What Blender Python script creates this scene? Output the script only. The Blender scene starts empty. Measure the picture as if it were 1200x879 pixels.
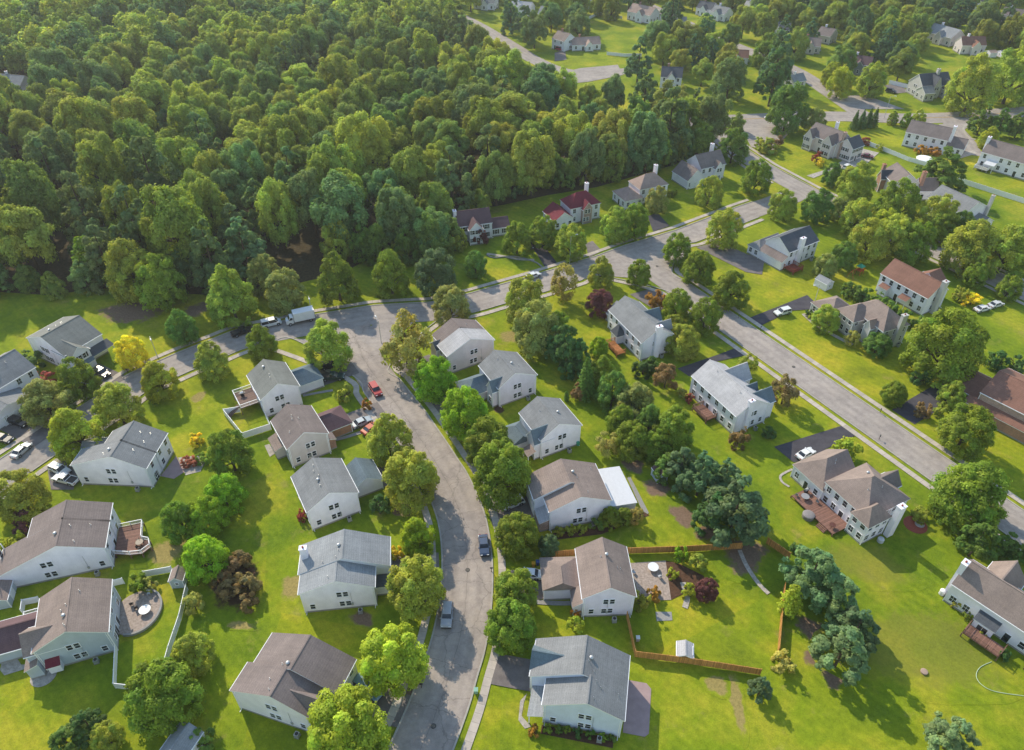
# A suburban neighbourhood seen from the air. All measures in metres; x east, y north, z up.
DATA = {'houses': [{'label': 'white house with olive grey roof at the wood edge, facing the yellow-leaved tree',
             'o': (-106.9, 138.3),
             'h': 60.4,
             'v': [{'x': (0.2, 10.2), 'y': (0.2, 14.4), 'e': 5.6, 'r': 8.7, 't': 'x', 'rp': 6.8}, {'x': (0.4, 5.0), 'y': (-2, 5.2), 'e': 5.25, 'r': 7.2, 't': 'y', 'sides': ('y0',)},
                   {'x': (5.2, 10.9), 'y': (-2.2, 0.2), 'e': 2.8, 'r': 3.6, 't': 's', 'd': '+y', 'open': 1, 'rf': 'slate'}, {'x': (0.5, 4.9), 'y': (-2.9, -2), 'e': 2.5, 'r': 3.0, 't': 's', 'd': '+y', 'rf': 'blue', 'w': 'white'}],
             'wall': 'white',
             'roof': 'olive',
             'shut': True,
             'gd': [(1, 'y0', 2.7, 4.2)],
             'vt': [(0, [(3, 8.2), (5, 8.5), (6.2, 8.3), (6.8, 9)], 0)],
             'dr': [(0.4, 5, -12.5, -2)]},
            {'label': 'grey roofed house cut by the west frame edge with dark cars on its drive',
             'o': (-116.31, 125.75),
             'h': 61.1,
             'v': [{'x': (-2, 9.5), 'y': (0.2, 11), 'e': 5.6, 'r': 8.6, 't': 'x'}, {'x': (-7, 4.5), 'y': (-5.5, 0.2), 'e': 2.9, 'r': 4.6, 't': 'y', 'rf': 'grey'}],
             'wall': 'white',
             'roof': 'grey',
             'gd': [(1, 'y0', -1.2)],
             'vt': [(0, [(3, 3), (6, 4)], 0)],
             'dr': [(-5, 3, -17, -5.5)]},
            {'label': 'white house with broad grey gable roof and plum patio beside the white parked cars',
             'o': (-73.2, 101.6),
             'h': 86.9,
             'v': [{'x': (0.2, 4.6), 'y': (0.2, 15.2), 'e': 5.6, 'r': 8.6, 't': 'x', 'rp': 6.2}, {'x': (4.6, 10.2), 'y': (0.2, 11.4), 'e': 5.6, 'r': 8.6, 't': 'x', 'rp': 6.2},
                   {'x': (4.8, 10.8), 'y': (11.4, 17.2), 'e': 2.8, 'r': 4.6, 't': 'y', 'win': 0}],
             'wall': 'white',
             'roof': 'grey',
             'vt': [(0, [(2.2, 7.6), (3.2, 3.4), (1.2, 8.3)], 0), (1, [(6, 2.6), (8, 4), (8.6, 2.4)], None)],
             'gd': [(2, 'y1', 7.8)],
             'wn': [(0, 'y0', 2.4, 0.05, 1.5, 2.1, False, 2, 1, 'door')],
             'dr': [(5, 10.6, 17.2, 23)]},
            {'label': 'long white gabled house with brown roof and white railed plum deck',
             'o': (-73.1, 82.2),
             'h': 106.3,
             'v': [{'x': (0.2, 6.4), 'y': (0.2, 18.2), 'e': 5.6, 'r': 8.5, 't': 'x', 'rp': 6.9, 'e2': 3.7}, {'x': (6.4, 10.8), 'y': (0.2, 13.3), 'e': 5.6, 'r': 8.5, 't': 'x', 'rp': 6.9, 'e2': 5.8}],
             'wall': 'white',
             'roof': 'brown',
             'vt': [(0, [(3.2, 7.6), (1.2, 4.5), (5.2, 2.6), (4.8, 5.5)], 0)],
             'dk': [{'x0': 1, 'x1': 9, 'y0': -5, 'y1': 0, 'z': 1.1, 'm': 'DECKR', 'poly': [(2.2, -0.05), (1.2, -2.8), (0.9, -4.9), (2.0, -6.3), (3.6, -6.0), (4.4, -4.6), (8.6, -4.4), (8.6, -0.05)], 'open_side': 7}]},
            {'label': 'tan roofed grey sided house with round stone patio inside white fencing',
             'o': (-65.4, 65.5),
             'h': 110.0,
             'v': [{'x': (0.2, 10.6), 'y': (0.2, 10.8), 'e': 5.6, 'r': 8.5, 't': 'x', 'rp': 5.2}, {'x': (0.6, 5.6), 'y': (6.5, 12.4), 'e': 4.9, 'r': 7.2, 't': 'y', 'sides': ('y1',), 'rf': 'tan'},
                   {'x': (4.2, 10.3), 'y': (10.8, 19), 'e': 2.8, 'r': 4.9, 't': 'y', 'win': 0, 'rf': 'purple'}, {'x': (-0.6, 2.0), 'y': (11, 13), 'e': 2.6, 'r': 3.4, 't': 's', 'd': '-y', 'rf': 'tan'},
                   {'x': (-0.9, 0.2), 'y': (8.2, 10), 'e': 2.2, 'r': 2.9, 't': 's', 'd': '+x', 'rf': 'red', 'w': 'white', 'z0': 0.4}],
             'wall': 'grey',
             'roof': 'tan',
             'vt': [(0, [(3.4, 5.8), (4.8, 6.4), (5.4, 5.6), (1.6, 5.6), (1.1, 5.3), (8, 4)], 0)],
             'gd': [(2, 'y1', 7.2)],
             'wn': [(0, 'y0', 3.2, 0.05, 1.6, 2.1, False, 2, 1, 'door')],
             'dk': [{'x0': 10.6, 'x1': 12.6, 'y0': 12, 'y1': 15.4, 'z': 0.25, 'm': 'DECKG', 'open_side': 3}]},
            {'label': 'pale house with deck and white fenced yard, first below the crossroads',
             'o': (-48.2, 127.2),
             'h': 122.1,
             'v': [{'x': (0.2, 10.2), 'y': (0.2, 8.7), 'e': 5.6, 'r': 8.2, 't': 'x', 'rp': 4.5}, {'x': (3.7, 10), 'y': (-6.3, 0.2), 'e': 2.8, 'r': 4.6, 't': 'h', 'h1': 0, 'rf': 'blue', 'win': 0}],
             'wall': 'white',
             'roof': 'olive',
             'vt': [(0, [(8, 5.3), (3.4, 5.2), (4.4, 5.0)], 0)],
             'gd': [(1, 'y0', 6.9)],
             'dk': [{'x0': 4, 'x1': 10, 'y0': 8.75, 'y1': 13, 'z': 2.0, 'm': 'DECKG', 'open_side': 0, 'steps': (5.5, 13.05, -0.2, 1, 1.2)}],
             'dr': [(4, 10, -15.5, -6.3)]},
            {'label': 'brown roofed house with orange brick garage beside the silver car',
             'o': (-38.7, 111.8),
             'h': 122.5,
             'v': [{'x': (0.2, 10.2), 'y': (0.2, 8.7), 'e': 5.6, 'r': 8.2, 't': 'x', 'rp': 4.8}, {'x': (3.6, 9.9), 'y': (-6.2, 0.2), 'e': 2.8, 'r': 4.6, 't': 'h', 'h1': 0, 'w': 'obrick', 'rf': 'purple', 'win': 0},
                   {'x': (0.8, 3.4), 'y': (-1.4, 0.2), 'e': 2.6, 'r': 3.2, 't': 's', 'd': '+y', 'w': 'brick'}, {'x': (4.2, 8.6), 'y': (8.7, 10.6), 'e': 2.5, 'r': 3.2, 't': 's', 'd': '-y', 'rf': 'tan'}],
             'wall': 'tan',
             'roof': 'brown',
             'vt': [(0, [(5.5, 5.4), (5, 4.2), (6.5, 5.2), (3.2, 7)], None)],
             'gd': [(1, 'y0', 6.8)],
             'dr': [(3.8, 9.8, -15, -6.2)]},
            {'label': 'white house with grey roof and blue grey garage roof, small red shrub behind',
             'o': (-29.7, 95.3),
             'h': 119.0,
             'v': [{'x': (0.2, 10.3), 'y': (0.2, 9.9), 'e': 5.6, 'r': 8.3, 't': 'x', 'rp': 5.3}, {'x': (3.7, 9.8), 'y': (-5.9, 0.2), 'e': 2.8, 'r': 4.7, 't': 'x', 'rf': 'blue', 'win': 0}],
             'wall': 'white',
             'roof': 'grey',
             'vt': [(0, [(7.2, 6.2), (5.4, 5.7), (4.6, 6.1), (3.0, 6.2), (8.6, 5.8)], 2)],
             'gd': [(1, 'y0', 6.8)],
             'dr': [(3.9, 9.7, -13, -5.9)]},
            {'label': 'white house with red capped chimney and stepped grey roof by the curved street',
             'o': (-23.5, 74.0),
             'h': 96.8,
             'v': [{'x': (0.2, 4.3), 'y': (0.2, 12.5), 'e': 5.6, 'r': 8.2, 't': 'x', 'rp': 6.2}, {'x': (4.3, 10.3), 'y': (-2.3, 12.9), 'e': 5.6, 'r': 8.75, 't': 'x', 'rp': 5.2},
                   {'x': (2.2, 4.3), 'y': (-2.4, 0.2), 'e': 2.5, 'r': 3.1, 't': 's', 'd': '+x', 'rf': 'slate', 'w': 'white'}],
             'wall': 'white',
             'roof': 'lgrey',
             'vt': [(1, [(6.2, 6.0), (7.2, 6.0), (4.9, 6.4), (4.8, 8.8)], 1), (0, [(1.4, 7.6)], None)],
             'ch': [(7.4, 12.2, 0.9, 1.2, 8.6, 'white', 5)],
             'gd': [(1, 'y0', 7.4)],
             'dr': [(4.5, 10.2, -11, -2.3)]},
            {'label': 'white house with brown shingle roof and front dormer at the foot of the street',
             'o': (-30.0, 51.6),
             'h': 72.2,
             'v': [{'x': (0.2, 4.7), 'y': (0.2, 13.1), 'e': 5.6, 'r': 8.3, 't': 'x', 'rp': 5.8}, {'x': (4.7, 10.3), 'y': (-2.2, 12.2), 'e': 5.6, 'r': 8.6, 't': 'x', 'rp': 5.0},
                   {'x': (0.7, 3.7), 'y': (-0.5, 4.5), 'e': 5.45, 'r': 7.35, 't': 'y', 'sides': ('y0',), 'z0': 5}],
             'wall': 'white',
             'roof': 'brown',
             'vt': [(1, [(5.4, 6.0), (5.2, 6.9)], 0), (0, [(2.6, 7.5), (1.0, 6.6)], None)],
             'gd': [(1, 'y0', 7.4)],
             'wn': [(2, 'y0', 2.2, 5.2, 1.1, 0.95, False, 2, 2)],
             'dr': [(4.9, 10.2, -11.5, -2.2)]},
            {'label': 'blush sided house with pale roof panel on a tan roof by the round vivid tree',  # pale roof panel is sun glint painted in as lighter shingles
             'o': (-4.3, 144.7),
             'h': 121.1,
             'v': [{'x': (0.2, 5.2), 'y': (0.2, 12.7), 'e': 5.6, 'r': 8.4, 't': 'x', 'rp': 6.5, 'rf': 'pale'}, {'x': (5.2, 9.8), 'y': (0.2, 11.9), 'e': 5.6, 'r': 8.4, 't': 'x', 'rp': 6.5},
                   {'x': (5.0, 8.2), 'y': (11, 13.4), 'e': 4.6, 'r': 5.8, 't': 'y', 'rf': 'slate', 'win': 0}],
             'wall': 'pink',
             'roof': 'brown',
             'vt': [(1, [(7, 4)], None)],
             'gd': [(1, 'y1', 7.4)],
             'dr': [(5.2, 9.8, 13.4, 23)]},
            {'label': 'lavender sided house with grey roof and hipped garage between two vivid trees',
             'o': (5.8, 131.2),
             'h': 119.2,
             'v': [{'x': (0.2, 9.7), 'y': (0.2, 9.9), 'e': 5.6, 'r': 8.3, 't': 'x', 'rp': 5.8}, {'x': (3.9, 9.8), 'y': (9.9, 16), 'e': 2.8, 'r': 4.7, 't': 'h', 'h0': 0, 'rf': 'blue', 'win': 0},
                   {'x': (0.7, 3.2), 'y': (7.4, 11.3), 'e': 4.9, 'r': 6.8, 't': 'y', 'sides': ('y1',), 'rf': 'blue'}],
             'wall': 'lav',
             'roof': 'grey',
             'vt': [(0, [(4.2, 4.4), (7, 6.6), (3.2, 3.2)], 0)],
             'gd': [(1, 'y1', 6.8)],
             'dr': [(4, 9.7, 16, 23)]},
            {'label': 'white house with grey roof and dark triangular dormer roof, third down the street',
             'o': (14.9, 114.2),
             'h': 117.0,
             'v': [{'x': (0.2, 9.6), 'y': (0.2, 9.8), 'e': 5.6, 'r': 8.3, 't': 'x', 'rp': 5.6}, {'x': (3.6, 9.7), 'y': (9.8, 14.6), 'e': 2.8, 'r': 4.5, 't': 'h', 'h0': 0, 'rf': 'blue', 'win': 0},
                   {'x': (0.5, 3.5), 'y': (6.6, 11.2), 'e': 4.9, 'r': 7.2, 't': 'y', 'sides': ('y1',), 'rf': 'blue'}, {'x': (-0.1, 2.2), 'y': (11.2, 13), 'e': 2.4, 'r': 3.0, 't': 's', 'd': '-y', 'open': 1, 'rf': 'tan'}],
             'wall': 'white',
             'roof': 'grey',
             'vt': [(0, [(4.2, 3.6), (6.2, 6.9)], 0)],
             'gd': [(1, 'y1', 6.8)],
             'dr': [(3.8, 9.6, 14.6, 23)]},
            {'label': 'brick fronted house with white flat sunroom roof at its rear',
             'o': (19.0, 93.3),
             'h': 103.8,
             'v': [{'x': (0.2, 3.9), 'y': (0.2, 12.1), 'e': 5.6, 'r': 8.2, 't': 'x', 'rp': 6.2}, {'x': (3.9, 9.9), 'y': (0.2, 14.1), 'e': 5.6, 'r': 8.55, 't': 'x', 'rp': 7.2},
                   {'x': (0.4, 3.9), 'y': (12.1, 14.0), 'e': 2.5, 'r': 3.2, 't': 's', 'd': '-y', 'w': 'pbrick', 'rf': 'pale'}, {'x': (0.9, 10.6), 'y': (-5.7, 0.0), 'e': 2.5, 'r': 2.85, 't': 's', 'd': '+y', 'rf': 'white'}],
             'wall': 'white',
             'roof': 'tan',
             'vt': [(1, [(6.6, 5.8), (8.2, 1.5), (5.2, 5.4)], 0), (0, [(1.5, 4.4)], None)],
             'gd': [(1, 'y1', 7)],
             'dr': [(4, 9.8, 14.1, 22.5)]},
            {'label': 'tan roofed house with hipped garage and fenced back garden',
             'o': (20.9, 72.1),
             'h': 92.6,
             'v': [{'x': (0.2, 10.3), 'y': (0.2, 8.8), 'e': 5.6, 'r': 8.3, 't': 'x', 'rp': 4.5}, {'x': (3.8, 10.5), 'y': (8.8, 15.1), 'e': 2.8, 'r': 4.6, 't': 'h', 'h0': 0, 'rf': 'tan', 'win': 0},
                   {'x': (0.5, 3.7), 'y': (8.8, 10.4), 'e': 2.7, 'r': 3.8, 't': 's', 'd': '-y'}],
             'wall': 'lav',
             'roof': 'tan',
             'vt': [(0, [(6.8, 4.2), (6.6, 5.2), (4.8, 2.6), (4.8, 2.0)], 0)],
             'gd': [(1, 'y1', 7.1)],
             'dr': [(4, 10.3, 15.1, 21)]},
            {'label': 'grey roofed house with plum concrete patio and a row of clipped shrubs',
             'o': (16.4, 51.1),
             'h': 78.8,
             'v': [{'x': (0.2, 4.3), 'y': (0.2, 11.9), 'e': 5.6, 'r': 8.5, 't': 'x', 'rp': 5.6}, {'x': (4.3, 10.4), 'y': (0.2, 14.5), 'e': 5.6, 'r': 9.0, 't': 'x', 'rp': 6.9},
                   {'x': (5.2, 9.4), 'y': (9.5, 14.8), 'e': 5.45, 'r': 7.6, 't': 'y', 'sides': ('y1',), 'z0': 5, 'rf': 'blue'}, {'x': (-0.4, 4.2), 'y': (11.9, 14.1), 'e': 2.6, 'r': 3.3, 't': 's', 'd': '-y', 'open': 1, 'rf': 'lgrey'}],
             'wall': 'blue',
             'roof': 'grey',
             'vt': [(1, [(7.2, 5.8), (6.6, 6.2), (5.3, 5.2)], 0), (0, [(3.9, 4.7), (3.2, 3.9), (1.2, 4.8), (3.4, 1.2)], None)],
             'gd': [(1, 'y1', 7.2)],
             'dr': [(4.6, 10, 14.5, 22)]},
            {'label': 'pale grey roofed house with orange wood deck and small turret bay',
             'o': (32.3, 142.1),
             'h': 114.8,
             'v': [{'x': (1.6, 17.2), 'y': (-9, -0.2), 'e': 5.6, 'r': 8.5, 't': 'x', 'rp': -4.6}, {'x': (3.4, 6.2), 'y': (-10.2, -5), 'e': 5.3, 'r': 7.5, 't': 'y', 'sides': ('y0',), 'rf': 'lgrey'},
                   {'x': (8.6, 12), 'y': (-10.4, -5), 'e': 5.3, 'r': 7.6, 't': 'y', 'sides': ('y0',), 'rf': 'blue'}, {'x': (17.2, 20.5), 'y': (-7.5, -1.5), 'e': 2.8, 'r': 5, 't': 'x', 'rf': 'grey'},
                   {'x': (9.6, 12.2), 'y': (-0.4, 1.8), 'e': 3.2, 'r': 5.2, 't': 'h', 'rf': 'slate', 'win': 0}],
             'wall': 'white',
             'roof': 'grey',
             'ch': [(1.3, -4.4, 0.9, 1.6, 9.4, 'white')],
             'vt': [(0, [(6, -5.2), (12, -5), (13, -5.4), (15.5, -5.2)], None)],
             'dk': [{'x0': 5.2, 'x1': 10.5, 'y0': 1.9, 'y1': 4.4, 'z': 0.9, 'm': 'WOOD', 'railmat': 'WOOD', 'open_side': 0}],
             'wn': [(0, 'y1', 12.9, 0.9, 0.8, 1.3)],
             'dense': 1.2},
            {'label': 'white house with pale blue grey roof and small red deck beside the straight street',
             'o': (48.6, 116.9),
             'h': 116.9,
             'v': [{'x': (0.3, 15.6), 'y': (-9.2, -0.2), 'e': 5.6, 'r': 8.5, 't': 'x', 'rp': -4.6}, {'x': (9.4, 13.8), 'y': (-12, -5), 'e': 5.4, 'r': 8.0, 't': 'y', 'sides': ('y0',), 'rf': 'pale'},
                   {'x': (1, 4.8), 'y': (-11.6, -5), 'e': 5.2, 'r': 7.4, 't': 'y', 'sides': ('y0',), 'rf': 'blue'}, {'x': (5.3, 7.2), 'y': (-10.6, -6), 'e': 4.9, 'r': 6.6, 't': 'y', 'sides': ('y0',), 'rf': 'blue'}],
             'wall': 'white',
             'roof': 'pale',
             'ch': [(0.1, -3.4, 0.8, 1.3, 8.8, 'white')],
             'vt': [(0, [(4, -3.6), (4.8, -5.4), (8, -5.2), (12, -3.8), (3.4, -5)], None)],
             'dk': [{'x0': 5.8, 'x1': 10.6, 'y0': -0.15, 'y1': 2.8, 'z': 0.9, 'm': 'DECKR', 'railmat': 'DECKR', 'open_side': 0}],
             'dense': 1.3,
             'dr': []},
            {'label': 'large hip roofed brown house with long red brown deck behind it',
             'o': (66.3, 88.8),
             'h': 117.1,
             'v': [{'x': (0.2, 10.3), 'y': (-11, -0.2), 'e': 5.6, 'r': 9.2, 't': 'h'}, {'x': (10.3, 18.0), 'y': (-9.2, 0.2), 'e': 3.6, 'r': 6.9, 't': 'h', 'h0': 0},
                   {'x': (-1.2, 2.6), 'y': (-4.6, 1.0), 'e': 5.4, 'r': 7.6, 't': 'h', 'rf': 'tan'}, {'x': (3.6, 7), 'y': (-13, -8), 'e': 5.2, 'r': 7.4, 't': 'y', 'sides': ('y0',), 'rf': 'brown'}],
             'wall': 'white',
             'roof': 'tan',
             'ch': [(-1.9, -5.6, 1.0, 1.6, 8.2, 'white', 0, 1)],
             'vt': [(0, [(7, -6.6), (4, -3.4), (3.3, -6.4)], 0), (1, [(13.4, -5.4), (13.0, -4.9)], None)],
             'dense': 1.4,
             'dk': [{'x0': 2.7, 'x1': 13.6, 'y0': -0.15, 'y1': 4.3, 'z': 0.7, 'm': 'DECKR', 'rail': False, 'steps': (5, 4.35, 0, 1, 2.0)}]},
            {'label': 'tan roofed house at the east edge with white chimney and red railed deck',
             'o': (83.43, 66.13),
             'h': 129.7,
             'v': [{'x': (-9, 11.6), 'y': (-7.6, -0.2), 'e': 5.0, 'r': 8.2, 't': 'x', 'rp': -3.8}, {'x': (3.0, 6.2), 'y': (-0.4, 1.8), 'e': 2.7, 'r': 3.3, 't': 's', 'd': '-y', 'rf': 'slate'},
                   {'x': (4, 9), 'y': (-10.6, -4), 'e': 4.6, 'r': 7.4, 't': 'y', 'rf': 'tan', 'sides': ('y0',)}],
             'wall': 'white',
             'roof': 'tan',
             'ch': [(11.9, -2.2, 0.9, 1.5, 8.8, 'white')],
             'dense': 1.4,
             'wn': [(1, 'y1', 4.6, 0.3, 1.6, 1.9, False, 2, 1)],
             'dk': [{'x0': 0.6, 'x1': 6.4, 'y0': 1.9, 'y1': 4.4, 'z': 1.1, 'm': 'DECKR', 'railmat': 'DECKR', 'open_side': 0}, {'x0': -6, 'x1': -3, 'y0': -0.1, 'y1': 2.4, 'z': 1.1, 'm': 'DECKR', 'railmat': 'DECKR', 'open_side': 0}]},
            {'label': 'tan hip roofed house with stone front facing the straight street',
             'o': (92.5, 148.5),
             'h': 111.4,
             'v': [{'x': (0, 11.8), 'y': (-8.2, -0.2), 'e': 5.6, 'r': 8.9, 't': 'h', 'w': 'stone'}, {'x': (6.4, 12.4), 'y': (-4, 3.4), 'e': 5.2, 'r': 7.6, 't': 'h', 'w': 'stone', 'rf': 'tan'},
                   {'x': (12.4, 20), 'y': (-3.6, 4.6), 'e': 2.9, 'r': 5.4, 't': 'h', 'w': 'stone'}, {'x': (2.6, 4.6), 'y': (-0.6, 1.4), 'e': 5.2, 'r': 6.8, 't': 'y', 'rf': 'pink', 'w': 'stone', 'sides': ('y1',)}],
             'wall': 'stone',
             'roof': 'tan',
             'ch': [(-0.4, -5, 0.9, 1.5, 9.4, 'stone')],
             'dense': 1.3,
             'gd': [(2, 'x1', 0.5)]},
            {'label': 'white colonial with rust brown roof behind the dark hedge row',
             'o': (110.2, 163.1),
             'h': 120.6,
             'v': [{'x': (0.2, 14.8), 'y': (-8.4, -0.2), 'e': 5.6, 'r': 8.8, 't': 'x'}, {'x': (3, 10), 'y': (-13, -8.4), 'e': 4.6, 'r': 7.4, 't': 'y', 'rf': 'rust', 'sides': ('y0',)},
                   {'x': (4.6, 7), 'y': (-0.2, 1.6), 'e': 2.6, 'r': 3.2, 't': 's', 'd': '-y', 'open': 1, 'rf': 'rust'}, {'x': (11, 13.4), 'y': (-0.2, 1.2), 'e': 2.6, 'r': 3.2, 't': 's', 'd': '-y', 'rf': 'rust'}],
             'wall': 'white',
             'roof': 'rust',
             'ch': [(-0.5, -4.2, 1.1, 1.6, 9.8, 'stone')],
             'dense': 1.3},
            {'label': 'white house with grey hip roof and dark red deck near the junction',
             'o': (80.5, 187.2),
             'h': 123.2,
             'v': [{'x': (0.3, 8.8), 'y': (-13, -0.2), 'e': 5.6, 'r': 8.4, 't': 'y', 'rf': 'slate'}, {'x': (8.8, 13), 'y': (-8, 2), 'e': 2.9, 'r': 4.6, 't': 'h', 'h0': 0, 'w': 'white'},
                   {'x': (0.3, 8.8), 'y': (-0.2, 2), 'e': 2.9, 'r': 4.1, 't': 's', 'd': '-y', 'rf': 'brown'}, {'x': (3, 6), 'y': (-13.6, -9), 'e': 5.4, 'r': 7.8, 't': 'h', 'rf': 'grey', 'win': 0}],
             'wall': 'white',
             'roof': 'grey',
             'ch': [(-0.1, -4.6, 1.0, 1.7, 9, 'white')],
             'dense': 1.2,
             'dk': [{'x0': -3.4, 'x1': 0.2, 'y0': -3.4, 'y1': 0.6, 'z': 0.9, 'm': 'REDC', 'railmat': 'REDC', 'open_side': 1}],
             'gd': [(1, 'x1', -3)]},
            {'label': 'red brick house with wide rust brown roof at the east frame edge',
             'o': (111.03, 117.76),
             'h': 128.7,
             'v': [{'x': (-8, 9.2), 'y': (-13.6, -0.2), 'e': 5.6, 'r': 8.3, 't': 'x', 'rp': -6.8}, {'x': (-8, 11), 'y': (-0.2, 1.8), 'e': 2.8, 'r': 3.6, 't': 's', 'd': '-y', 'w': 'brick'},
                   {'x': (9.2, 15.6), 'y': (-11, -1.5), 'e': 2.9, 'r': 5.2, 't': 'x', 'w': 'brick'}],
             'wall': 'pbrick',
             'roof': 'rust',
             'dense': 2.0,
             'sides': ('y1',)},
            {'label': 'plum brown roofed house with white chimney, half hidden at the wood edge',
             'o': (-7.2, 205.6),
             'h': 196,
             'v': [{'x': (-1, 9.6), 'y': (-8, -0.2), 'e': 5.6, 'r': 8.6, 't': 'x', 'rp': -4}, {'x': (2.6, 6.6), 'y': (-1.2, 2.4), 'e': 5.2, 'r': 7.4, 't': 'y', 'rf': 'purple', 'sides': ('y1',)},
                   {'x': (-7, -1), 'y': (-7, -1), 'e': 2.9, 'r': 4.8, 't': 'x', 'rf': 'purple'}],
             'wall': 'white',
             'roof': 'purple',
             'ch': [(9.9, -3.6, 1.0, 1.5, 9.3, 'white')],
             'shut': True},
            {'label': 'house with red hip roof and white walls at the wood edge',
             'o': (28.8, 219.5),
             'h': -156.1,
             'v': [{'x': (0.2, 10.8), 'y': (-7.2, -0.2), 'e': 5.6, 'r': 8.7, 't': 'h'}, {'x': (10.8, 17.4), 'y': (-6.4, 1.6), 'e': 3.2, 'r': 5.6, 't': 'y', 'rf': 'red'},
                   {'x': (3.8, 7.0), 'y': (-1, 1.4), 'e': 5.2, 'r': 7.2, 't': 'y', 'rf': 'red', 'w': 'pbrick', 'sides': ('y1',)}],
             'wall': 'white',
             'roof': 'red',
             'ch': [(1.4, -7.5, 1.0, 1.2, 9.4, 'white')],
             'shut': False,
             'dense': 1.2},
            {'label': 'house with tan hip roof and white chimney at the wood edge',
             'o': (53.1, 233.5),
             'h': -156.7,
             'v': [{'x': (0.2, 11), 'y': (-7.4, -0.2), 'e': 5.6, 'r': 8.7, 't': 'h'}, {'x': (10.6, 17.2), 'y': (-7, 1.2), 'e': 3.2, 'r': 5.4, 't': 'h', 'rf': 'pink'}],
             'wall': 'white',
             'roof': 'pink',
             'ch': [(0.8, -7.6, 1.0, 1.2, 9.4, 'white')],
             'dense': 1.2},
            {'label': 'white gabled house with brown roof beside the dark round trees at the road bend',
             'o': (76.4, 250.4),
             'h': -154.2,
             'v': [{'x': (0.2, 10.8), 'y': (-8.2, -0.2), 'e': 5.6, 'r': 9.0, 't': 'x'}, {'x': (10.8, 17.6), 'y': (-7, 2), 'e': 3.4, 'r': 6.6, 't': 'y', 'rf': 'brown', 'sides': ('y1',)},
                   {'x': (2.4, 5.4), 'y': (-1, 1.2), 'e': 5.2, 'r': 7.2, 't': 'y', 'sides': ('y1',)}],
             'wall': 'white',
             'roof': 'brown',
             'ch': [(0.2, -8.6, 1.0, 1.2, 9.7, 'white')],
             'dense': 1.2,
             'gd': [(1, 'y1', 14)]},
            {'label': 'blush brick house with twin front gables and slate roof wing by the corner',
             'o': (121.75, 267.79),
             'h': 125.4,
             'v': [{'x': (0.2, 13.4), 'y': (-9, -0.2), 'e': 5.6, 'r': 8.8, 't': 'x', 'rf': 'brown'}, {'x': (9.6, 13), 'y': (-2, 1.6), 'e': 5.4, 'r': 8.0, 't': 'y', 'sides': ('y1',)},
                   {'x': (0.8, 5), 'y': (-3, 1.8), 'e': 5.4, 'r': 8.2, 't': 'y', 'sides': ('y1',)}, {'x': (-6, 0.2), 'y': (-8.4, -1.6), 'e': 5.4, 'r': 8.2, 't': 'y', 'rf': 'slate'}],
             'wall': 'pink',
             'roof': 'brown',
             'ch': [(7, -8.6, 0.9, 1.2, 10, 'white'), (-1, -2, 0.9, 1.2, 10, 'pbrick')],
             'dense': 1.2,
             'shut': True},
            {'label': 'white house with brown roof and orange flower bed beneath its rear wall',
             'o': (165.07, 271.31),
             'h': 143.3,
             'v': [{'x': (0.2, 15), 'y': (-9, -0.2), 'e': 5.6, 'r': 8.8, 't': 'x'}, {'x': (-6, 0.2), 'y': (-9.4, -2), 'e': 3.0, 'r': 5.6, 't': 'x', 'rf': 'brown'}],
             'wall': 'white',
             'roof': 'brown',
             'ch': [(-0.4, -4, 1.0, 1.6, 10, 'white')],
             'dense': 1.1},
            {'label': 'long white house with brown roof and white porch behind the white fence',
             'o': (182.48, 250.12),
             'h': 132.5,
             'v': [{'x': (-14, 14.4), 'y': (-10, -0.2), 'e': 5.6, 'r': 9.0, 't': 'x'}, {'x': (8.2, 11.4), 'y': (-0.2, 2.6), 'e': 2.7, 'r': 3.4, 't': 's', 'd': '-y', 'open': 1, 'rf': 'white'}],
             'wall': 'white',
             'roof': 'brown',
             'ch': [(14.8, -4, 1, 1.6, 10, 'white')],
             'dense': 1.1,
             'dk': [{'x0': 9.5, 'x1': 14, 'y0': -0.1, 'y1': 3.4, 'z': 0.8, 'm': 'FOUND', 'open_side': 0}]},
            {'label': 'brown roofed house with brick chimney and brick entry, white gable end',
             'o': (129.29, 233.56),
             'h': 90.8,
             'v': [{'x': (0.2, 10.2), 'y': (-9, -0.2), 'e': 5.6, 'r': 8.6, 't': 'x', 'rf': 'brown'}, {'x': (-1, 4), 'y': (-15.5, -9), 'e': 3.6, 'r': 6.8, 't': 'y', 'w': 'white'},
                   {'x': (5.6, 8.6), 'y': (-3, 1.6), 'e': 5, 'r': 7.2, 't': 'y', 'w': 'brick', 'rf': 'slate', 'sides': ('y1',)}],
             'wall': 'pink',
             'roof': 'brown',
             'ch': [(0.4, -9.6, 1.2, 1.2, 9.6, 'brick'), (9, 0.2, 1.2, 1.0, 8.6, 'brick')],
             'dense': 1.0},
            {'label': 'grey roofed house with white gable and tall flue by the spreading pine',
             'o': (142.14, 210.64),
             'h': 116.3,
             'v': [{'x': (0.2, 13.8), 'y': (-12, -0.2), 'e': 5.6, 'r': 8.8, 't': 'x', 'rp': -5.5}, {'x': (-3.4, 0.2), 'y': (-11, -5), 'e': 2.8, 'r': 4.4, 't': 'x'}],
             'wall': 'white',
             'roof': 'grey',
             'ch': [(-0.3, -11, 0.9, 0.9, 10, 'stone')],
             'dense': 1.0},
            {'label': 'stone house with dark slate roof and white end gable by the through road',
             'o': (197.38, 337.4),
             'h': -167.1,
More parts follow.
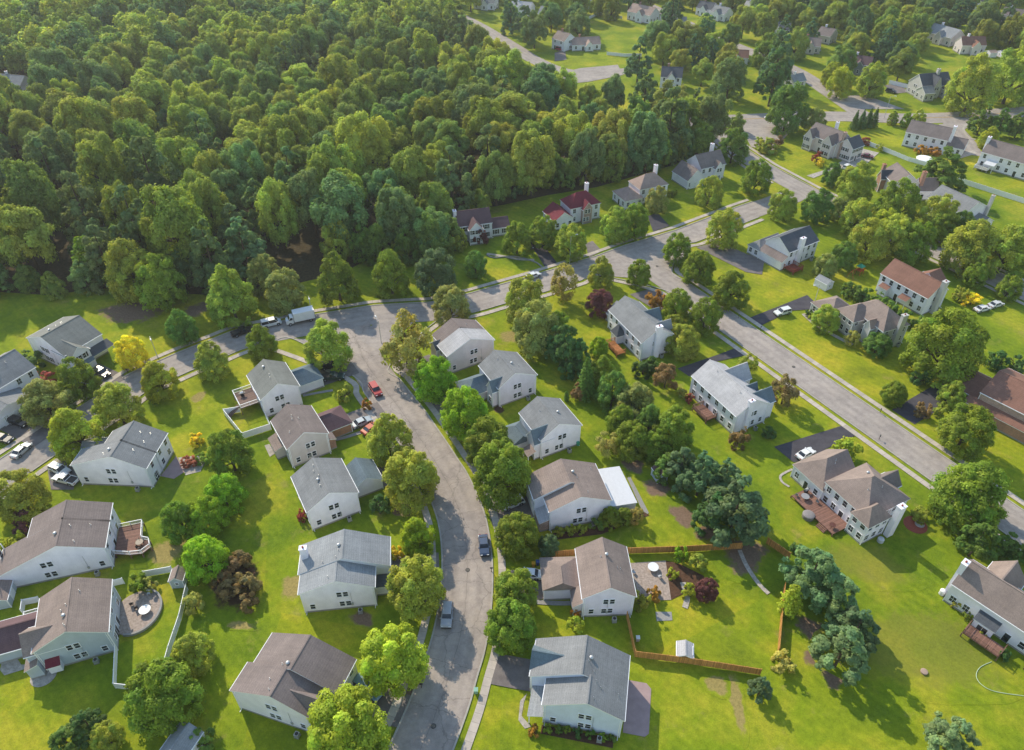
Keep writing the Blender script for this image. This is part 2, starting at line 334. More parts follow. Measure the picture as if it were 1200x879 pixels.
             'v': [{'x': (0, 14.6), 'y': (-9.6, -0.2), 'e': 5.2, 'r': 9.2, 't': 'x', 'rf': 'slate'}, {'x': (10.6, 15.6), 'y': (-2.4, 3.6), 'e': 3.6, 'r': 5.6, 't': 'x', 'w': 'stone', 'rf': 'grey'},
                   {'x': (1.2, 4.4), 'y': (-1, 3), 'e': 4.4, 'r': 7.6, 't': 'y', 'w': 'stone', 'rf': 'slate'}, {'x': (6.4, 9.6), 'y': (-5, 1), 'e': 5.4, 'r': 9, 't': 'y', 'rf': 'slate', 'sides': ('y1',)}],
             'wall': 'stone',
             'roof': 'slate',
             'ch': [(5.4, -4.6, 1.2, 1.2, 11, 'stone')],
             'dense': 1.0},
            {'label': 'low pink roofed ranch house behind the sunny half-round lawn',
             'o': (46.96, 409.88),
             'h': -171.1,
             'v': [{'x': (0.2, 15.3), 'y': (-8, -0.2), 'e': 3, 'r': 5.6, 't': 'x'}, {'x': (4.59, 8.59), 'y': (-2, 1.8), 'e': 2.7, 'r': 4.8, 't': 'y', 'sides': ('y1',)}],
             'wall': 'white',
             'roof': 'pink',
             'dense': 0.9,
             'ch': [(10.709999999999999, -4.4, 0.9, 0.9, 6.8999999999999995, 'brick')]},
            {'label': 'white gabled house beside the red van at the quiet bend',
             'o': (27.21, 405.91),
             'h': 134.6,
             'v': [{'x': (0.2, 8.7), 'y': (-9, -0.2), 'e': 5.2, 'r': 8.2, 't': 'x'}],
             'wall': 'white',
             'roof': 'tan',
             'dense': 0.9,
             'ch': [(6.089999999999999, -4.95, 0.9, 0.9, 9.5, 'brick')]},
            {'label': 'wide house with pink tan roof and brick chimney far up the hill',
             'o': (80.19, 461.37),
             'h': 137.8,
             'v': [{'x': (0.2, 16), 'y': (-10, -0.2), 'e': 4.6, 'r': 8.0, 't': 'x'}, {'x': (4.8, 8.8), 'y': (-2, 1.8), 'e': 4.3, 'r': 6.8, 't': 'y', 'sides': ('y1',)}],
             'wall': 'white',
             'roof': 'pink',
             'dense': 0.9,
             'ch': [(11.2, -5.5, 0.9, 0.9, 9.3, 'brick')]},
            {'label': 'white walled house with plain grey roof near the far street',
             'o': (97.43, 441.69),
             'h': 169.5,
             'v': [{'x': (0.2, 14.9), 'y': (-10, -0.2), 'e': 4.2, 'r': 7.4, 't': 'x'}, {'x': (4.47, 8.469999999999999), 'y': (-2, 1.8), 'e': 3.9000000000000004, 'r': 6.300000000000001, 't': 'y', 'sides': ('y1',)}],
             'wall': 'white',
             'roof': 'grey',
             'dense': 0.9,
             'ch': [(10.43, -5.5, 0.9, 0.9, 8.700000000000001, 'white')]},
            {'label': 'small white house with slate roof and dark red chimney among the trees',
             'o': (77.94, 346.12),
             'h': 169.0,
             'v': [{'x': (0.2, 9.6), 'y': (-9, -0.2), 'e': 5.4, 'r': 8.6, 't': 'x'}, {'x': (2.88, 6.88), 'y': (-2, 1.8), 'e': 5.1000000000000005, 'r': 7.5, 't': 'y', 'sides': ('y1',)}],
             'wall': 'white',
             'roof': 'slate',
             'dense': 0.9,
             'ch': [(6.72, -4.95, 0.9, 0.9, 9.9, 'brick')]},
            {'label': 'low white house with bright rust red roof behind the tree belt',
             'o': (118.26, 384.04),
             'h': 168.6,
             'v': [{'x': (0.2, 12.1), 'y': (-8, -0.2), 'e': 3.2, 'r': 5.8, 't': 'x'}, {'x': (3.63, 7.63), 'y': (-2, 1.8), 'e': 2.9000000000000004, 'r': 5.0, 't': 'y', 'sides': ('y1',)}],
             'wall': 'white',
             'roof': 'rust',
             'dense': 0.9,
             'ch': [(8.469999999999999, -4.4, 0.9, 0.9, 7.1, 'white')]},
            {'label': 'white gabled house with slate roof below the far wood',
             'o': (152.48, 433.47),
             'h': 155.0,
             'v': [{'x': (0.2, 11.1), 'y': (-9, -0.2), 'e': 3.6, 'r': 6.6, 't': 'x'}, {'x': (3.3299999999999996, 7.33), 'y': (-2, 1.8), 'e': 3.3000000000000003, 'r': 5.6, 't': 'y', 'sides': ('y1',)}],
             'wall': 'white',
             'roof': 'slate',
             'dense': 0.9,
             'ch': [(7.77, -4.95, 0.9, 0.9, 7.8999999999999995, 'brick')]},
            {'label': 'tan house half hidden by an ample olive tree',
             'o': (160.23, 402.36),
             'h': 165.3,
             'v': [{'x': (0.2, 10.2), 'y': (-9, -0.2), 'e': 3.6, 'r': 6.6, 't': 'x'}, {'x': (3.0599999999999996, 7.06), 'y': (-2, 1.8), 'e': 3.3000000000000003, 'r': 5.6, 't': 'y', 'sides': ('y1',)}],
             'wall': 'tan',
             'roof': 'tan',
             'dense': 0.9,
             'ch': [(7.139999999999999, -4.95, 0.9, 0.9, 7.8999999999999995, 'brick')]},
            {'label': 'dark sided house with plum grey roof beside the far road',
             'o': (172.75, 367.5),
             'h': 155.0,
             'v': [{'x': (0.2, 10.6), 'y': (-9, -0.2), 'e': 4.4, 'r': 7.2, 't': 'x'}, {'x': (3.1799999999999997, 7.18), 'y': (-2, 1.8), 'e': 4.1000000000000005, 'r': 6.300000000000001, 't': 'y', 'sides': ('y1',)}],
             'wall': 'sage',
             'roof': 'purple',
             'dense': 0.9,
             'ch': [(7.419999999999999, -4.95, 0.9, 0.9, 8.5, 'white')]},
            {'label': 'small white garage house on the corner lawn',
             'o': (136.97, 350.74),
             'h': -154.4,
             'v': [{'x': (0.2, 7.5), 'y': (-6, -0.2), 'e': 3.0, 'r': 5.4, 't': 'x'}],
             'wall': 'white',
             'roof': 'lgrey',
             'dense': 0.9,
             'ch': [(5.25, -3.3000000000000003, 0.9, 0.9, 6.7, 'white')]},
            {'label': 'pale house with grey roofs at the far tree line',
             'o': (233.59, 415.2),
             'h': 119.1,
             'v': [{'x': (0.2, 16), 'y': (-11, -0.2), 'e': 4.4, 'r': 7.8, 't': 'x'}, {'x': (4.8, 8.8), 'y': (-2, 1.8), 'e': 4.1000000000000005, 'r': 6.6, 't': 'y', 'sides': ('y1',)}],
             'wall': 'pink',
             'roof': 'lgrey',
             'dense': 0.9,
             'ch': [(11.2, -6.050000000000001, 0.9, 0.9, 9.1, 'white')]},
            {'label': 'blush walled house with rust roof edge by the far lawn',
             'o': (245.87, 401.98),
             'h': 180.0,
             'v': [{'x': (0.2, 12.5), 'y': (-8, -0.2), 'e': 4.4, 'r': 7.6, 't': 'x'}, {'x': (3.75, 7.75), 'y': (-2, 1.8), 'e': 4.1000000000000005, 'r': 6.5, 't': 'y', 'sides': ('y1',)}],
             'wall': 'pink',
             'roof': 'rust',
             'dense': 0.9,
             'ch': [(8.75, -4.4, 0.9, 0.9, 8.9, 'white')]},
            {'label': 'white house glimpsed beyond the far street trees',
             'o': (124.66, 466.41),
             'h': 129.8,
             'v': [{'x': (0.2, 10.4), 'y': (-8, -0.2), 'e': 4.0, 'r': 7.0, 't': 'x'}, {'x': (3.12, 7.12), 'y': (-2, 1.8), 'e': 3.7, 'r': 6.0, 't': 'y', 'sides': ('y1',)}],
             'wall': 'white',
             'roof': 'grey',
             'dense': 0.9,
             'ch': [(7.279999999999999, -4.4, 0.9, 0.9, 8.3, 'white')]},
            {'label': 'white house at the top frame edge by the far road',
             'o': (-11.01, 493.58),
             'h': 162.9,
             'v': [{'x': (0.2, 13.3), 'y': (-9, -0.2), 'e': 4.0, 'r': 7.2, 't': 'x'}, {'x': (3.99, 7.99), 'y': (-2, 1.8), 'e': 3.7, 'r': 6.1, 't': 'y', 'sides': ('y1',)}],
             'wall': 'white',
             'roof': 'grey',
             'dense': 0.9,
             'ch': [(9.31, -4.95, 0.9, 0.9, 8.5, 'white')]},
            {'label': 'pale roofed house between bright trees near the quiet bend',
             'o': (10.73, 478.36),
             'h': 157.9,
             'v': [{'x': (0.2, 13.2), 'y': (-9, -0.2), 'e': 4.0, 'r': 7.0, 't': 'x'}, {'x': (3.9599999999999995, 7.959999999999999), 'y': (-2, 1.8), 'e': 3.7, 'r': 6.0, 't': 'y', 'sides': ('y1',)}],
             'wall': 'white',
             'roof': 'pale',
             'dense': 0.9,
             'ch': [(9.239999999999998, -4.95, 0.9, 0.9, 8.3, 'white')]},
            {'label': 'grey roofed house in the clearing of the big wood',
             'o': (-199.78, 307.12),
             'h': 164.1,
             'v': [{'x': (0.2, 15.5), 'y': (-11, -0.2), 'e': 4.2, 'r': 7.6, 't': 'x'}, {'x': (4.6499999999999995, 8.649999999999999), 'y': (-2, 1.8), 'e': 3.9000000000000004, 'r': 6.4, 't': 'y', 'sides': ('y1',)}],
             'wall': 'white',
             'roof': 'grey',
             'dense': 0.9,
             'ch': [(10.85, -6.050000000000001, 0.9, 0.9, 8.9, 'white')]},
            {'label': 'white house at the back of the wood clearing',
             'o': (-221.39, 337.3),
             'h': 166.1,
             'v': [{'x': (0.2, 14.3), 'y': (-10, -0.2), 'e': 4.2, 'r': 7.4, 't': 'x'}, {'x': (4.29, 8.29), 'y': (-2, 1.8), 'e': 3.9000000000000004, 'r': 6.300000000000001, 't': 'y', 'sides': ('y1',)}],
             'wall': 'white',
             'roof': 'lgrey',
             'dense': 0.9,
             'ch': [(10.01, -5.5, 0.9, 0.9, 8.700000000000001, 'white')]},
            {'label': 'white house with slate roof at the top edge, deep among trees',
             'o': (293.01, 494.01),
             'h': 166.1,
             'v': [{'x': (0.2, 12.1), 'y': (-9, -0.2), 'e': 4.0, 'r': 7.0, 't': 'x'}, {'x': (3.63, 7.63), 'y': (-2, 1.8), 'e': 3.7, 'r': 6.0, 't': 'y', 'sides': ('y1',)}],
             'wall': 'white',
             'roof': 'slate',
             'dense': 0.9,
             'ch': [(8.469999999999999, -4.95, 0.9, 0.9, 8.3, 'brick')]},
            {'label': 'little white house glimpsed between the tall tree tops',
             'o': (145.44, 481.26),
             'h': 139.8,
             'v': [{'x': (0.2, 7), 'y': (-8, -0.2), 'e': 4.0, 'r': 6.6, 't': 'x'}],
             'wall': 'white',
             'roof': 'pale',
             'dense': 0.9,
             'ch': [(4.8999999999999995, -4.4, 0.9, 0.9, 7.8999999999999995, 'white')]},
            {'label': 'pale house beside the far street, roof dark',
             'o': (119.25, 477.13),
             'h': 142.0,
             'v': [{'x': (0.2, 10.1), 'y': (-9, -0.2), 'e': 4.0, 'r': 7.0, 't': 'x'}, {'x': (3.03, 7.029999999999999), 'y': (-2, 1.8), 'e': 3.7, 'r': 6.0, 't': 'y', 'sides': ('y1',)}],
             'wall': 'white',
             'roof': 'slate',
             'dense': 0.9,
             'ch': [(7.069999999999999, -4.95, 0.9, 0.9, 8.3, 'brick')]},
            {'label': 'tan house with brown roof mostly behind tree crowns',
             'o': (170.88, 419.47),
             'h': 136.4,
             'v': [{'x': (0.2, 8.1), 'y': (-9, -0.2), 'e': 4.0, 'r': 7.0, 't': 'x'}],
             'wall': 'tan',
             'roof': 'brown',
             'dense': 0.9,
             'ch': [(5.669999999999999, -4.95, 0.9, 0.9, 8.3, 'white')]},
            {'label': 'brown roofed house near the top corner of the far lawn',
             'o': (295.51, 461.2),
             'h': 141.4,
             'v': [{'x': (0.2, 10.5), 'y': (-9, -0.2), 'e': 4.0, 'r': 7.0, 't': 'x'}, {'x': (3.15, 7.15), 'y': (-2, 1.8), 'e': 3.7, 'r': 6.0, 't': 'y', 'sides': ('y1',)}],
             'wall': 'pink',
             'roof': 'brown',
             'dense': 0.9,
             'ch': [(7.35, -4.95, 0.9, 0.9, 8.3, 'white')]},
            {'label': 'white house with light grey roof off the quiet bend',
             'o': (23.94, 465.1),
             'h': 151.8,
             'v': [{'x': (0.2, 10.0), 'y': (-9, -0.2), 'e': 4.0, 'r': 7.0, 't': 'x'}, {'x': (3.0, 7.0), 'y': (-2, 1.8), 'e': 3.7, 'r': 6.0, 't': 'y', 'sides': ('y1',)}],
             'wall': 'white',
             'roof': 'lgrey',
             'dense': 0.9,
             'ch': [(7.0, -4.95, 0.9, 0.9, 8.3, 'white')]},
            {'label': 'white house with white car outside far up the hill',
             'o': (47.52, 497.51),
             'h': 156.7,
             'v': [{'x': (0.2, 10.1), 'y': (-9, -0.2), 'e': 4.0, 'r': 7.2, 't': 'x'}, {'x': (3.03, 7.029999999999999), 'y': (-2, 1.8), 'e': 3.7, 'r': 6.1, 't': 'y', 'sides': ('y1',)}],
             'wall': 'white',
             'roof': 'grey',
             'dense': 0.9,
             'ch': [(7.069999999999999, -4.95, 0.9, 0.9, 8.5, 'white')]}],
 'tree_colours': {'sil': (0.075, 0.115, 0.058),
                  'lime': (0.14, 0.17, 0.02),
                  'vivid': (0.095, 0.15, 0.011),
                  'mid': (0.078, 0.112, 0.016),
                  'olive': (0.125, 0.15, 0.027),
                  'dark': (0.036, 0.07, 0.024),
                  'blue': (0.052, 0.09, 0.048),
                  'gold': (0.27, 0.235, 0.018),
                  'purple': (0.06, 0.026, 0.032),
                  'orange': (0.15, 0.085, 0.018),
                  'brown': (0.095, 0.07, 0.036),
                  'grey': (0.11, 0.13, 0.045),
                  'red': (0.12, 0.035, 0.03),
                  'pale': (0.15, 0.145, 0.045),
                  'deep': (0.055, 0.095, 0.022)},
 'trees': [('street_tree', 'round', -45.01, 142.29, 1.334, 1.334, 'olive', 'full round tree on the corner lawn behind the dark driveway cars', 'tree', None),
           ('street_tree', 'oval', -62.2, 145.73, 0.951, 0.951, 'mid', 'slim green tree by the kerb below the white van', 'tree', None),
           ('street_tree', 'oval', -72.22, 138.41, 1.023, 1.023, 'olive', 'round tree on the verge at the top of the sunny corner lawn', 'tree', None),
           ('street_tree', 'round', -81.76, 130.99, 0.998, 0.998, 'lime', 'round yellow-green tree whose disc shadow falls on the bright lawn', 'tree', None),
           ('street_tree', 'round', -87.19, 120.95, 1.148, 1.148, 'olive', 'round verge tree beside the broad grey gable roof', 'tree', None),
           ('street_tree', 'round', -91.84, 111.94, 1.265, 1.265, 'lime', 'wide lime tree by the parked silver sedan at the road', 'tree', None),
           ('street_tree', 'oval', -84.21, 152.09, 0.977, 0.977, 'deep', 'single deep green tree on the north verge by the bare soil', 'tree', None),
           ('garden_tree', 'round', -93.07, 142.0, 0.903, 0.903, 'gold', 'golden yellow tree in front of the wood edge house', 'tree', None),
           ('garden_tree', 'oval', -100.81, 131.1, 1.063, 1.063, 'mid', 'dense green tree at the drive with the white roofed car', 'tree', None),
           ('garden_tree', 'round', -104.13, 123.03, 1.273, 1.082, 'grey', 'grey-olive spreading tree above the dark suv drive', 'tree', None),
           ('shrub', 'ball', -112.14, 134.62, 2.864, 1.719, 'red', 'reddish low shrub between the two wood edge houses', 'shrub', None),
           ('shrub', 'ball', -118.08, 140.51, 3.328, 1.997, 'dark', 'dark evergreen mound below the white gable wall', 'shrub', None),
           ('garden_tree', 'round', -95.24, 95.2, 1.2, 1.14, 'olive', 'loose olive tree at the west edge above the plum bush', 'tree', None),
           ('shrub', 'ball', -93.12, 90.45, 2.601, 2.601, 'purple', 'plum coloured bush beside the brown roofed long house', 'shrub', None),
           ('shrub', 'ball', -93.14, 85.9, 2.241, 2.241, 'lime', 'yellow-green bush at the west edge below the plum bush', 'shrub', None),
           ('garden_tree', 'round', -58.05, 106.56, 1.027, 1.181, 'mid', 'dense green tree in the lawn beyond the plum patio', 'tree', None),
           ('garden_tree', 'oval', -56.24, 96.34, 0.959, 0.959, 'vivid', 'bright green tree in the middle of the west lawns', 'tree', None),
           ('garden_tree', 'round', -62.69, 89.82, 0.831, 0.914, 'mid', 'green tree over the dry grass path by the plum deck', 'tree', None),
           ('garden_tree', 'round', -58.14, 91.01, 0.875, 0.875, 'vivid', 'light green crown joined to the tree over the dry path', 'tree', None),
           ('garden_tree', 'round', -54.96, 81.05, 0.969, 0.969, 'vivid', 'bright bushy tree at the corner of the white fence', 'tree', None),
           ('shrub', 'ball', -50.41, 80.04, 2.456, 2.211, 'brown', 'brown leafless thicket on the west lawn', 'shrub', 'brown thicket shrubs'),
           ('shrub', 'ball', -47.26, 77.54, 2.42, 2.178, 'brown', 'brown leafless thicket on the west lawn', 'shrub', 'brown thicket shrubs'),
           ('shrub', 'ball', -49.82, 75.87, 2.257, 2.031, 'brown', 'brown leafless thicket on the west lawn', 'shrub', 'brown thicket shrubs'),
           ('shrub', 'ball', -46.1, 74.06, 1.817, 1.636, 'brown', 'brown leafless thicket on the west lawn', 'shrub', 'brown thicket shrubs'),
           ('shrub', 'ball', -51.74, 78.95, 1.871, 1.684, 'brown', 'brown leafless thicket on the west lawn', 'shrub', 'brown thicket shrubs'),
           ('shrub', 'ball', -50.09, 82.8, 1.913, 1.721, 'brown', 'brown leafless thicket on the west lawn', 'shrub', 'brown thicket shrubs'),
           ('garden_tree', 'round', -51.6, 63.3, 0.742, 0.816, 'olive', 'tree with orange tinged top along the white fence', 'tree', None),
           ('garden_tree', 'round', -52.9, 55.16, 1.298, 1.233, 'mid', 'big spreading tree at the end of the white fence', 'tree', None),
           ('pine_tree', 'pine', -63.44, 51.82, 0.629, 0.597, 'dark', 'small dark pine in the bed below the clipped lawn', 'tree', None),
           ('garden_tree', 'round', -60.27, 50.38, 0.536, 0.536, 'olive', 'yellow-olive small tree beside the dark pine at the bottom edge', 'tree', None),
           ('pine_tree', 'pine', -66.3, 49.93, 0.564, 0.451, 'deep', 'squat evergreen at the bottom edge west of the yellow-olive tree', 'tree', None),
           ('garden_tree', 'loose', -55.19, 73.3, 0.476, 0.476, 'pale', 'sparse yellowing sapling outside the white fence', 'tree', None),
           ('shrub', 'ball', -46.31, 50.3, 1.794, 1.794, 'deep', 'deep green hedge bush beside the low pale roof at the bottom', 'shrub', None),
           ('shrub', 'ball', -66.39, 77.67, 1.714, 1.714, 'mid', 'leafy green bush by the white fence above the round patio', 'shrub', None),
           ('shrub', 'ball', -64.73, 77.77, 1.288, 1.288, 'pale', 'yellow-green bush by the white fence above the round patio', 'shrub', None),
           ('shrub', 'ball', -68.68, 114.47, 1.566, 1.566, 'gold', 'small golden bush on the bright lawn', 'shrub', None), ('shrub', 'ball', -68.05, 108.23, 1.692, 0.846, 'red', 'reddish low plants edging the plum patio', 'shrub', None),
           ('shrub', 'ball', -65.31, 108.82, 1.696, 1.018, 'mid', 'green clump at the edge of the plum patio', 'shrub', None),
           ('street_tree', 'oval', -25.84, 110.63, 1.184, 1.243, 'olive', 'ample oval tree beside the silver car at the sunny kerb', 'tree', None),
           ('street_tree', 'round', -20.05, 98.54, 1.335, 1.335, 'olive', 'round street tree on the west kerb across from the sunny driveway mouth', 'tree', None),
           ('street_tree', 'round', -17.37, 86.45, 0.742, 0.854, 'vivid', 'young bright green tree on the west verge between two olive crowns', 'tree', None),
           ('street_tree', 'round', -16.51, 74.59, 1.184, 1.184, 'olive', 'wide crowned street tree by the silver grey parked car', 'tree', None),
           ('street_tree', 'round', -18.7, 61.09, 1.224, 1.285, 'lime', 'big lime green tree on the lower west verge', 'tree', None),
           ('street_tree', 'round', -23.89, 49.93, 1.389, 1.389, 'lime', 'largest lime tree, hiding the corner of the front dormer house', 'tree', None),
           ('shrub', 'ball', -21.53, 84.47, 1.265, 1.265, 'gold', 'small yellow-green bush by the stepped grey roof', 'shrub', None),
           ('shrub', 'ball', -31.31, 104.52, 1.984, 1.984, 'deep', 'dark bush at the corner of the blue grey garage', 'shrub', None),
           ('shrub', 'ball', -26.06, 95.03, 2.198, 2.418, 'dark', 'dark evergreen bush against the front of the white house', 'shrub', None),
           ('shrub', 'ball', -41.18, 93.58, 1.019, 1.019, 'red', 'small red shrub behind the white house', 'shrub', None),
           ('shrub', 'ball', -38.7, 128.83, 2.041, 2.45, 'olive', 'small yellowish tree on the little front lawn', 'shrub', None), ('shrub', 'ball', -33.26, 126.05, 1.103, 1.434, 'orange', 'orange bush beside the red car', 'shrub', None),
           ('street_tree', 'loose', -25.65, 141.09, 1.695, 1.949, 'pale', 'airy pale tree at the corner of the junction', 'tree', None),
           ('street_tree', 'round', -16.1, 160.67, 1.209, 1.148, 'grey', 'grey-green round tree on the corner above the blush house', 'tree', None),
           ('street_tree', 'round', -17.83, 130.05, 1.151, 1.208, 'vivid', 'vivid round tree beside the blush sided house', 'tree', None),
           ('street_tree', 'round', -10.56, 118.37, 1.262, 1.262, 'vivid', 'vivid round tree in front of the lavender house', 'tree', None),
           ('street_tree', 'round', -4.97, 109.61, 1.169, 1.169, 'mid', 'green tree, upper of the pair shading the east kerb', 'tree', None),
           ('street_tree', 'round', -2.01, 99.66, 1.417, 1.488, 'mid', 'broad green tree in front of the brick fronted house', 'tree', None),
           ('street_tree', 'round', 0.94, 86.22, 0.961, 0.961, 'mid', 'green tree with yellow leaves between the white suv and the white sedan', 'tree', None),
           ('garden_tree', 'round', 6.81, 85.51, 0.484, 0.484, 'blue', 'small blue-green tree in front of the brick porch', 'tree', None),
           ('street_tree', 'round', 0.59, 74.53, 0.898, 0.898, 'mid', 'green tree just below the white sedan, upper of two touching crowns', 'tree', None),
           ('street_tree', 'round', -0.42, 67.67, 0.991, 0.991, 'mid', 'yellow-flecked green tree, lower of two touching crowns on the east kerb', 'tree', None),
           ('shrub', 'ball', 10.52, 69.23, 1.491, 1.938, 'lime', 'yellow-green teardrop shrub by the grey roofed house', 'shrub', None),
           ('shrub', 'ball', 10.92, 72.27, 0.971, 0.971, 'orange', 'rusty topped shrub touching the teardrop shrub', 'shrub', None),
           ('shrub', 'ball', 5.45, 52.29, 0.732, 0.732, 'mid', 'clipped round shrub in the row under the pale blue side wall', 'shrub', 'clipped shrubs under the pale blue wall'),
           ('shrub', 'ball', 7.14, 52.32, 0.671, 0.671, 'deep', 'clipped round shrub in the row under the pale blue side wall', 'shrub', 'clipped shrubs under the pale blue wall'),
           ('shrub', 'ball', 8.3, 52.19, 0.671, 0.671, 'mid', 'clipped round shrub in the row under the pale blue side wall', 'shrub', 'clipped shrubs under the pale blue wall'),
           ('shrub', 'ball', 9.95, 51.72, 0.85, 0.85, 'dark', 'clipped round shrub in the row under the pale blue side wall', 'shrub', 'clipped shrubs under the pale blue wall'),
           ('shrub', 'ball', 11.87, 51.52, 0.728, 0.728, 'deep', 'clipped round shrub in the row under the pale blue side wall', 'shrub', 'clipped shrubs under the pale blue wall'),
           ('shrub', 'ball', 13.78, 51.17, 0.666, 0.666, 'mid', 'clipped round shrub in the row under the pale blue side wall', 'shrub', 'clipped shrubs under the pale blue wall'),
           ('shrub', 'ball', 15.04, 50.91, 0.665, 0.665, 'deep', 'clipped round shrub in the row under the pale blue side wall', 'shrub', 'clipped shrubs under the pale blue wall'),
           ('shrub', 'ball', 3.36, 51.93, 0.972, 0.972, 'orange', 'round rust coloured shrub at the end of the clipped row', 'shrub', None),
           ('shrub', 'ball', 8.98, 89.83, 0.998, 0.998, 'olive', 'clipped olive shrub in the hedge row beside the white side wall', 'shrub', 'hedge row by the white side wall'),
           ('shrub', 'ball', 11.28, 90.04, 0.999, 0.999, 'olive', 'clipped olive shrub in the hedge row beside the white side wall', 'shrub', 'hedge row by the white side wall'),
           ('shrub', 'ball', 13.43, 90.24, 1.0, 1.0, 'olive', 'clipped olive shrub in the hedge row beside the white side wall', 'shrub', 'hedge row by the white side wall'),
           ('shrub', 'ball', 16.27, 91.18, 1.39, 1.39, 'deep', 'clipped olive shrub in the hedge row beside the white side wall', 'shrub', 'hedge row by the white side wall'),
           ('garden_tree', 'round', 18.9, 92.05, 0.521, 0.469, 'mid', 'bushy green small tree at the end of the hedge row', 'tree', None),
           ('garden_tree', 'round', 21.66, 92.81, 0.427, 0.385, 'mid', 'green bush tree by the sunroom corner', 'tree', None),
           ('garden_tree', 'loose', 23.93, 92.72, 0.443, 0.487, 'pale', 'light feathery shrub tree at the sunroom corner', 'tree', None),
           ('garden_tree', 'round', 3.78, 160.47, 1.305, 1.501, 'olive', 'tall olive tree at the head of the tree line behind the street row', 'tree', None),
           ('garden_tree', 'round', 6.11, 147.99, 1.338, 1.538, 'grey', 'broad grey-green tree in the tree line behind the street row', 'tree', None),
           ('garden_tree', 'round', 10.92, 149.9, 0.956, 1.1, 'mid', 'green tree in front of the dark spruces', 'tree', None),
           ('pine_tree', 'pine', 10.44, 143.86, 0.834, 0.959, 'dark', 'dark evergreen beside the grey-green tree', 'tree', None),
           ('pine_tree', 'pine', 13.25, 139.67, 0.958, 1.245, 'dark', 'tallest dark evergreen in the tree line', 'tree', None),
           ('pine_tree', 'pine', 16.21, 137.23, 0.857, 0.986, 'dark', 'dark evergreen at the lower end of the tree line trio', 'tree', None),
           ('garden_tree', 'round', 23.89, 118.26, 0.746, 0.82, 'mid', 'rounded tree filling the belt above the light green one', 'tree', None),
           ('garden_tree', 'oval', 30.07, 117.36, 0.791, 0.87, 'deep', 'oval dark tree in the belt beside the wide green one', 'tree', None),
           ('garden_tree', 'round', 30.24, 110.62, 0.761, 0.761, 'mid', 'round tree between the light green one and the pines', 'tree', None),
           ('garden_tree', 'oval', 25.4, 126.27, 0.729, 0.802, 'olive', 'oval olive tree next to the grey-leaved one', 'tree', None),
           ('pine_tree', 'pine', 31.54, 104.0, 0.614, 0.614, 'deep', 'small dark pine next to the little plum shed', 'tree', None),
           ('pine_tree', 'pine', 42.27, 99.61, 0.874, 0.918, 'blue', 'blue-green pine at the back of the pine group', 'tree', None),
           ('garden_tree', 'round', 21.67, 146.05, 0.599, 0.599, 'vivid', 'bright sapling on the lawn by the orange deck', 'tree', None),
           ('spruce_tree', 'fir', 17.08, 130.45, 1.003, 1.103, 'deep', 'slim spruce at the lawn edge by the sapling row', 'tree', None),
           ('garden_tree', 'oval', 21.18, 133.44, 0.852, 0.937, 'mid', 'oval green tree between the slim spruce and a broad one', 'tree', None),
           ('garden_tree', 'oval', 22.75, 126.3, 0.918, 1.102, 'deep', 'tall oval tree above the grey-leaved one', 'tree', None),
           ('garden_tree', 'round', 27.36, 122.76, 1.027, 1.027, 'grey', 'grey-leaved round tree in the tree belt', 'tree', None),
           ('shrub', 'ball', 31.77, 138.52, 2.521, 2.269, 'dark', 'dark rounded bush beside the orange deck lawn', 'shrub', None),
           ('shrub', 'ball', 34.86, 139.59, 2.145, 1.931, 'deep', 'deep green bush beside the dark rounded one', 'shrub', None),
           ('garden_tree', 'round', 25.41, 111.41, 0.91, 0.91, 'mid', 'light green round tree at the edge of the pines', 'tree', None),
           ('garden_tree', 'round', 34.43, 114.25, 1.07, 1.07, 'mid', 'wide green tree between the grey-leaved tree and the pines', 'tree', None),
           ('garden_tree', 'loose', 20.53, 111.67, 0.732, 0.586, 'pale', 'thin pale brushy tree in front of the light green round tree', 'tree', None),
           ('garden_tree', 'loose', 36.34, 133.54, 0.863, 0.776, 'brown', 'brownish thin tree by the pale roofed house', 'tree', None),
           ('pine_tree', 'pine', 34.24, 103.01, 0.89, 0.934, 'blue', 'blue-green pine behind the little plum shed', 'tree', None),
           ('pine_tree', 'pine', 37.4, 99.68, 1.029, 1.081, 'blue', 'blue-green pine in the middle of the pine group', 'tree', None),
           ('pine_tree', 'pine', 41.84, 89.96, 1.452, 1.38, 'blue', 'biggest blue-green pine above the wooden fence', 'tree', None),
           ('pine_tree', 'pine', 38.39, 90.96, 0.91, 0.91, 'dark', 'dark pine pressed between the big pine and the fence', 'tree', None),
           ('garden_tree', 'loose', 15.25, 129.6, 0.532, 0.532, 'brown', 'small brownish tree on the strip lawn', 'tree', None),
           ('shrub', 'column', 12.67, 128.68, 0.543, 0.543, 'deep', 'tiny columnar evergreen on the strip lawn', 'shrub', None),
           ('garden_tree', 'round', 23.5, 164.22, 0.912, 0.775, 'purple', 'purple leaved tree on the bright corner lawn', 'tree', None),
           ('garden_tree', 'loose', 13.98, 171.47, 1.126, 1.351, 'pale', 'pale yellow airy tree by the street lamp', 'tree', None),
           ('street_tree', 'oval', 25.25, 178.67, 0.964, 0.964, 'olive', 'green tree on the verge facing the red roofed house', 'tree', None),
           ('street_tree', 'round', 35.89, 178.66, 0.792, 0.872, 'mid', 'small round tree at the tip of the corner lawn', 'tree', None),
           ('shrub', 'ball', 39.24, 167.4, 2.619, 2.357, 'orange', 'orange bush in front of the pale grey roofed house', 'shrub', None),
           ('garden_tree', 'round', 43.89, 162.67, 0.93, 0.93, 'mid', 'green tree by the street end of the pale grey roofed house', 'tree', None),
           ('street_tree', 'round', 50.06, 156.75, 1.036, 1.036, 'mid', 'dense green tree at the kerb of the straight street', 'tree', None),
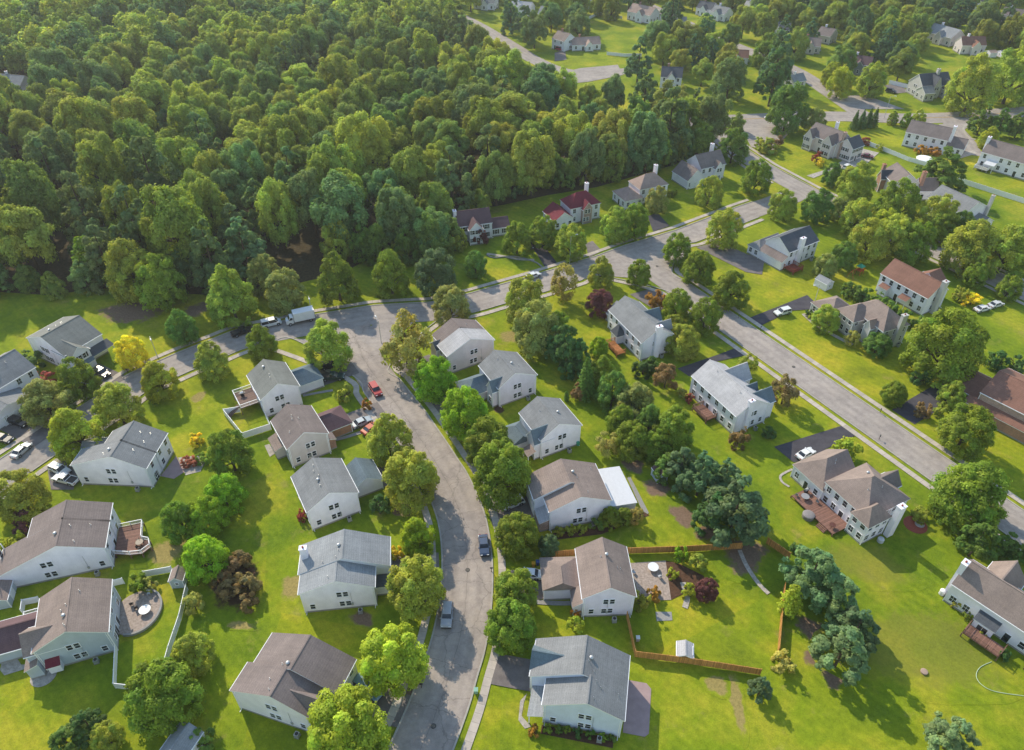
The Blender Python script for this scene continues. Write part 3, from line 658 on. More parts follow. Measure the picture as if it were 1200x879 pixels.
           ('garden_tree', 'round', 42.56, 146.61, 0.995, 0.945, 'olive', 'yellow-olive tree beside the chimney gable', 'tree', None),
           ('garden_tree', 'round', 41.8, 154.7, 0.672, 0.672, 'olive', 'small olive tree in front of the dormers', 'tree', None),
           ('street_tree', 'round', 48.72, 190.93, 0.974, 1.071, 'mid', 'green tree at the curb bend of the upper junction', 'tree', None),
           ('street_tree', 'round', 53.13, 180.22, 1.078, 1.078, 'mid', 'round green tree below the curb bend, beside the wide drive', 'tree', None),
           ('street_tree', 'round', 59.62, 168.79, 1.113, 1.113, 'mid', 'round green tree on the lawn of the straight street', 'tree', None),
           ('street_tree', 'round', 64.93, 201.56, 1.282, 1.346, 'olive', 'round olive tree at the verge above the wide drive', 'tree', None),
           ('street_tree', 'loose', 62.52, 127.58, 0.915, 0.961, 'brown', 'orange-brown thinning tree on the straight street verge', 'tree', None),
           ('garden_tree', 'loose', 56.72, 138.39, 0.662, 0.662, 'olive', 'small thinning tree before the pale blue grey roof', 'tree', None),
           ('shrub', 'ball', 49.0, 114.03, 2.078, 2.286, 'brown', 'round russet bush at the corner of the pale roofed house', 'shrub', None),
           ('shrub', 'ball', 41.39, 128.48, 1.117, 1.117, 'red', 'red flowering bush beside the small red deck', 'shrub', None),
           ('shrub', 'ball', 39.93, 130.29, 1.126, 1.126, 'pale', 'pale flowering bush beside the small red deck', 'shrub', None),
           ('shrub', 'ball', 56.44, 116.9, 1.586, 1.269, 'dark', 'dark bush at the gable foot of the pale roofed house', 'shrub', None),
           ('shrub', 'ball', 71.38, 110.25, 2.888, 2.455, 'lime', 'yellow-green round bush in front of the hip roofed house', 'shrub', None),
           ('shrub', 'ball', 79.77, 93.78, 1.726, 1.035, 'olive', 'low olive bed plants beside the brown circular bed', 'shrub', None), ('shrub', 'ball', 53.48, 86.03, 1.204, 0.722, 'dark', 'dark low shrub by the fence end', 'shrub', None),
           ('pine_tree', 'pine', 52.14, 76.63, 1.145, 1.088, 'sil', 'grey-green pine, upper one of the lawn grove', 'tree', None),
           ('pine_tree', 'pine', 55.46, 72.38, 0.95, 0.95, 'sil', 'grey-green pine in the middle of the lawn grove', 'tree', None),
           ('pine_tree', 'pine', 56.61, 66.86, 0.92, 0.874, 'blue', 'pine on the shaded side of the lawn grove', 'tree', None),
           ('pine_tree', 'pine', 52.79, 62.76, 1.02, 0.969, 'sil', 'pine at the lower end of the lawn grove', 'tree', None),
           ('garden_tree', 'column', 47.88, 72.79, 1.429, 1.429, 'lime', 'yellow-green column of foliage at the fence by the grove', 'tree', None),
           ('shrub', 'ball', 44.18, 62.66, 1.953, 1.562, 'pale', 'sprawling yellow bush over the fence corner', 'shrub', None),
           ('pine_tree', 'pine', 38.97, 57.93, 0.455, 0.455, 'blue', 'lone small pine casting a long shadow on the lower lawn', 'tree', None),
           ('pine_tree', 'pine', 64.74, 49.73, 0.852, 0.724, 'sil', 'small pine cut by the bottom edge', 'tree', None),
           ('shrub', 'ball', 77.69, 73.83, 0.839, 1.175, 'olive', 'climbing plant against the white wall of the east tan house', 'shrub', None),
           ('shrub', 'ball', 78.55, 71.57, 0.76, 0.76, 'mid', 'low plant along the white wall beside the red railed deck', 'shrub', None),
           ('shrub', 'ball', 79.55, 68.29, 0.813, 0.813, 'olive', 'potted greenery at the front of the red railed deck', 'shrub', None),
           ('shrub', 'ball', 81.12, 64.2, 0.923, 0.923, 'dark', 'dark plant beside the steps of the red railed deck', 'shrub', None),
           ('shrub', 'ball', 31.14, 83.7, 1.331, 1.796, 'vivid', 'rounded bright shrub by the wooden fence in the back garden', 'shrub', None),
           ('shrub', 'ball', 29.2, 80.08, 1.089, 1.089, 'lime', 'yellow ball shrub beside the garden deck', 'shrub', None),
           ('shrub', 'ball', 31.31, 76.1, 1.203, 1.684, 'lime', 'egg shaped yellow-green shrub by the garden path', 'shrub', None),
           ('garden_tree', 'round', 34.32, 75.95, 0.475, 0.475, 'purple', 'purple leaved tree in the fenced garden', 'tree', None),
           ('shrub', 'ball', 33.85, 82.21, 1.759, 1.759, 'olive', 'olive shrub behind the purple garden tree', 'shrub', None),
           ('shrub', 'ball', 22.57, 74.04, 1.605, 1.926, 'olive', 'olive bushy shrub at the house end of the garden', 'shrub', None),
           ('shrub', 'ball', 25.12, 75.75, 1.414, 1.414, 'orange', 'rust leaved shrub on the garden patio', 'shrub', None),
           ('garden_tree', 'round', 87.97, 94.54, 1.57, 1.491, 'mid', 'large green tree at the end of the straight street', 'tree', None),
           ('pine_tree', 'pine', 85.29, 84.66, 0.843, 0.843, 'deep', 'dark spruce-like tree above the tan roofed east house', 'tree', None),
           ('pine_tree', 'pine', 91.37, 85.14, 0.555, 0.555, 'deep', 'small dark pine beside the street, by the tan roofed east house', 'tree', None),
           ('pine_tree', 'pine', 93.29, 83.35, 0.477, 0.477, 'deep', 'pine cut by the east edge above the tan roofed house', 'tree', None),
           ('garden_tree', 'round', 102.61, 138.41, 2.029, 1.928, 'mid', 'broad mature tree behind the stone front house', 'tree', None),
           ('garden_tree', 'round', 88.19, 128.28, 0.692, 0.623, 'mid', 'small dense tree on the verge before the dark asphalt drive', 'tree', None),
           ('garden_tree', 'oval', 100.7, 126.97, 0.732, 0.732, 'olive', 'small olive tree beside the dark asphalt drive', 'tree', None),
           ('garden_tree', 'round', 96.44, 112.95, 1.271, 1.271, 'mid', 'green tree in front of the brick house', 'tree', None),
           ('shrub', 'ball', 92.98, 123.31, 1.813, 1.813, 'brown', 'brown bush at the mouth of the dark asphalt drive', 'shrub', None),
           ('shrub', 'ball', 97.02, 123.79, 1.365, 1.365, 'olive', 'little olive bush beside the brown one', 'shrub', None), ('shrub', 'ball', 97.3, 134.58, 2.096, 2.306, 'dark', 'dark bush beneath the broad mature tree', 'shrub', None),
           ('shrub', 'ball', 118.84, 141.19, 2.548, 2.548, 'dark', 'dark bush behind the brick house', 'shrub', None),
           ('shrub', 'ball', 122.92, 140.09, 2.342, 2.342, 'dark', 'dark bush at the east edge behind the brick house', 'shrub', None),
           ('garden_tree', 'round', 81.76, 156.93, 0.833, 0.791, 'olive', 'olive tree at the front corner of the stone front house', 'tree', None),
           ('shrub', 'ball', 79.83, 163.19, 0.97, 0.97, 'dark', 'tiny dark ball shrub on the front walk', 'shrub', None), ('shrub', 'ball', 80.24, 161.59, 0.964, 0.964, 'lime', 'tiny lime ball shrub on the front walk', 'shrub', None),
           ('garden_tree', 'round', 91.55, 147.09, 0.802, 0.602, 'deep', 'dark green bushy tree by the stone front house', 'tree', None),
           ('garden_tree', 'loose', 86.47, 150.34, 0.524, 0.524, 'pale', 'thin pale sapling in front of the stone front', 'tree', None),
           ('shrub', 'ball', 94.27, 173.15, 2.232, 2.232, 'deep', 'rounded hedge bush between the rust roof and the tan hip roof', 'shrub', 'hedge between the two houses'),
           ('shrub', 'ball', 96.26, 171.43, 2.218, 2.218, 'deep', 'rounded hedge bush between the rust roof and the tan hip roof', 'shrub', 'hedge between the two houses'),
           ('shrub', 'ball', 97.83, 169.32, 2.2, 2.2, 'deep', 'rounded hedge bush between the rust roof and the tan hip roof', 'shrub', 'hedge between the two houses'),
           ('shrub', 'ball', 99.68, 166.82, 2.179, 2.179, 'deep', 'rounded hedge bush between the rust roof and the tan hip roof', 'shrub', 'hedge between the two houses'),
           ('shrub', 'ball', 101.49, 164.37, 2.158, 2.158, 'deep', 'rounded hedge bush between the rust roof and the tan hip roof', 'shrub', 'hedge between the two houses'),
           ('shrub', 'ball', 102.89, 161.58, 2.135, 2.135, 'deep', 'rounded hedge bush between the rust roof and the tan hip roof', 'shrub', 'hedge between the two houses'),
           ('shrub', 'ball', 103.8, 158.84, 2.112, 2.112, 'deep', 'rounded hedge bush between the rust roof and the tan hip roof', 'shrub', 'hedge between the two houses'),
           ('shrub', 'ball', 105.84, 157.3, 2.099, 2.099, 'deep', 'rounded hedge bush between the rust roof and the tan hip roof', 'shrub', 'hedge between the two houses'),
           ('garden_tree', 'round', 90.13, 182.92, 0.806, 0.806, 'grey', 'greyish tree beside the small white shed', 'tree', None),
           ('garden_tree', 'round', 97.4, 188.58, 0.88, 0.88, 'deep', 'dark tree above the red and green playset', 'tree', None),
           ('garden_tree', 'round', 106.18, 193.94, 1.366, 1.366, 'olive', 'light olive tree behind the playset', 'tree', None),
           ('garden_tree', 'round', 113.85, 195.43, 1.374, 1.374, 'olive', 'broad olive tree behind the rust roofed colonial', 'tree', None),
           ('garden_tree', 'round', 119.0, 191.97, 1.357, 1.357, 'mid', 'green tree at the back of the rust roofed colonial', 'tree', None),
           ('garden_tree', 'round', 115.4, 205.9, 1.057, 1.057, 'lime', 'bright young crown in the back tree belt', 'tree', None),
           ('garden_tree', 'round', 133.1, 187.64, 1.677, 1.677, 'olive', 'wide olive tree across the far side street', 'tree', None),
           ('garden_tree', 'round', 142.1, 185.3, 1.607, 1.607, 'olive', 'wide olive tree near the east edge on the far side street', 'tree', None),
           ('garden_tree', 'round', 131.2, 178.6, 0.765, 0.765, 'mid', 'small round tree on the verge of the far side street', 'tree', None),
           ('garden_tree', 'round', 137.27, 171.84, 0.773, 0.773, 'mid', 'round tree by the white cars in the far drive', 'tree', None),
           ('garden_tree', 'round', 132.68, 204.29, 1.052, 1.052, 'mid', 'green tree beside the far side street', 'tree', None),
           ('garden_tree', 'round', 140.51, 207.02, 0.938, 0.938, 'deep', 'dark tree by the far side street corner', 'tree', None),
           ('shrub', 'ball', 126.43, 168.93, 2.641, 1.585, 'gold', 'golden low bushes beside the rust roofed colonial', 'shrub', None),
           ('shrub', 'ball', 123.93, 170.9, 1.993, 1.993, 'olive', 'olive bush beside the golden bushes', 'shrub', None),
           ('garden_tree', 'round', 87.88, 219.01, 1.039, 1.091, 'olive', 'light round tree at the upper junction mouth', 'tree', None),
           ('garden_tree', 'round', 98.44, 217.14, 1.16, 1.218, 'deep', 'dark full tree on the verge of the upper street', 'tree', None),
           ('garden_tree', 'round', 106.85, 219.24, 0.783, 0.822, 'grey', 'grey-green tree next to the dark full one', 'tree', None),
           ('garden_tree', 'round', 114.87, 229.84, 1.503, 1.579, 'olive', 'broad olive tree facing the brick entry house', 'tree', None),
           ('garden_tree', 'round', 112.94, 244.89, 0.847, 0.889, 'deep', 'dark slender tree by the pale concrete drive', 'tree', None),
           ('garden_tree', 'round', 123.21, 216.23, 1.534, 1.611, 'mid', 'round green tree in the front yard of the white gable end', 'tree', None),
           ('garden_tree', 'round', 108.57, 209.71, 1.194, 1.254, 'olive', 'olive tree lower on the upper street verge', 'tree', None),
           ('garden_tree', 'round', 133.07, 208.47, 1.373, 1.442, 'olive', 'olive tree by the grey roofed house with the flue', 'tree', None),
           ('garden_tree', 'round', 84.07, 238.26, 1.239, 1.301, 'mid', 'round green tree on the inner verge of the bend', 'tree', None),
           ('garden_tree', 'round', 111.17, 295.78, 1.929, 2.026, 'deep', 'dense dark round tree at the through road corner', 'tree', None),
           ('garden_tree', 'round', 121.77, 293.13, 1.048, 1.1, 'grey', 'grey-green small tree by the through road', 'tree', None),
           ('garden_tree', 'round', 82.09, 264.0, 1.335, 1.402, 'deep', 'dark tree ending the wood at the bend', 'tree', None), ('garden_tree', 'round', 146.47, 335.95, 1.341, 1.408, 'lime', 'lime tree along the far street', 'tree', None),
           ('garden_tree', 'round', 148.73, 351.82, 1.116, 1.171, 'lime', 'slim lime tree along the far street', 'tree', None),
           ('garden_tree', 'round', 161.29, 337.68, 1.523, 1.599, 'olive', 'olive tree beside the dark sided house', 'tree', None),
           ('garden_tree', 'round', 194.96, 316.83, 2.447, 2.569, 'olive', 'wide tree on long trunks by the stone house lawn', 'tree', None),
           ('garden_tree', 'round', 217.72, 328.21, 2.515, 2.641, 'olive', 'wide tree at the east edge of the stone house lawn', 'tree', None),
           ('garden_tree', 'round', 185.18, 278.61, 0.855, 0.898, 'lime', 'yellowish small tree beside the far corner', 'tree', None),
           ('pine_tree', 'pine', 148.04, 239.27, 1.925, 1.444, 'deep', 'spreading pine above the grey roofed house with the flue', 'tree', None),
           ('pine_tree', 'pine', 112.83, 324.89, 1.722, 2.238, 'dark', 'tall dark conifer behind the corner lawn', 'tree', None),
           ('spruce_tree', 'fir', 140.18, 297.48, 0.782, 0.782, 'dark', 'dark conical evergreen in the tight clump at the through road', 'tree', 'evergreen clump at the through road'),
           ('spruce_tree', 'fir', 143.31, 298.41, 0.784, 0.784, 'dark', 'dark conical evergreen in the tight clump at the through road', 'tree', 'evergreen clump at the through road'),
           ('spruce_tree', 'fir', 146.45, 299.35, 0.786, 0.786, 'dark', 'dark conical evergreen in the tight clump at the through road', 'tree', 'evergreen clump at the through road'),
           ('spruce_tree', 'fir', 149.25, 300.29, 0.788, 0.788, 'dark', 'dark conical evergreen in the tight clump at the through road', 'tree', 'evergreen clump at the through road'),
           ('garden_tree', 'oval', 158.07, 302.87, 0.576, 0.576, 'mid', 'small upright tree, the one beside the evergreen clump', 'tree', None),
           ('garden_tree', 'oval', 162.62, 300.38, 0.616, 0.616, 'mid', 'small upright tree between two others on the road bank', 'tree', None),
           ('garden_tree', 'oval', 167.37, 300.52, 0.748, 0.748, 'olive', 'small wider tree at the end of the road bank trio', 'tree', None),
           ('pine_tree', 'pine', 188.05, 291.34, 1.201, 1.141, 'deep', 'conifer by the curved walk of the far corner', 'tree', None),
           ('pine_tree', 'pine', 194.92, 289.76, 1.117, 1.061, 'deep', 'conifer in the middle of the far corner planting', 'tree', None),
           ('pine_tree', 'pine', 201.45, 287.99, 1.112, 1.056, 'deep', 'conifer at the east edge of the far corner planting', 'tree', None),
           ('shrub', 'ball', 98.34, 274.1, 3.697, 2.958, 'olive', 'olive shrubs along the corner bank', 'shrub', None), ('shrub', 'ball', 102.97, 278.59, 3.122, 2.498, 'brown', 'brown shrub on the corner bank', 'shrub', None),
           ('shrub', 'ball', 115.18, 266.39, 2.117, 1.694, 'red', 'red shrub before the twin gable house', 'shrub', None), ('shrub', 'ball', 114.31, 261.7, 2.089, 1.672, 'gold', 'yellow shrub before the twin gable house', 'shrub', None),
           ('shrub', 'ball', 97.08, 277.49, 2.803, 2.243, 'olive', 'low olive shrub at the tip of the corner bank', 'shrub', None),
           ('shrub', 'ball', 156.88, 272.26, 2.458, 1.966, 'orange', 'orange flower bed shrub behind the brown roof', 'shrub', None),
           ('shrub', 'ball', 160.38, 269.83, 2.441, 1.953, 'orange', 'long orange flower bed clump behind the brown roof', 'shrub', None),
           ('shrub', 'ball', 139.33, 281.8, 1.894, 1.515, 'red', 'red flowering clump on the lawn bed', 'shrub', None), ('shrub', 'ball', 142.74, 275.88, 1.864, 1.491, 'olive', 'low clump in the middle of the lawn bed', 'shrub', None),
           ('shrub', 'ball', 55.35, 235.77, 1.661, 1.329, 'mid', 'small shrub before the white gabled house', 'shrub', None),
           ('garden_tree', 'round', -10.57, 183.99, 0.808, 0.849, 'deep', 'oval tree on the lawn below the plum roofed house', 'tree', None),
           ('garden_tree', 'round', 1.54, 196.78, 1.054, 1.107, 'mid', 'green tree hiding the corner of the plum roofed house', 'tree', None),
           ('garden_tree', 'round', 9.89, 201.18, 1.04, 1.092, 'mid', 'low leafy tree between the plum and the red roofs', 'tree', None),
           ('garden_tree', 'round', 17.52, 194.47, 1.134, 1.19, 'olive', 'light green tree beside the tall street lamp', 'tree', None),
           ('garden_tree', 'round', 32.2, 205.64, 1.147, 1.205, 'olive', 'olive tree, first of two touching at the tan hip roof drive', 'tree', None),
           ('garden_tree', 'round', 38.53, 207.56, 1.124, 1.18, 'mid', 'green tree, second of two touching at the tan hip roof drive', 'tree', None),
           ('garden_tree', 'round', 47.81, 223.93, 0.925, 0.971, 'grey', 'greyish tree in front of the tan hip roof', 'tree', None),
           ('garden_tree', 'round', 66.02, 228.39, 1.103, 1.159, 'olive', 'round tree on the lawn of the white gabled house', 'tree', None),
           ('shrub', 'ball', -9.75, 202.59, 2.23, 2.677, 'purple', 'purple bush under the white chimney', 'shrub', None),
           ('garden_tree', 'round', -104.5, 174.07, 1.59, 1.828, 'olive', 'pale topped tree standing out of the wood above the bare soil', 'tree', None),
           ('garden_tree', 'round', -94.95, 168.42, 1.505, 1.656, 'mid', 'green tree at the wood edge beside the pale topped one', 'tree', None),
           ('spruce_tree', 'column', -119.67, 180.91, 3.207, 2.726, 'mid', 'columnar tree at the wood edge over the dim lawn', 'tree', None),
           ('garden_tree', 'oval', -73.87, 161.82, 1.562, 1.718, 'olive', 'oval tree at the wood edge near the dark parked pickup', 'tree', None),
           ('garden_tree', 'round', -61.24, 167.39, 1.24, 1.24, 'grey', 'tree at the wood edge above the white box truck', 'tree', None),
           ('garden_tree', 'oval', -47.68, 170.96, 1.45, 1.523, 'mid', 'dense tree at the wood edge opposite the junction', 'tree', None),
           ('garden_tree', 'oval', -33.6, 174.44, 1.237, 1.422, 'mid', 'oval tree at the wood edge, beside the opening of the dim lawn', 'tree', None),
           ('garden_tree', 'round', -21.04, 175.85, 1.389, 1.389, 'blue', 'blue-green tree at the wood edge over the road', 'tree', None),
           ('garden_tree', 'oval', -44.06, 192.35, 0.947, 1.231, 'deep', 'vivid young tree in the wood edge row', 'tree', None),
           ('garden_tree', 'oval', -39.57, 191.17, 1.004, 1.306, 'deep', 'vivid young tree touching its twin in the wood edge row', 'tree', None),
           ('garden_tree', 'oval', -31.14, 191.2, 0.944, 1.133, 'deep', 'young green tree further along the wood edge row', 'tree', None),
           ('pine_tree', 'pine', -75.81, 182.94, 1.584, 1.742, 'blue', 'blue-green pine leaning out of the wood edge', 'tree', None),
           ('garden_tree', 'round', -68.44, 174.91, 1.165, 1.281, 'grey', 'grey leaved tree at the wood edge', 'tree', None)],
 'roads': [('a',
            [(-132.52, 58.89), (-115.51, 88.91), (-98.76, 118.97), (-93.26, 128.48), (-89.66, 135.61), (-81.07, 143.76), (-70.31, 152.64), (-52.05, 159.38), (-37.26, 163.75), (-21.21, 165.49), (-10.49, 169.92), (8.04, 179.68),
             (27.17, 190.68), (37.29, 197.5), (55.05, 207.59), (78.84, 224.06), (90, 231), (100, 238.5)],
            9.0),
           ('b', [(-42, 158), (-37.5, 145.5), (-31, 134), (-23.8, 122.5), (-18, 112), (-13.3, 103), (-10, 94), (-8.4, 84.5), (-8.2, 75), (-9, 67), (-11.3, 57), (-13.7, 49.5), (-17, 41), (-23, 29), (-32, 16)], 9.0),
           ('c', [(34.93, 197.46), (43.2, 183.76), (55.61, 163.22), (71.64, 136.68), (92.32, 102.44), (107.83, 76.76), (123.34, 51.08)], 8.4),
           ('d', [(82, 300), (85, 283), (93, 260), (104, 238), (121, 212), (137.5, 186), (150, 166), (166, 140)], 8.6), ('e', [(20, 298), (60, 304), (96.3, 308.8), (134, 312.5), (168.5, 310), (196, 312.5), (222, 318), (320, 335)], 11.5),
           ('f', [(150, 314), (146, 340), (138.5, 378.7), (117.5, 423.7), (104.2, 458.7), (93.7, 486.3), (78, 530), (60, 580)], 9),
           ('g', [(-80, 565), (-56.3, 521.3), (-22.6, 464.4), (0, 417.2), (13, 389.9), (29, 372), (56, 374), (64, 376)], 9), ('h', [(184.88, 308.8), (182.36, 297.24), (180.41, 283.69), (176.64, 271.05)], 7)],
 'road_patches': [[(-33.5, 147.33), (-26.07, 160.44), (-36, 161), (-40, 153)], [(-41.5, 143.67), (-42, 152), (-56.58, 152.91)], [(39.7, 181.64), (40, 192), (30, 192), (24.63, 184.03)],
                  [(46.71, 185.88), (52.83, 201.16), (46, 204), (40, 192)], [(94.65, 302.94), (93.69, 279.38), (100.67, 274.33), (116.28, 299.12), (129.99, 308.8), (126.52, 321.08)],
                  [(148.85, 321.08), (149.36, 338.65), (161.0, 338.65), (171.18, 321.08)], [(177.9, 302.94), (177.09, 297.24), (185.86, 297.24), (198.6, 308.8)],
                  [(12.29, 362.85), (19.23, 352.85), (36.47, 357.8), (53.87, 368.02), (53.19, 384.25), (33.92, 378.71)]],
 'drives': [([(33.07, 173.81), (40.0, 176.9), (45.01, 170.79), (39.84, 164.94)], 'grey'), ([(40.63, 140.54), (51.49, 145.93), (56.4, 148.59), (59.0, 145.93), (50.93, 143.34), (42.94, 137.49)], 'dark'),
            ([(56.88, 113.41), (74.7, 120.37), (76.13, 117.07), (67.87, 112.76), (65.76, 110.52), (59.76, 108.75)], 'dark'), ([(63.81, 162.29), (82.74, 173.41), (83.91, 169.35), (81.2, 166.26), (75.85, 165.65), (66.15, 158.79)], 'dark'),
            ([(56.89, 200.23), (64.82, 203.97), (71.4, 196.06), (76.18, 193.52), (72.96, 184.26), (68.58, 185.68)], 'grey'), ([(87.25, 125.45), (101.9, 134.84), (108.55, 132.32), (103.57, 128.7), (90.39, 120.54)], 'dark'),
            ([(5.93, 201.55), (9.3, 202.68), (13.38, 191.22), (9.96, 187.84)], 'dark'), ([(22.66, 202.36), (25.21, 204.3), (27.57, 197.92), (23.35, 194.23)], 'grey'),
            ([(44.71, 220.8), (48.32, 223.36), (51.03, 214.05), (45.09, 210.28)], 'dark'),
            ([(127.64, 268.31), (135.83, 278.12), (141.55, 273.38), (132.2, 262.06), (117.28, 256.66), (109.06, 250.39), (107.08, 252.45), (115.86, 257.73)], 'conc'),
            ([(-97.3, 106.29), (-96.33, 110.26), (-90.86, 106.29), (-89.52, 101.07), (-94.05, 101.07)], 'grey'), ([(-105.29, 139.21), (-102.37, 142.57), (-94.12, 137.9), (-96.89, 132.78)], 'grey'),
            ([(168.46, 271.06), (179.07, 275.73), (179.56, 272.92), (170.86, 268.31)], 'conc'), ([(174.73, 340.96), (174.72, 352.85), (182.13, 355.31), (182.73, 343.29)], 'grey'),
            ([(22.37, 404.7), (28.08, 410.87), (27.95, 392.81), (21.7, 389.92)], 'grey')],
 'walks': [([(-26.74, 12.36), (-23.74, 16.69), (-20.74, 21.02), (-17.47, 25.79), (-14.28, 32.14), (-11.13, 38.45), (-7.67, 47.35), (-5.14, 55.25), (-3.91, 60.57), (-2.67, 66.05), (-1.8, 74.78), (-2.03, 85.1), (-3.81, 95.64), (-7.4, 105.47),
             (-9.98, 110.46), (-12.36, 115.03), (-15.3, 120.34), (-18.29, 125.76), (-21.98, 131.65), (-25.5, 137.28), (-28.68, 142.9), (-19.59, 159.3), (-13.4, 161.79), (-7.79, 164.11), (-2.87, 166.7), (1.76, 169.14), (6.39, 171.58),
             (11.13, 174.08), (16.01, 176.88), (20.8, 179.63), (25.58, 182.38), (41.09, 175.47), (44.19, 170.33), (47.29, 165.2), (50.39, 160.06), (53.06, 155.64), (55.73, 151.22), (58.4, 146.79), (61.08, 142.37), (63.75, 137.95),
             (66.42, 133.53), (69.0, 129.25), (71.59, 124.97), (74.17, 120.69), (76.76, 116.41), (79.34, 112.13), (81.93, 107.85), (84.51, 103.57), (87.1, 99.29), (89.68, 95.01), (92.27, 90.73), (94.85, 86.45), (97.44, 82.17),
             (100.02, 77.89), (102.61, 73.61)],
            1.35),
           ([(125.98, 58.51), (123.39, 62.79), (120.81, 67.07), (118.22, 71.35), (115.64, 75.63), (113.05, 79.91), (110.47, 84.19), (107.88, 88.47), (105.3, 92.75), (102.71, 97.03), (100.13, 101.31), (97.54, 105.59), (94.96, 109.87),
             (92.37, 114.15), (89.79, 118.43), (87.2, 122.71), (84.62, 126.99), (82.03, 131.27), (79.45, 135.55), (76.86, 139.83), (74.19, 144.26), (71.52, 148.68), (68.85, 153.1), (66.18, 157.52), (63.51, 161.95), (60.83, 166.37),
             (57.73, 171.51), (54.63, 176.64), (51.53, 181.78), (48.43, 186.91), (53.77, 199.5), (58.47, 202.18), (63.45, 205.62), (68.21, 208.92), (72.97, 212.21), (77.73, 215.5), (82.35, 218.71)],
            1.35),
           ([(-132.42, 72.06), (-129.58, 77.06), (-126.75, 82.06), (-123.91, 87.07), (-121.09, 92.05), (-118.31, 97.04), (-115.52, 102.05), (-112.72, 107.06), (-109.93, 112.07), (-107.14, 117.08), (-104.32, 122.13), (-101.55, 126.93),
             (-98.9, 131.5), (-94.89, 139.3), (-89.77, 144.33), (-85.3, 148.57), (-79.76, 153.14), (-73.54, 158.17), (-66.44, 160.89), (-60.35, 163.14), (-54.09, 165.45), (-48.93, 166.98), (-44.0, 168.43), (-38.5, 170.03), (-32.6, 170.69),
             (-27.24, 171.27), (-22.82, 171.68), (-18.29, 173.62), (-13.19, 175.72), (-8.84, 178.02), (-4.21, 180.46), (0.43, 182.9), (4.95, 185.29), (9.63, 187.98), (14.42, 190.73), (19.2, 193.48), (23.77, 196.11), (28.65, 199.4),
             (33.9, 202.93), (38.57, 205.59), (43.01, 208.11), (47.45, 210.63), (51.63, 213.0), (56.17, 216.15), (60.93, 219.44), (65.68, 222.73), (70.44, 226.03), (75.34, 229.42), (81.04, 232.96)],
            1.35),
           ([(-126.95, 55.74), (-124.12, 60.74), (-121.28, 65.75), (-118.45, 70.75), (-115.61, 75.75), (-112.77, 80.76), (-109.93, 85.78), (-107.13, 90.81), (-104.33, 95.82), (-101.54, 100.83), (-98.75, 105.84), (-95.96, 110.85),
             (-93.19, 115.81), (-90.47, 120.52), (-87.61, 125.46), (-84.43, 131.92), (-80.96, 135.04), (-76.84, 138.96), (-71.62, 143.26), (-67.09, 147.11), (-62.01, 148.88), (-39.82, 136.6), (-36.5, 130.72), (-32.82, 124.85),
             (-29.31, 119.24), (-26.5, 114.16), (-23.64, 108.97), (-21.32, 104.54), (-19.2, 100.53), (-16.19, 92.36), (-14.77, 83.9), (-14.6, 75.22), (-15.33, 67.95), (-16.39, 63.43), (-17.46, 58.75), (-19.73, 51.65), (-22.87, 43.55),
             (-25.72, 37.86), (-28.53, 32.21), (-31.26, 28.31), (-34.26, 23.98), (-37.26, 19.64)],
            1.35),
           ([(89.01, 295.39), (90.01, 289.73), (90.9, 284.55), (92.76, 279.25), (94.76, 273.5), (96.76, 267.75), (98.62, 262.37), (101.21, 257.23), (103.96, 251.73), (106.71, 246.23), (109.3, 241.01), (111.94, 237.0), (114.77, 232.67),
             (117.61, 228.34), (120.44, 224.0), (123.27, 219.67), (126.13, 215.3), (128.9, 210.94), (131.65, 206.6), (134.4, 202.27), (137.15, 197.94), (139.9, 193.6), (142.66, 189.25), (145.8, 184.23), (148.92, 179.23), (152.05, 174.23),
             (155.18, 169.22), (157.86, 164.86), (160.53, 160.53), (163.2, 156.2), (165.86, 151.86), (168.53, 147.53), (171.2, 143.2)],
            1.35),
           ([(104.56, 226.0), (107.39, 221.66), (110.23, 217.33), (113.06, 213.0), (115.87, 208.7), (118.6, 204.4), (121.35, 200.06), (124.1, 195.73), (126.85, 191.4), (129.6, 187.06), (132.34, 182.75), (135.45, 177.77), (138.58, 172.77),
             (141.7, 167.77), (144.82, 162.78), (147.47, 158.47), (150.14, 154.14), (152.8, 149.8), (155.47, 145.47), (158.14, 141.14), (160.8, 136.8)],
            1.35),
           ([(76.99, 293.27), (77.99, 287.61), (79.1, 281.45), (81.24, 275.25), (83.24, 269.5), (85.24, 263.75), (87.38, 257.63), (90.29, 251.77), (93.04, 246.27)], 1.35)],
 'kerbs': [[(-28.2, 13.37), (-25.2, 17.7), (-22.2, 22.04), (-19.0, 26.68), (-15.87, 32.93), (-12.76, 39.16), (-9.35, 47.95), (-6.86, 55.74), (-5.65, 60.96), (-4.43, 66.31), (-3.58, 74.84), (-3.8, 84.94), (-5.53, 95.18), (-9.04, 104.78),
            (-11.55, 109.64), (-13.93, 114.19), (-16.86, 119.48), (-19.82, 124.85), (-23.48, 130.7), (-27.03, 136.36), (-30.23, 142.02), (-20.04, 161.02), (-14.08, 163.43), (-8.54, 165.73), (-3.7, 168.27), (0.93, 170.71), (5.56, 173.15),
            (10.27, 175.64), (15.13, 178.43), (19.91, 181.18), (24.69, 183.93), (42.61, 176.39), (45.71, 171.25), (48.81, 166.12), (51.92, 160.98), (54.59, 156.56), (57.26, 152.14), (59.93, 147.71), (62.6, 143.29), (65.27, 138.87),
            (67.94, 134.45), (70.53, 130.17), (73.11, 125.89), (75.7, 121.61), (78.28, 117.33), (80.87, 113.05), (83.45, 108.77), (86.04, 104.49), (88.62, 100.21), (91.21, 95.93), (93.79, 91.65), (96.38, 87.37), (98.96, 83.09),
            (101.55, 78.81), (104.13, 74.53), (106.72, 70.25)],
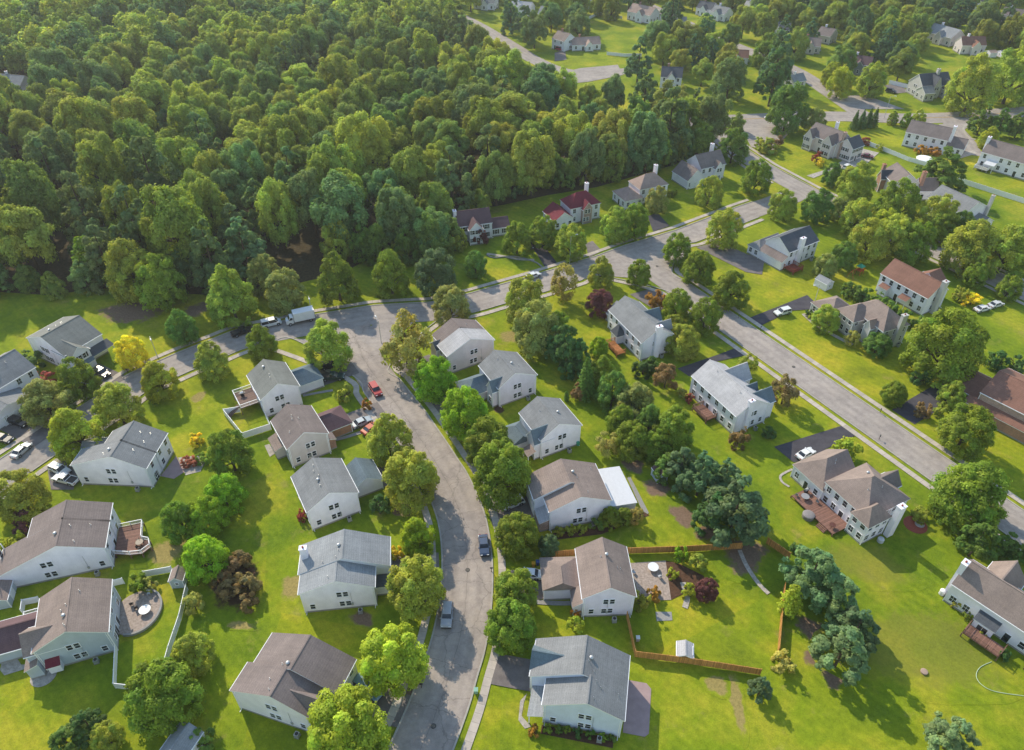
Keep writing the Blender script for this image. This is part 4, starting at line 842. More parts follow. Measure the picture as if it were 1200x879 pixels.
           [(124.45, 57.59), (121.87, 61.87), (119.28, 66.15), (116.7, 70.43), (114.11, 74.71), (111.53, 78.99), (108.94, 83.27), (106.36, 87.55), (103.77, 91.83), (101.19, 96.11), (98.6, 100.39), (96.02, 104.67), (93.43, 108.95),
            (90.85, 113.23), (88.26, 117.51), (85.68, 121.79), (83.09, 126.07), (80.51, 130.35), (77.92, 134.63), (75.34, 138.91), (72.67, 143.34), (70.0, 147.76), (67.32, 152.18), (64.65, 156.6), (61.98, 161.03), (59.31, 165.45),
            (56.21, 170.59), (53.11, 175.72), (50.0, 180.86), (46.9, 185.99), (52.89, 201.05), (57.52, 203.69), (62.44, 207.09), (67.2, 210.38), (71.96, 213.67), (76.71, 216.97), (81.37, 220.19)],
           [(-133.7, 66.18), (-130.87, 71.18), (-128.03, 76.18), (-125.2, 81.18), (-122.36, 86.19), (-119.54, 91.18), (-116.75, 96.17), (-113.96, 101.18), (-111.17, 106.19), (-108.38, 111.2), (-105.59, 116.21), (-102.78, 121.25),
            (-100.01, 126.04), (-97.33, 130.66), (-93.43, 138.27), (-88.54, 143.04), (-84.12, 147.23), (-78.63, 151.76), (-72.64, 156.63), (-65.82, 159.22), (-59.73, 161.47), (-53.52, 163.76), (-48.43, 165.27), (-43.5, 166.73),
            (-38.15, 168.28), (-32.4, 168.93), (-27.05, 169.51), (-22.37, 169.96), (-17.61, 171.97), (-12.44, 174.1), (-8.01, 176.45), (-3.38, 178.89), (1.25, 181.33), (5.81, 183.73), (10.52, 186.44), (15.3, 189.19), (20.08, 191.94),
            (24.72, 194.6), (29.64, 197.92), (34.84, 201.42), (39.45, 204.04), (43.89, 206.56), (48.33, 209.09), (52.58, 211.5), (57.18, 214.68), (61.94, 217.98), (66.7, 221.27), (71.45, 224.57), (76.31, 227.93), (81.98, 231.45)],
           [(-128.5, 56.62), (-125.66, 61.62), (-122.83, 66.62), (-119.99, 71.63), (-117.16, 76.63), (-114.32, 81.63), (-111.48, 86.65), (-108.68, 91.67), (-105.89, 96.68), (-103.1, 101.69), (-100.31, 106.7), (-97.51, 111.71),
            (-94.74, 116.69), (-92.01, 121.41), (-89.18, 126.3), (-85.88, 132.95), (-82.18, 136.33), (-78.01, 140.29), (-72.75, 144.64), (-67.99, 148.65), (-62.62, 150.55), (-56.54, 152.8), (-38.27, 137.48), (-34.97, 131.64),
            (-31.32, 125.8), (-27.78, 120.15), (-24.94, 115.02), (-22.07, 109.81), (-19.75, 105.36), (-17.56, 101.22), (-14.47, 92.82), (-13.0, 84.06), (-12.82, 75.16), (-13.57, 67.69), (-14.65, 63.04), (-15.74, 58.26), (-18.05, 51.05),
            (-21.24, 42.84), (-24.13, 37.07), (-27.0, 31.32), (-29.8, 27.3), (-32.8, 22.96), (-35.8, 18.63)],
           [(87.25, 295.08), (88.25, 289.42), (89.18, 284.1), (91.08, 278.67), (93.08, 272.92), (95.08, 267.17), (96.98, 261.68), (99.61, 256.43), (102.36, 250.93), (105.11, 245.43), (107.76, 240.13), (110.45, 236.03), (113.28, 231.7),
            (116.12, 227.36), (118.95, 223.03), (121.78, 218.7), (124.63, 214.34), (127.4, 209.98), (130.15, 205.65), (132.9, 201.31), (135.65, 196.98), (138.4, 192.65), (141.16, 188.3), (144.29, 183.29), (147.41, 178.29), (150.54, 173.29),
            (153.67, 168.28), (156.35, 163.93), (159.01, 159.6), (161.68, 155.26), (164.35, 150.93), (167.01, 146.6), (169.68, 142.26)],
           [(108.88, 222.64), (111.72, 218.3), (114.55, 213.97), (117.37, 209.66), (120.1, 205.35), (122.85, 201.02), (125.6, 196.69), (128.35, 192.35), (131.1, 188.02), (133.84, 183.7), (136.96, 178.71), (140.09, 173.71), (143.21, 168.71),
            (146.33, 163.72), (148.99, 159.4), (151.65, 155.07), (154.32, 150.74), (156.99, 146.4), (159.65, 142.07), (162.32, 137.74)],
           [(78.75, 293.58), (79.75, 287.92), (80.82, 281.9), (82.92, 275.83), (84.92, 270.08), (86.92, 264.33), (89.02, 258.32), (91.89, 252.57), (94.64, 247.07)]],
 'lines': [([(20.03, 297.82), (60.03, 303.82), (96.32, 308.62), (134.0, 312.32)], 0.14), ([(168.5, 309.82), (196.03, 312.32), (222.03, 317.82), (320.03, 334.82)], 0.14),
           ([(19.97, 298.18), (59.97, 304.18), (96.28, 308.98), (134.0, 312.68)], 0.14), ([(168.5, 310.18), (195.97, 312.68), (221.97, 318.18), (319.97, 335.18)], 0.14)],
 'patches': [('bare_soil',
              [(-94.11, 165.76), (-93.28, 167.43), (-92.92, 169.43), (-93.91, 171.22), (-96.15, 172.16), (-98.71, 172.22), (-100.9, 171.93), (-102.71, 171.71), (-104.38, 171.46), (-105.92, 170.95), (-107.35, 170.29), (-109.0, 169.66),
               (-111.09, 168.9), (-113.07, 167.6), (-113.86, 165.76), (-113.02, 163.93), (-111.22, 162.57), (-109.48, 161.56), (-108.07, 160.53), (-106.57, 159.52), (-104.7, 158.97), (-102.71, 159.07), (-100.88, 159.52), (-99.11, 159.95),
               (-97.32, 160.5), (-95.81, 161.48), (-94.99, 162.87), (-94.64, 164.33)],
              'SOIL', 0.006),
             ('bare_soil',
              [(-81.98, 166.58), (-81.44, 167.57), (-81.5, 168.65), (-82.1, 169.52), (-82.95, 170.15), (-83.86, 170.59), (-84.83, 170.78), (-85.79, 170.57), (-86.58, 170.05), (-87.21, 169.54), (-87.9, 169.23), (-88.76, 168.95),
               (-89.52, 168.38), (-89.84, 167.51), (-89.69, 166.58), (-89.41, 165.75), (-89.25, 164.91), (-89.07, 163.97), (-88.58, 163.08), (-87.75, 162.51), (-86.77, 162.3), (-85.79, 162.28), (-84.84, 162.42), (-84.0, 162.87),
               (-83.48, 163.69), (-83.32, 164.61), (-83.18, 165.32), (-82.72, 165.88)],
              'SOIL', 0.0065),
             ('patio', [(-73.15, 104.84), (-71.92, 110.64), (-68.46, 106.17), (-70.08, 104.06)], 'PLUM', 0.02), ('garden_bed', [(-71.36, 110.2), (-67.46, 110.83), (-65.12, 109.25), (-65.25, 106.17), (-68.0, 105.08)], 'GRAV', 0.016),
             ('patio',
              [(-61.42, 72.74), (-61.52, 73.72), (-61.82, 74.65), (-62.29, 75.48), (-62.93, 76.18), (-63.68, 76.7), (-64.53, 77.03), (-65.42, 77.14), (-66.31, 77.03), (-67.16, 76.7), (-67.91, 76.18), (-68.55, 75.48), (-69.02, 74.65),
               (-69.32, 73.72), (-69.42, 72.74), (-69.32, 71.76), (-69.02, 70.83), (-68.55, 70.0), (-67.91, 69.3), (-67.16, 68.78), (-66.31, 68.45), (-65.42, 68.34), (-64.53, 68.45), (-63.68, 68.78), (-62.93, 69.3), (-62.29, 70.0),
               (-61.82, 70.83), (-61.52, 71.76)],
              'PAVER', 0.02),
             ('patio', [(20.13, 51.38), (20.83, 51.85), (22.23, 58.92), (21.6, 59.86), (18.56, 60.46), (16.89, 52.02)], 'PLUM', 0.02), ('plant_bed', [(4.32, 51.86), (15.11, 49.72), (15.38, 51.1), (4.59, 53.23)], 'MULCH', 0.012),
             ('patio', [(21.8, 83.07), (28.53, 83.64), (28.15, 75.26), (22.61, 75.0), (22.26, 77.55)], 'PAVER', 0.02),
             ('plant_bed', [(28.53, 83.64), (30.8, 83.07), (34.98, 80.26), (34.79, 75.78), (31.66, 77.1), (28.15, 75.26)], 'MULCH', 0.016),
             ('plant_bed', [(7.8, 89.97), (16.97, 91.53), (26.18, 95.25), (27.12, 94.44), (17.22, 89.72), (8.55, 88.45)], 'MULCH', 0.016), ('patio', [(23.91, 104.36), (24.61, 104.66), (27.07, 94.98), (26.07, 94.44)], 'FOUND', 0.012),
             ('plant_bed',
              [(80.69, 92.05), (80.58, 92.73), (80.27, 93.34), (79.78, 93.83), (79.17, 94.14), (78.49, 94.25), (77.81, 94.14), (77.2, 93.83), (76.71, 93.34), (76.4, 92.73), (76.29, 92.05), (76.4, 91.37), (76.71, 90.76), (77.2, 90.27),
               (77.81, 89.96), (78.49, 89.85), (79.17, 89.96), (79.78, 90.27), (80.27, 90.76), (80.58, 91.37)],
              'REDC', 0.012),
             ('plant_bed',
              [(80.28, 92.19), (80.24, 92.47), (80.11, 92.72), (79.91, 92.92), (79.66, 93.05), (79.38, 93.09), (79.1, 93.05), (78.85, 92.92), (78.65, 92.72), (78.52, 92.47), (78.48, 92.19), (78.52, 91.91), (78.65, 91.66), (78.85, 91.46),
               (79.1, 91.33), (79.38, 91.29), (79.66, 91.33), (79.91, 91.46), (80.11, 91.66), (80.24, 91.91)],
              'GRAV', 0.018),
             ('bare_soil',
              [(53.86, 69.78), (53.55, 70.34), (53.24, 70.81), (52.89, 71.2), (52.45, 71.46), (52.0, 71.63), (51.59, 71.88), (51.11, 72.3), (50.45, 72.69), (49.69, 72.73), (49.1, 72.3), (48.82, 71.6), (48.74, 70.92), (48.68, 70.33),
               (48.64, 69.78), (48.76, 69.24), (49.03, 68.78), (49.34, 68.36), (49.62, 67.91), (49.98, 67.43), (50.5, 67.11), (51.11, 67.11), (51.67, 67.35), (52.17, 67.58), (52.75, 67.72), (53.4, 67.95), (53.91, 68.43), (54.05, 69.11)],
              'SOIL', 0.007),
             ('bare_soil',
              [(53.94, 64.55), (53.68, 65.19), (53.17, 65.66), (52.67, 65.99), (52.32, 66.36), (51.96, 66.81), (51.46, 67.15), (50.87, 67.15), (50.33, 66.9), (49.88, 66.6), (49.41, 66.38), (48.89, 66.13), (48.44, 65.72), (48.18, 65.16),
               (48.06, 64.55), (48.0, 63.9), (48.08, 63.21), (48.47, 62.64), (49.15, 62.39), (49.88, 62.49), (50.44, 62.66), (50.87, 62.63), (51.35, 62.43), (51.95, 62.32), (52.54, 62.46), (53.05, 62.81), (53.49, 63.29), (53.84, 63.87)],
              'SOIL', 0.007),
             ('bare_soil',
              [(54.15, 61.08), (54.39, 61.61), (54.47, 62.24), (54.2, 62.8), (53.64, 63.08), (53.02, 63.1), (52.5, 63.05), (52.05, 63.09), (51.58, 63.13), (51.12, 63.01), (50.75, 62.71), (50.48, 62.33), (50.21, 61.97), (49.95, 61.56),
               (49.83, 61.08), (49.93, 60.6), (50.15, 60.16), (50.34, 59.72), (50.55, 59.19), (50.9, 58.69), (51.45, 58.45), (52.05, 58.61), (52.52, 59.01), (52.86, 59.4), (53.16, 59.68), (53.47, 59.95), (53.73, 60.27), (53.93, 60.65)],
              'SOIL', 0.007),
             ('bare_soil',
              [(28.16, 108.01), (28.22, 108.6), (28.0, 109.16), (27.56, 109.56), (27.09, 109.85), (26.64, 110.13), (26.16, 110.39), (25.62, 110.49), (25.08, 110.39), (24.55, 110.23), (23.95, 110.1), (23.26, 109.9), (22.67, 109.43),
               (22.5, 108.72), (22.78, 108.01), (23.27, 107.47), (23.68, 107.07), (23.96, 106.69), (24.26, 106.31), (24.65, 106.0), (25.1, 105.75), (25.62, 105.46), (26.26, 105.2), (26.98, 105.18), (27.57, 105.57), (27.85, 106.23),
               (27.92, 106.9), (28.0, 107.47)],
              'SOIL', 0.007),
             ('bare_soil',
              [(33.15, 101.54), (32.88, 102.27), (32.22, 102.76), (31.51, 103.0), (31.01, 103.21), (30.64, 103.54), (30.22, 103.91), (29.68, 104.14), (29.07, 104.22), (28.4, 104.2), (27.67, 104.06), (27.03, 103.65), (26.71, 102.97),
               (26.8, 102.2), (27.06, 101.54), (27.21, 100.98), (27.27, 100.38), (27.46, 99.77), (27.91, 99.32), (28.53, 99.15), (29.13, 99.11), (29.68, 99.04), (30.27, 98.97), (30.88, 99.06), (31.42, 99.36), (31.9, 99.77), (32.41, 100.22),
               (32.92, 100.8)],
              'SOIL', 0.007),
             ('bare_soil',
              [(36.36, 94.39), (36.26, 94.99), (35.97, 95.52), (35.65, 96.0), (35.32, 96.5), (34.86, 96.94), (34.26, 97.16), (33.63, 97.17), (33.01, 97.12), (32.32, 97.11), (31.57, 96.98), (30.97, 96.51), (30.79, 95.76), (31.01, 94.99),
               (31.32, 94.39), (31.49, 93.9), (31.57, 93.4), (31.73, 92.87), (32.03, 92.38), (32.44, 91.91), (32.95, 91.41), (33.63, 91.01), (34.41, 90.98), (35.06, 91.43), (35.42, 92.15), (35.61, 92.81), (35.85, 93.32), (36.17, 93.81)],
              'SOIL', 0.007),
             ('bare_soil',
              [(39.31, 90.18), (39.39, 90.69), (39.26, 91.2), (39.02, 91.67), (38.71, 92.14), (38.29, 92.54), (37.72, 92.69), (37.15, 92.47), (36.73, 92.02), (36.45, 91.64), (36.13, 91.46), (35.69, 91.35), (35.23, 91.1), (34.92, 90.69),
               (34.78, 90.18), (34.74, 89.63), (34.83, 89.06), (35.13, 88.57), (35.65, 88.3), (36.23, 88.26), (36.72, 88.29), (37.15, 88.2), (37.63, 88.09), (38.13, 88.15), (38.51, 88.47), (38.73, 88.92), (38.88, 89.35), (39.1, 89.74)],
              'SOIL', 0.007),
             ('bare_soil',
              [(-45.68, 78.62), (-45.6, 79.6), (-45.39, 80.79), (-45.6, 82.04), (-46.35, 83.06), (-47.4, 83.8), (-48.57, 84.42), (-49.89, 84.85), (-51.29, 84.75), (-52.48, 84.01), (-53.35, 82.95), (-54.11, 81.98), (-54.99, 81.08),
               (-55.75, 79.96), (-55.87, 78.62), (-55.18, 77.41), (-54.17, 76.56), (-53.38, 75.83), (-52.84, 74.92), (-52.17, 73.88), (-51.16, 73.06), (-49.89, 72.64), (-48.49, 72.5), (-47.0, 72.61), (-45.59, 73.22), (-44.73, 74.5),
               (-44.73, 76.14), (-45.28, 77.57)],
              'MULCH', 0.008),
             ('dry_grass',
              [(-61.78, 85.72), (-61.79, 86.29), (-61.62, 87.0), (-61.53, 87.9), (-61.9, 88.77), (-62.81, 89.25), (-63.93, 89.24), (-64.94, 88.99), (-65.81, 88.77), (-66.65, 88.56), (-67.41, 88.2), (-67.93, 87.63), (-68.23, 86.99),
               (-68.5, 86.37), (-68.78, 85.72), (-68.83, 85.01), (-68.46, 84.36), (-67.82, 83.88), (-67.2, 83.46), (-66.65, 82.88), (-65.94, 82.21), (-64.94, 81.79), (-63.85, 81.92), (-63.0, 82.5), (-62.45, 83.23), (-62.06, 83.89),
               (-61.78, 84.5), (-61.7, 85.13)],
              'DRY', 0.0075),
             ('dry_grass',
              [(-36.79, 77.99), (-36.69, 78.91), (-36.95, 79.75), (-37.43, 80.31), (-37.93, 80.66), (-38.41, 80.88), (-38.88, 80.93), (-39.31, 80.77), (-39.68, 80.53), (-40.07, 80.44), (-40.6, 80.49), (-41.24, 80.36), (-41.74, 79.8),
               (-41.9, 78.9), (-41.75, 77.99), (-41.51, 77.21), (-41.29, 76.52), (-41.03, 75.87), (-40.65, 75.39), (-40.19, 75.15), (-39.75, 75.02), (-39.31, 74.84), (-38.83, 74.72), (-38.35, 74.9), (-37.99, 75.43), (-37.76, 76.08),
               (-37.51, 76.65), (-37.15, 77.23)],
              'DRY', 0.0076),
             ('dry_grass',
              [(4.02, 153.62), (3.55, 154.31), (2.74, 154.75), (2.01, 155.0), (1.59, 155.33), (1.28, 155.89), (0.77, 156.5), (0.0, 156.86), (-0.86, 156.84), (-1.68, 156.61), (-2.45, 156.25), (-3.1, 155.74), (-3.44, 155.04), (-3.4, 154.29),
               (-3.19, 153.62), (-3.09, 153.02), (-3.06, 152.36), (-2.82, 151.69), (-2.21, 151.24), (-1.4, 151.12), (-0.66, 151.13), (-0.0, 151.04), (0.74, 150.83), (1.6, 150.77), (2.42, 151.02), (3.08, 151.51), (3.6, 152.13),
               (3.98, 152.84)],
              'DRY', 0.0078),
             ('dry_grass',
              [(72.74, 83.07), (71.91, 83.98), (71.66, 84.91), (71.27, 85.95), (70.17, 86.83), (68.51, 87.39), (66.69, 87.75), (64.77, 88.09), (62.64, 88.24), (60.56, 87.92), (58.94, 87.13), (57.73, 86.19), (56.48, 85.29), (55.11, 84.29),
               (54.36, 83.07), (55.01, 81.83), (56.85, 80.95), (58.89, 80.46), (60.4, 80.03), (61.59, 79.4), (62.99, 78.73), (64.77, 78.3), (66.8, 78.14), (69.05, 78.13), (71.51, 78.37), (73.63, 79.14), (74.54, 80.46), (73.97, 81.9)],
              'DRY2', 0.0055),
             ('dry_grass',
              [(80.22, 65.93), (79.79, 67.88), (79.57, 69.96), (78.6, 72.02), (76.39, 73.43), (73.54, 73.91), (70.85, 73.9), (68.42, 73.9), (66.02, 73.82), (63.72, 73.25), (61.76, 72.19), (59.86, 71.05), (57.45, 69.89), (54.74, 68.27),
               (53.1, 65.93), (53.73, 63.41), (56.32, 61.56), (59.42, 60.55), (61.96, 59.86), (64.03, 59.1), (66.15, 58.46), (68.42, 58.24), (70.75, 58.27), (73.35, 58.25), (76.4, 58.42), (79.3, 59.42), (80.94, 61.41), (80.95, 63.78)],
              'DRY2', 0.0056),
             ('dry_grass',
              [(-72.07, 130.0), (-72.05, 130.52), (-72.01, 131.13), (-72.08, 131.78), (-72.37, 132.25), (-72.8, 132.41), (-73.22, 132.33), (-73.57, 132.19), (-73.88, 132.05), (-74.16, 131.82), (-74.37, 131.51), (-74.58, 131.21),
               (-74.88, 130.94), (-75.25, 130.57), (-75.53, 130.0), (-75.54, 129.33), (-75.27, 128.77), (-74.88, 128.43), (-74.53, 128.19), (-74.23, 127.95), (-73.91, 127.78), (-73.57, 127.78), (-73.25, 127.92), (-72.95, 128.06),
               (-72.61, 128.2), (-72.29, 128.46), (-72.08, 128.92), (-72.04, 129.48)],
              'DRY', 0.0077),
             ('gravel_bed',
              [(-73.89, 61.2), (-73.99, 61.82), (-74.27, 62.38), (-74.71, 62.82), (-75.27, 63.1), (-75.89, 63.2), (-76.51, 63.1), (-77.07, 62.82), (-77.51, 62.38), (-77.79, 61.82), (-77.89, 61.2), (-77.79, 60.58), (-77.51, 60.02),
               (-77.07, 59.58), (-76.51, 59.3), (-75.89, 59.2), (-75.27, 59.3), (-74.71, 59.58), (-74.27, 60.02), (-73.99, 60.58)],
              'GRAV', 0.012),
             ('gravel_bed', [(-83.47, 62.12), (-84.25, 64.55), (-83.07, 65.31), (-80.47, 63.04), (-78.82, 63.23), (-78.53, 62.67), (-82.28, 61.2)], 'GRAV', 0.012),
             ('patio', [(-53.85, 113.87), (-52.93, 114.27), (-50.93, 111.47), (-51.8, 110.39)], 'GRAV', 0.016),
             ('bare_soil',
              [(-15.02, 56.34), (-14.71, 57.19), (-14.57, 58.24), (-14.84, 59.18), (-15.49, 59.68), (-16.23, 59.73), (-16.86, 59.65), (-17.41, 59.66), (-17.96, 59.67), (-18.49, 59.43), (-18.91, 58.94), (-19.25, 58.37), (-19.61, 57.8),
               (-19.94, 57.14), (-20.07, 56.34), (-19.93, 55.55), (-19.63, 54.86), (-19.38, 54.16), (-19.15, 53.32), (-18.75, 52.48), (-18.12, 52.06), (-17.41, 52.26), (-16.84, 52.86), (-16.41, 53.47), (-16.05, 53.97), (-15.71, 54.47),
               (-15.47, 55.05), (-15.28, 55.67)],
              'SOIL', 0.0082),
             ('bare_soil',
              [(-19.39, 95.69), (-19.78, 96.16), (-20.15, 96.49), (-20.38, 96.83), (-20.57, 97.21), (-20.86, 97.55), (-21.25, 97.72), (-21.67, 97.78), (-22.11, 97.8), (-22.58, 97.76), (-23.02, 97.56), (-23.33, 97.14), (-23.48, 96.65),
               (-23.61, 96.18), (-23.78, 95.69), (-23.89, 95.13), (-23.74, 94.59), (-23.32, 94.25), (-22.8, 94.13), (-22.37, 94.09), (-22.03, 93.97), (-21.67, 93.81), (-21.26, 93.74), (-20.84, 93.79), (-20.38, 93.91), (-19.88, 94.12),
               (-19.42, 94.5), (-19.22, 95.07)],
              'SOIL', 0.0083),
             ('bare_soil',
              [(-23.88, 71.53), (-23.82, 71.86), (-23.91, 72.19), (-24.21, 72.47), (-24.6, 72.69), (-24.99, 72.89), (-25.44, 73.09), (-25.98, 73.2), (-26.53, 73.13), (-27.01, 72.95), (-27.48, 72.78), (-28.02, 72.61), (-28.53, 72.35),
               (-28.77, 71.96), (-28.6, 71.53), (-28.17, 71.2), (-27.75, 70.96), (-27.48, 70.73), (-27.23, 70.49), (-26.89, 70.27), (-26.47, 70.1), (-25.98, 69.94), (-25.38, 69.78), (-24.69, 69.75), (-24.1, 69.96), (-23.81, 70.37),
               (-23.82, 70.84), (-23.91, 71.21)],
              'SOIL', 0.0084),
             ('plant_bed',
              [(-1.54, 125.52), (-1.61, 125.98), (-1.83, 126.4), (-2.16, 126.73), (-2.58, 126.95), (-3.04, 127.02), (-3.5, 126.95), (-3.92, 126.73), (-4.25, 126.4), (-4.47, 125.98), (-4.54, 125.52), (-4.47, 125.06), (-4.25, 124.64),
               (-3.92, 124.31), (-3.5, 124.09), (-3.04, 124.02), (-2.58, 124.09), (-2.16, 124.31), (-1.83, 124.64), (-1.61, 125.06)],
              'MULCH', 0.012),
             ('plant_bed',
              [(129.68, 285.45), (130.08, 286.22), (130.55, 287.22), (130.43, 288.32), (129.5, 289.19), (128.1, 289.69), (126.56, 289.93), (125.03, 289.92), (123.63, 289.54), (122.63, 288.78), (122.07, 287.93), (121.54, 287.31),
               (120.6, 286.87), (119.38, 286.31), (118.56, 285.45), (118.61, 284.47), (119.32, 283.62), (120.21, 282.89), (121.11, 282.17), (122.21, 281.55), (123.59, 281.26), (125.03, 281.34), (126.35, 281.59), (127.63, 281.85),
               (128.88, 282.23), (129.78, 282.92), (130.01, 283.85), (129.76, 284.73)],
              'MULCH', 0.012),
             ('bare_soil',
              [(48.33, 84.99), (48.78, 86.17), (48.45, 87.33), (47.53, 88.12), (46.48, 88.61), (45.55, 89.04), (44.62, 89.47), (43.6, 89.62), (42.61, 89.34), (41.76, 88.8), (41.0, 88.25), (40.24, 87.67), (39.64, 86.9), (39.46, 85.94),
               (39.64, 84.99), (39.8, 84.12), (39.72, 83.12), (39.69, 81.87), (40.14, 80.66), (41.18, 79.97), (42.45, 79.95), (43.6, 80.32), (44.56, 80.78), (45.37, 81.32), (45.97, 82.02), (46.36, 82.79), (46.78, 83.46), (47.49, 84.1)],
              'SOIL', 0.0086),
             ('bare_soil',
              [(36.43, 56.84), (36.62, 58.02), (36.68, 59.44), (36.53, 60.66), (36.25, 61.37), (35.94, 61.7), (35.66, 61.89), (35.38, 61.9), (35.12, 61.54), (34.91, 60.87), (34.74, 60.2), (34.54, 59.64), (34.31, 58.98), (34.16, 58.0),
               (34.17, 56.84), (34.28, 55.8), (34.4, 54.87), (34.47, 53.8), (34.56, 52.57), (34.77, 51.54), (35.07, 51.13), (35.38, 51.3), (35.66, 51.75), (35.9, 52.34), (36.08, 53.16), (36.18, 54.19), (36.2, 55.19), (36.26, 56.0)],
              'DRY', 0.0074),
             ('bare_soil',
              [(34.71, 59.64), (34.75, 59.96), (34.66, 60.28), (34.51, 60.61), (34.31, 60.97), (33.95, 61.3), (33.42, 61.47), (32.85, 61.4), (32.36, 61.19), (31.94, 61.01), (31.49, 60.88), (31.03, 60.7), (30.73, 60.38), (30.71, 60.0),
               (30.86, 59.64), (31.01, 59.33), (31.11, 59.03), (31.27, 58.73), (31.57, 58.47), (31.94, 58.26), (32.35, 58.03), (32.85, 57.79), (33.47, 57.67), (34.05, 57.83), (34.39, 58.24), (34.47, 58.7), (34.48, 59.07), (34.57, 59.35)],
              'DRY', 0.0073),
             ('patio', [(25.0, 72.87), (27.82, 72.87), (27.69, 71.2), (24.94, 71.04)], 'FOUND', 0.014),
             ('gravel_bed', [(0.99, 53.92), (1.28, 56.96), (2.37, 58.17), (1.84, 56.61), (1.49, 54.59), (2.94, 52.94), (1.96, 52.61)], 'GRAV', 0.013),
             ('dry_grass',
              [(-44.11, 70.22), (-44.33, 70.39), (-44.52, 70.55), (-44.8, 70.7), (-45.18, 70.82), (-45.59, 70.94), (-46.05, 71.09), (-46.67, 71.22), (-47.4, 71.24), (-48.03, 71.12), (-48.45, 70.94), (-48.79, 70.76), (-49.2, 70.61),
               (-49.6, 70.43), (-49.74, 70.22), (-49.5, 70.01), (-49.06, 69.85), (-48.63, 69.72), (-48.22, 69.59), (-47.76, 69.49), (-47.22, 69.44), (-46.67, 69.43), (-46.08, 69.39), (-45.36, 69.34), (-44.52, 69.35), (-43.85, 69.5),
               (-43.63, 69.75), (-43.81, 70.01)],
              'DRY', 0.007)],
 'paths': [([(42.82, 85.96), (43.28, 82.43), (44.43, 78.74), (45.72, 76.49)], 0.8, 'GRAV'), ([(78.85, 164.2), (80.79, 158.56), (83.93, 154.05), (87.15, 150.23)], 1.2, 'GRAV'),
           ([(-7.67, 196.37), (-2.59, 194.84), (2.06, 193.02), (6.67, 192.72)], 1.0, 'GRAV'), ([(-39.28, 115.39), (-36.65, 116.4), (-33.6, 117.89)], 0.9, 'FOUND'), ([(4.33, 74.83), (7.52, 74.57), (10.52, 74.57)], 0.9, 'FOUND'),
           ([(58.87, 106.78), (55.98, 105.0), (55.75, 103.17), (56.83, 101.85)], 0.5, 'GRAV'), ([(189.66, 303.75), (185.45, 297.02), (183.69, 289.23), (185.37, 286.7)], 1.0, 'GRAV'),
           ([(-42.48, 132.31), (-45.36, 131.53), (-49.13, 130.38)], 0.8, 'FOUND'), ([(30.84, 78.89), (31.04, 75.78), (30.27, 73.63)], 1.0, 'GRAV')],
 'cars': [('parked_car', 'suv', -32.21, 131.76, -60.0, (0.42, 0.02, 0.02), 'red suv parked at the kerb beside the little front lawn', 'car', None),
          ('pickup_truck', 'pickup', -43.18, 136.51, 4.6, (0.02, 0.05, 0.045), 'dark green pickup on the drive of the white fenced house', 'pickup', None),
          ('parked_car', 'suv', -44.62, 140.8, 9.4, (0.015, 0.015, 0.018), 'black suv tucked behind the dark green pickup', 'car', None),
          ('parked_car', 'sedan', -33.66, 120.57, 35.5, (0.4, 0.45, 0.5), 'silver blue sedan before the orange brick garage', 'car', None),
          ('parked_car', 'sedan', -31.27, 118.62, 47.3, (0.5, 0.09, 0.03), 'orange red low car alongside the silver blue sedan', 'car', None),
          ('pickup_truck', 'pickup', -70.25, 155.05, 32.1, (0.012, 0.012, 0.015), 'black pickup parked under the wood edge behind the white van', 'pickup', None),
          ('white_van', 'van', -63.66, 158.89, 25.9, (0.75, 0.75, 0.77), 'white van parked between the box truck and the black pickup', 'van', None),
          ('parked_car', 'suv', -99.61, 138.14, -30.5, (0.03, 0.03, 0.035), 'black suv on the drive of the wood edge house', 'car', None),
          ('parked_car', 'sedan', -101.68, 134.91, -30.1, (0.7, 0.7, 0.72), 'white car mostly under the green tree at the wood edge house', 'car', None),
          ('parked_car', 'suv', -110.55, 120.57, -21.3, (0.015, 0.015, 0.02), 'black suv on the dark drive at the west edge', 'car', None),
          ('parked_car', 'sedan', -111.4, 115.38, -16.7, (0.03, 0.03, 0.035), 'dark car cut by the west frame edge', 'car', None),
          ('parked_car', 'sedan', -105.4, 111.71, 74.6, (0.55, 0.56, 0.58), 'silver sedan parked at the roadside, west end of the street', 'car', None),
          ('parked_car', 'suv', -94.41, 105.97, -24.1, (0.75, 0.75, 0.77), 'white suv, upper of two white vehicles at the broad grey roof', 'car', None),
          ('pickup_truck', 'pickup', -91.92, 103.33, 163.8, (0.78, 0.78, 0.8), 'white pickup, lower of two white vehicles at the broad grey roof', 'pickup', None),
          ('parked_car', 'sedan', -5.31, 86.68, -83.7, (0.05, 0.08, 0.15), 'dark blue car parked alone on the shaded curve', 'car', None),
          ('parked_car', 'suv', -11.2, 71.81, -91.2, (0.4, 0.41, 0.45), 'silver grey suv parked on the west kerb of the shaded curve', 'car', None),
          ('blue_minivan', 'van', -22.89, 58.53, -34.8, (0.16, 0.27, 0.36), 'blue minivan on the drive between two big lime trees', 'minivan', None),
          ('parked_car', 'suv', 0.17, 96.93, -152.5, (0.75, 0.76, 0.76), 'white suv on the drive under the broad green tree', 'car', None),
          ('parked_car', 'sedan', 3.1, 80.2, 174.3, (0.8, 0.8, 0.82), 'white sedan in front of the hipped garage', 'car', None),
          ('parked_car', 'sedan', 6.18, 182.81, 34.9, (0.7, 0.72, 0.74), 'white sedan on the shaded cross road near the tall lamp', 'car', None),
          ('parked_car', 'suv', 73.04, 164.06, -158.6, (0.72, 0.74, 0.72), 'white suv on the dark drive of the stone front house', 'car', None),
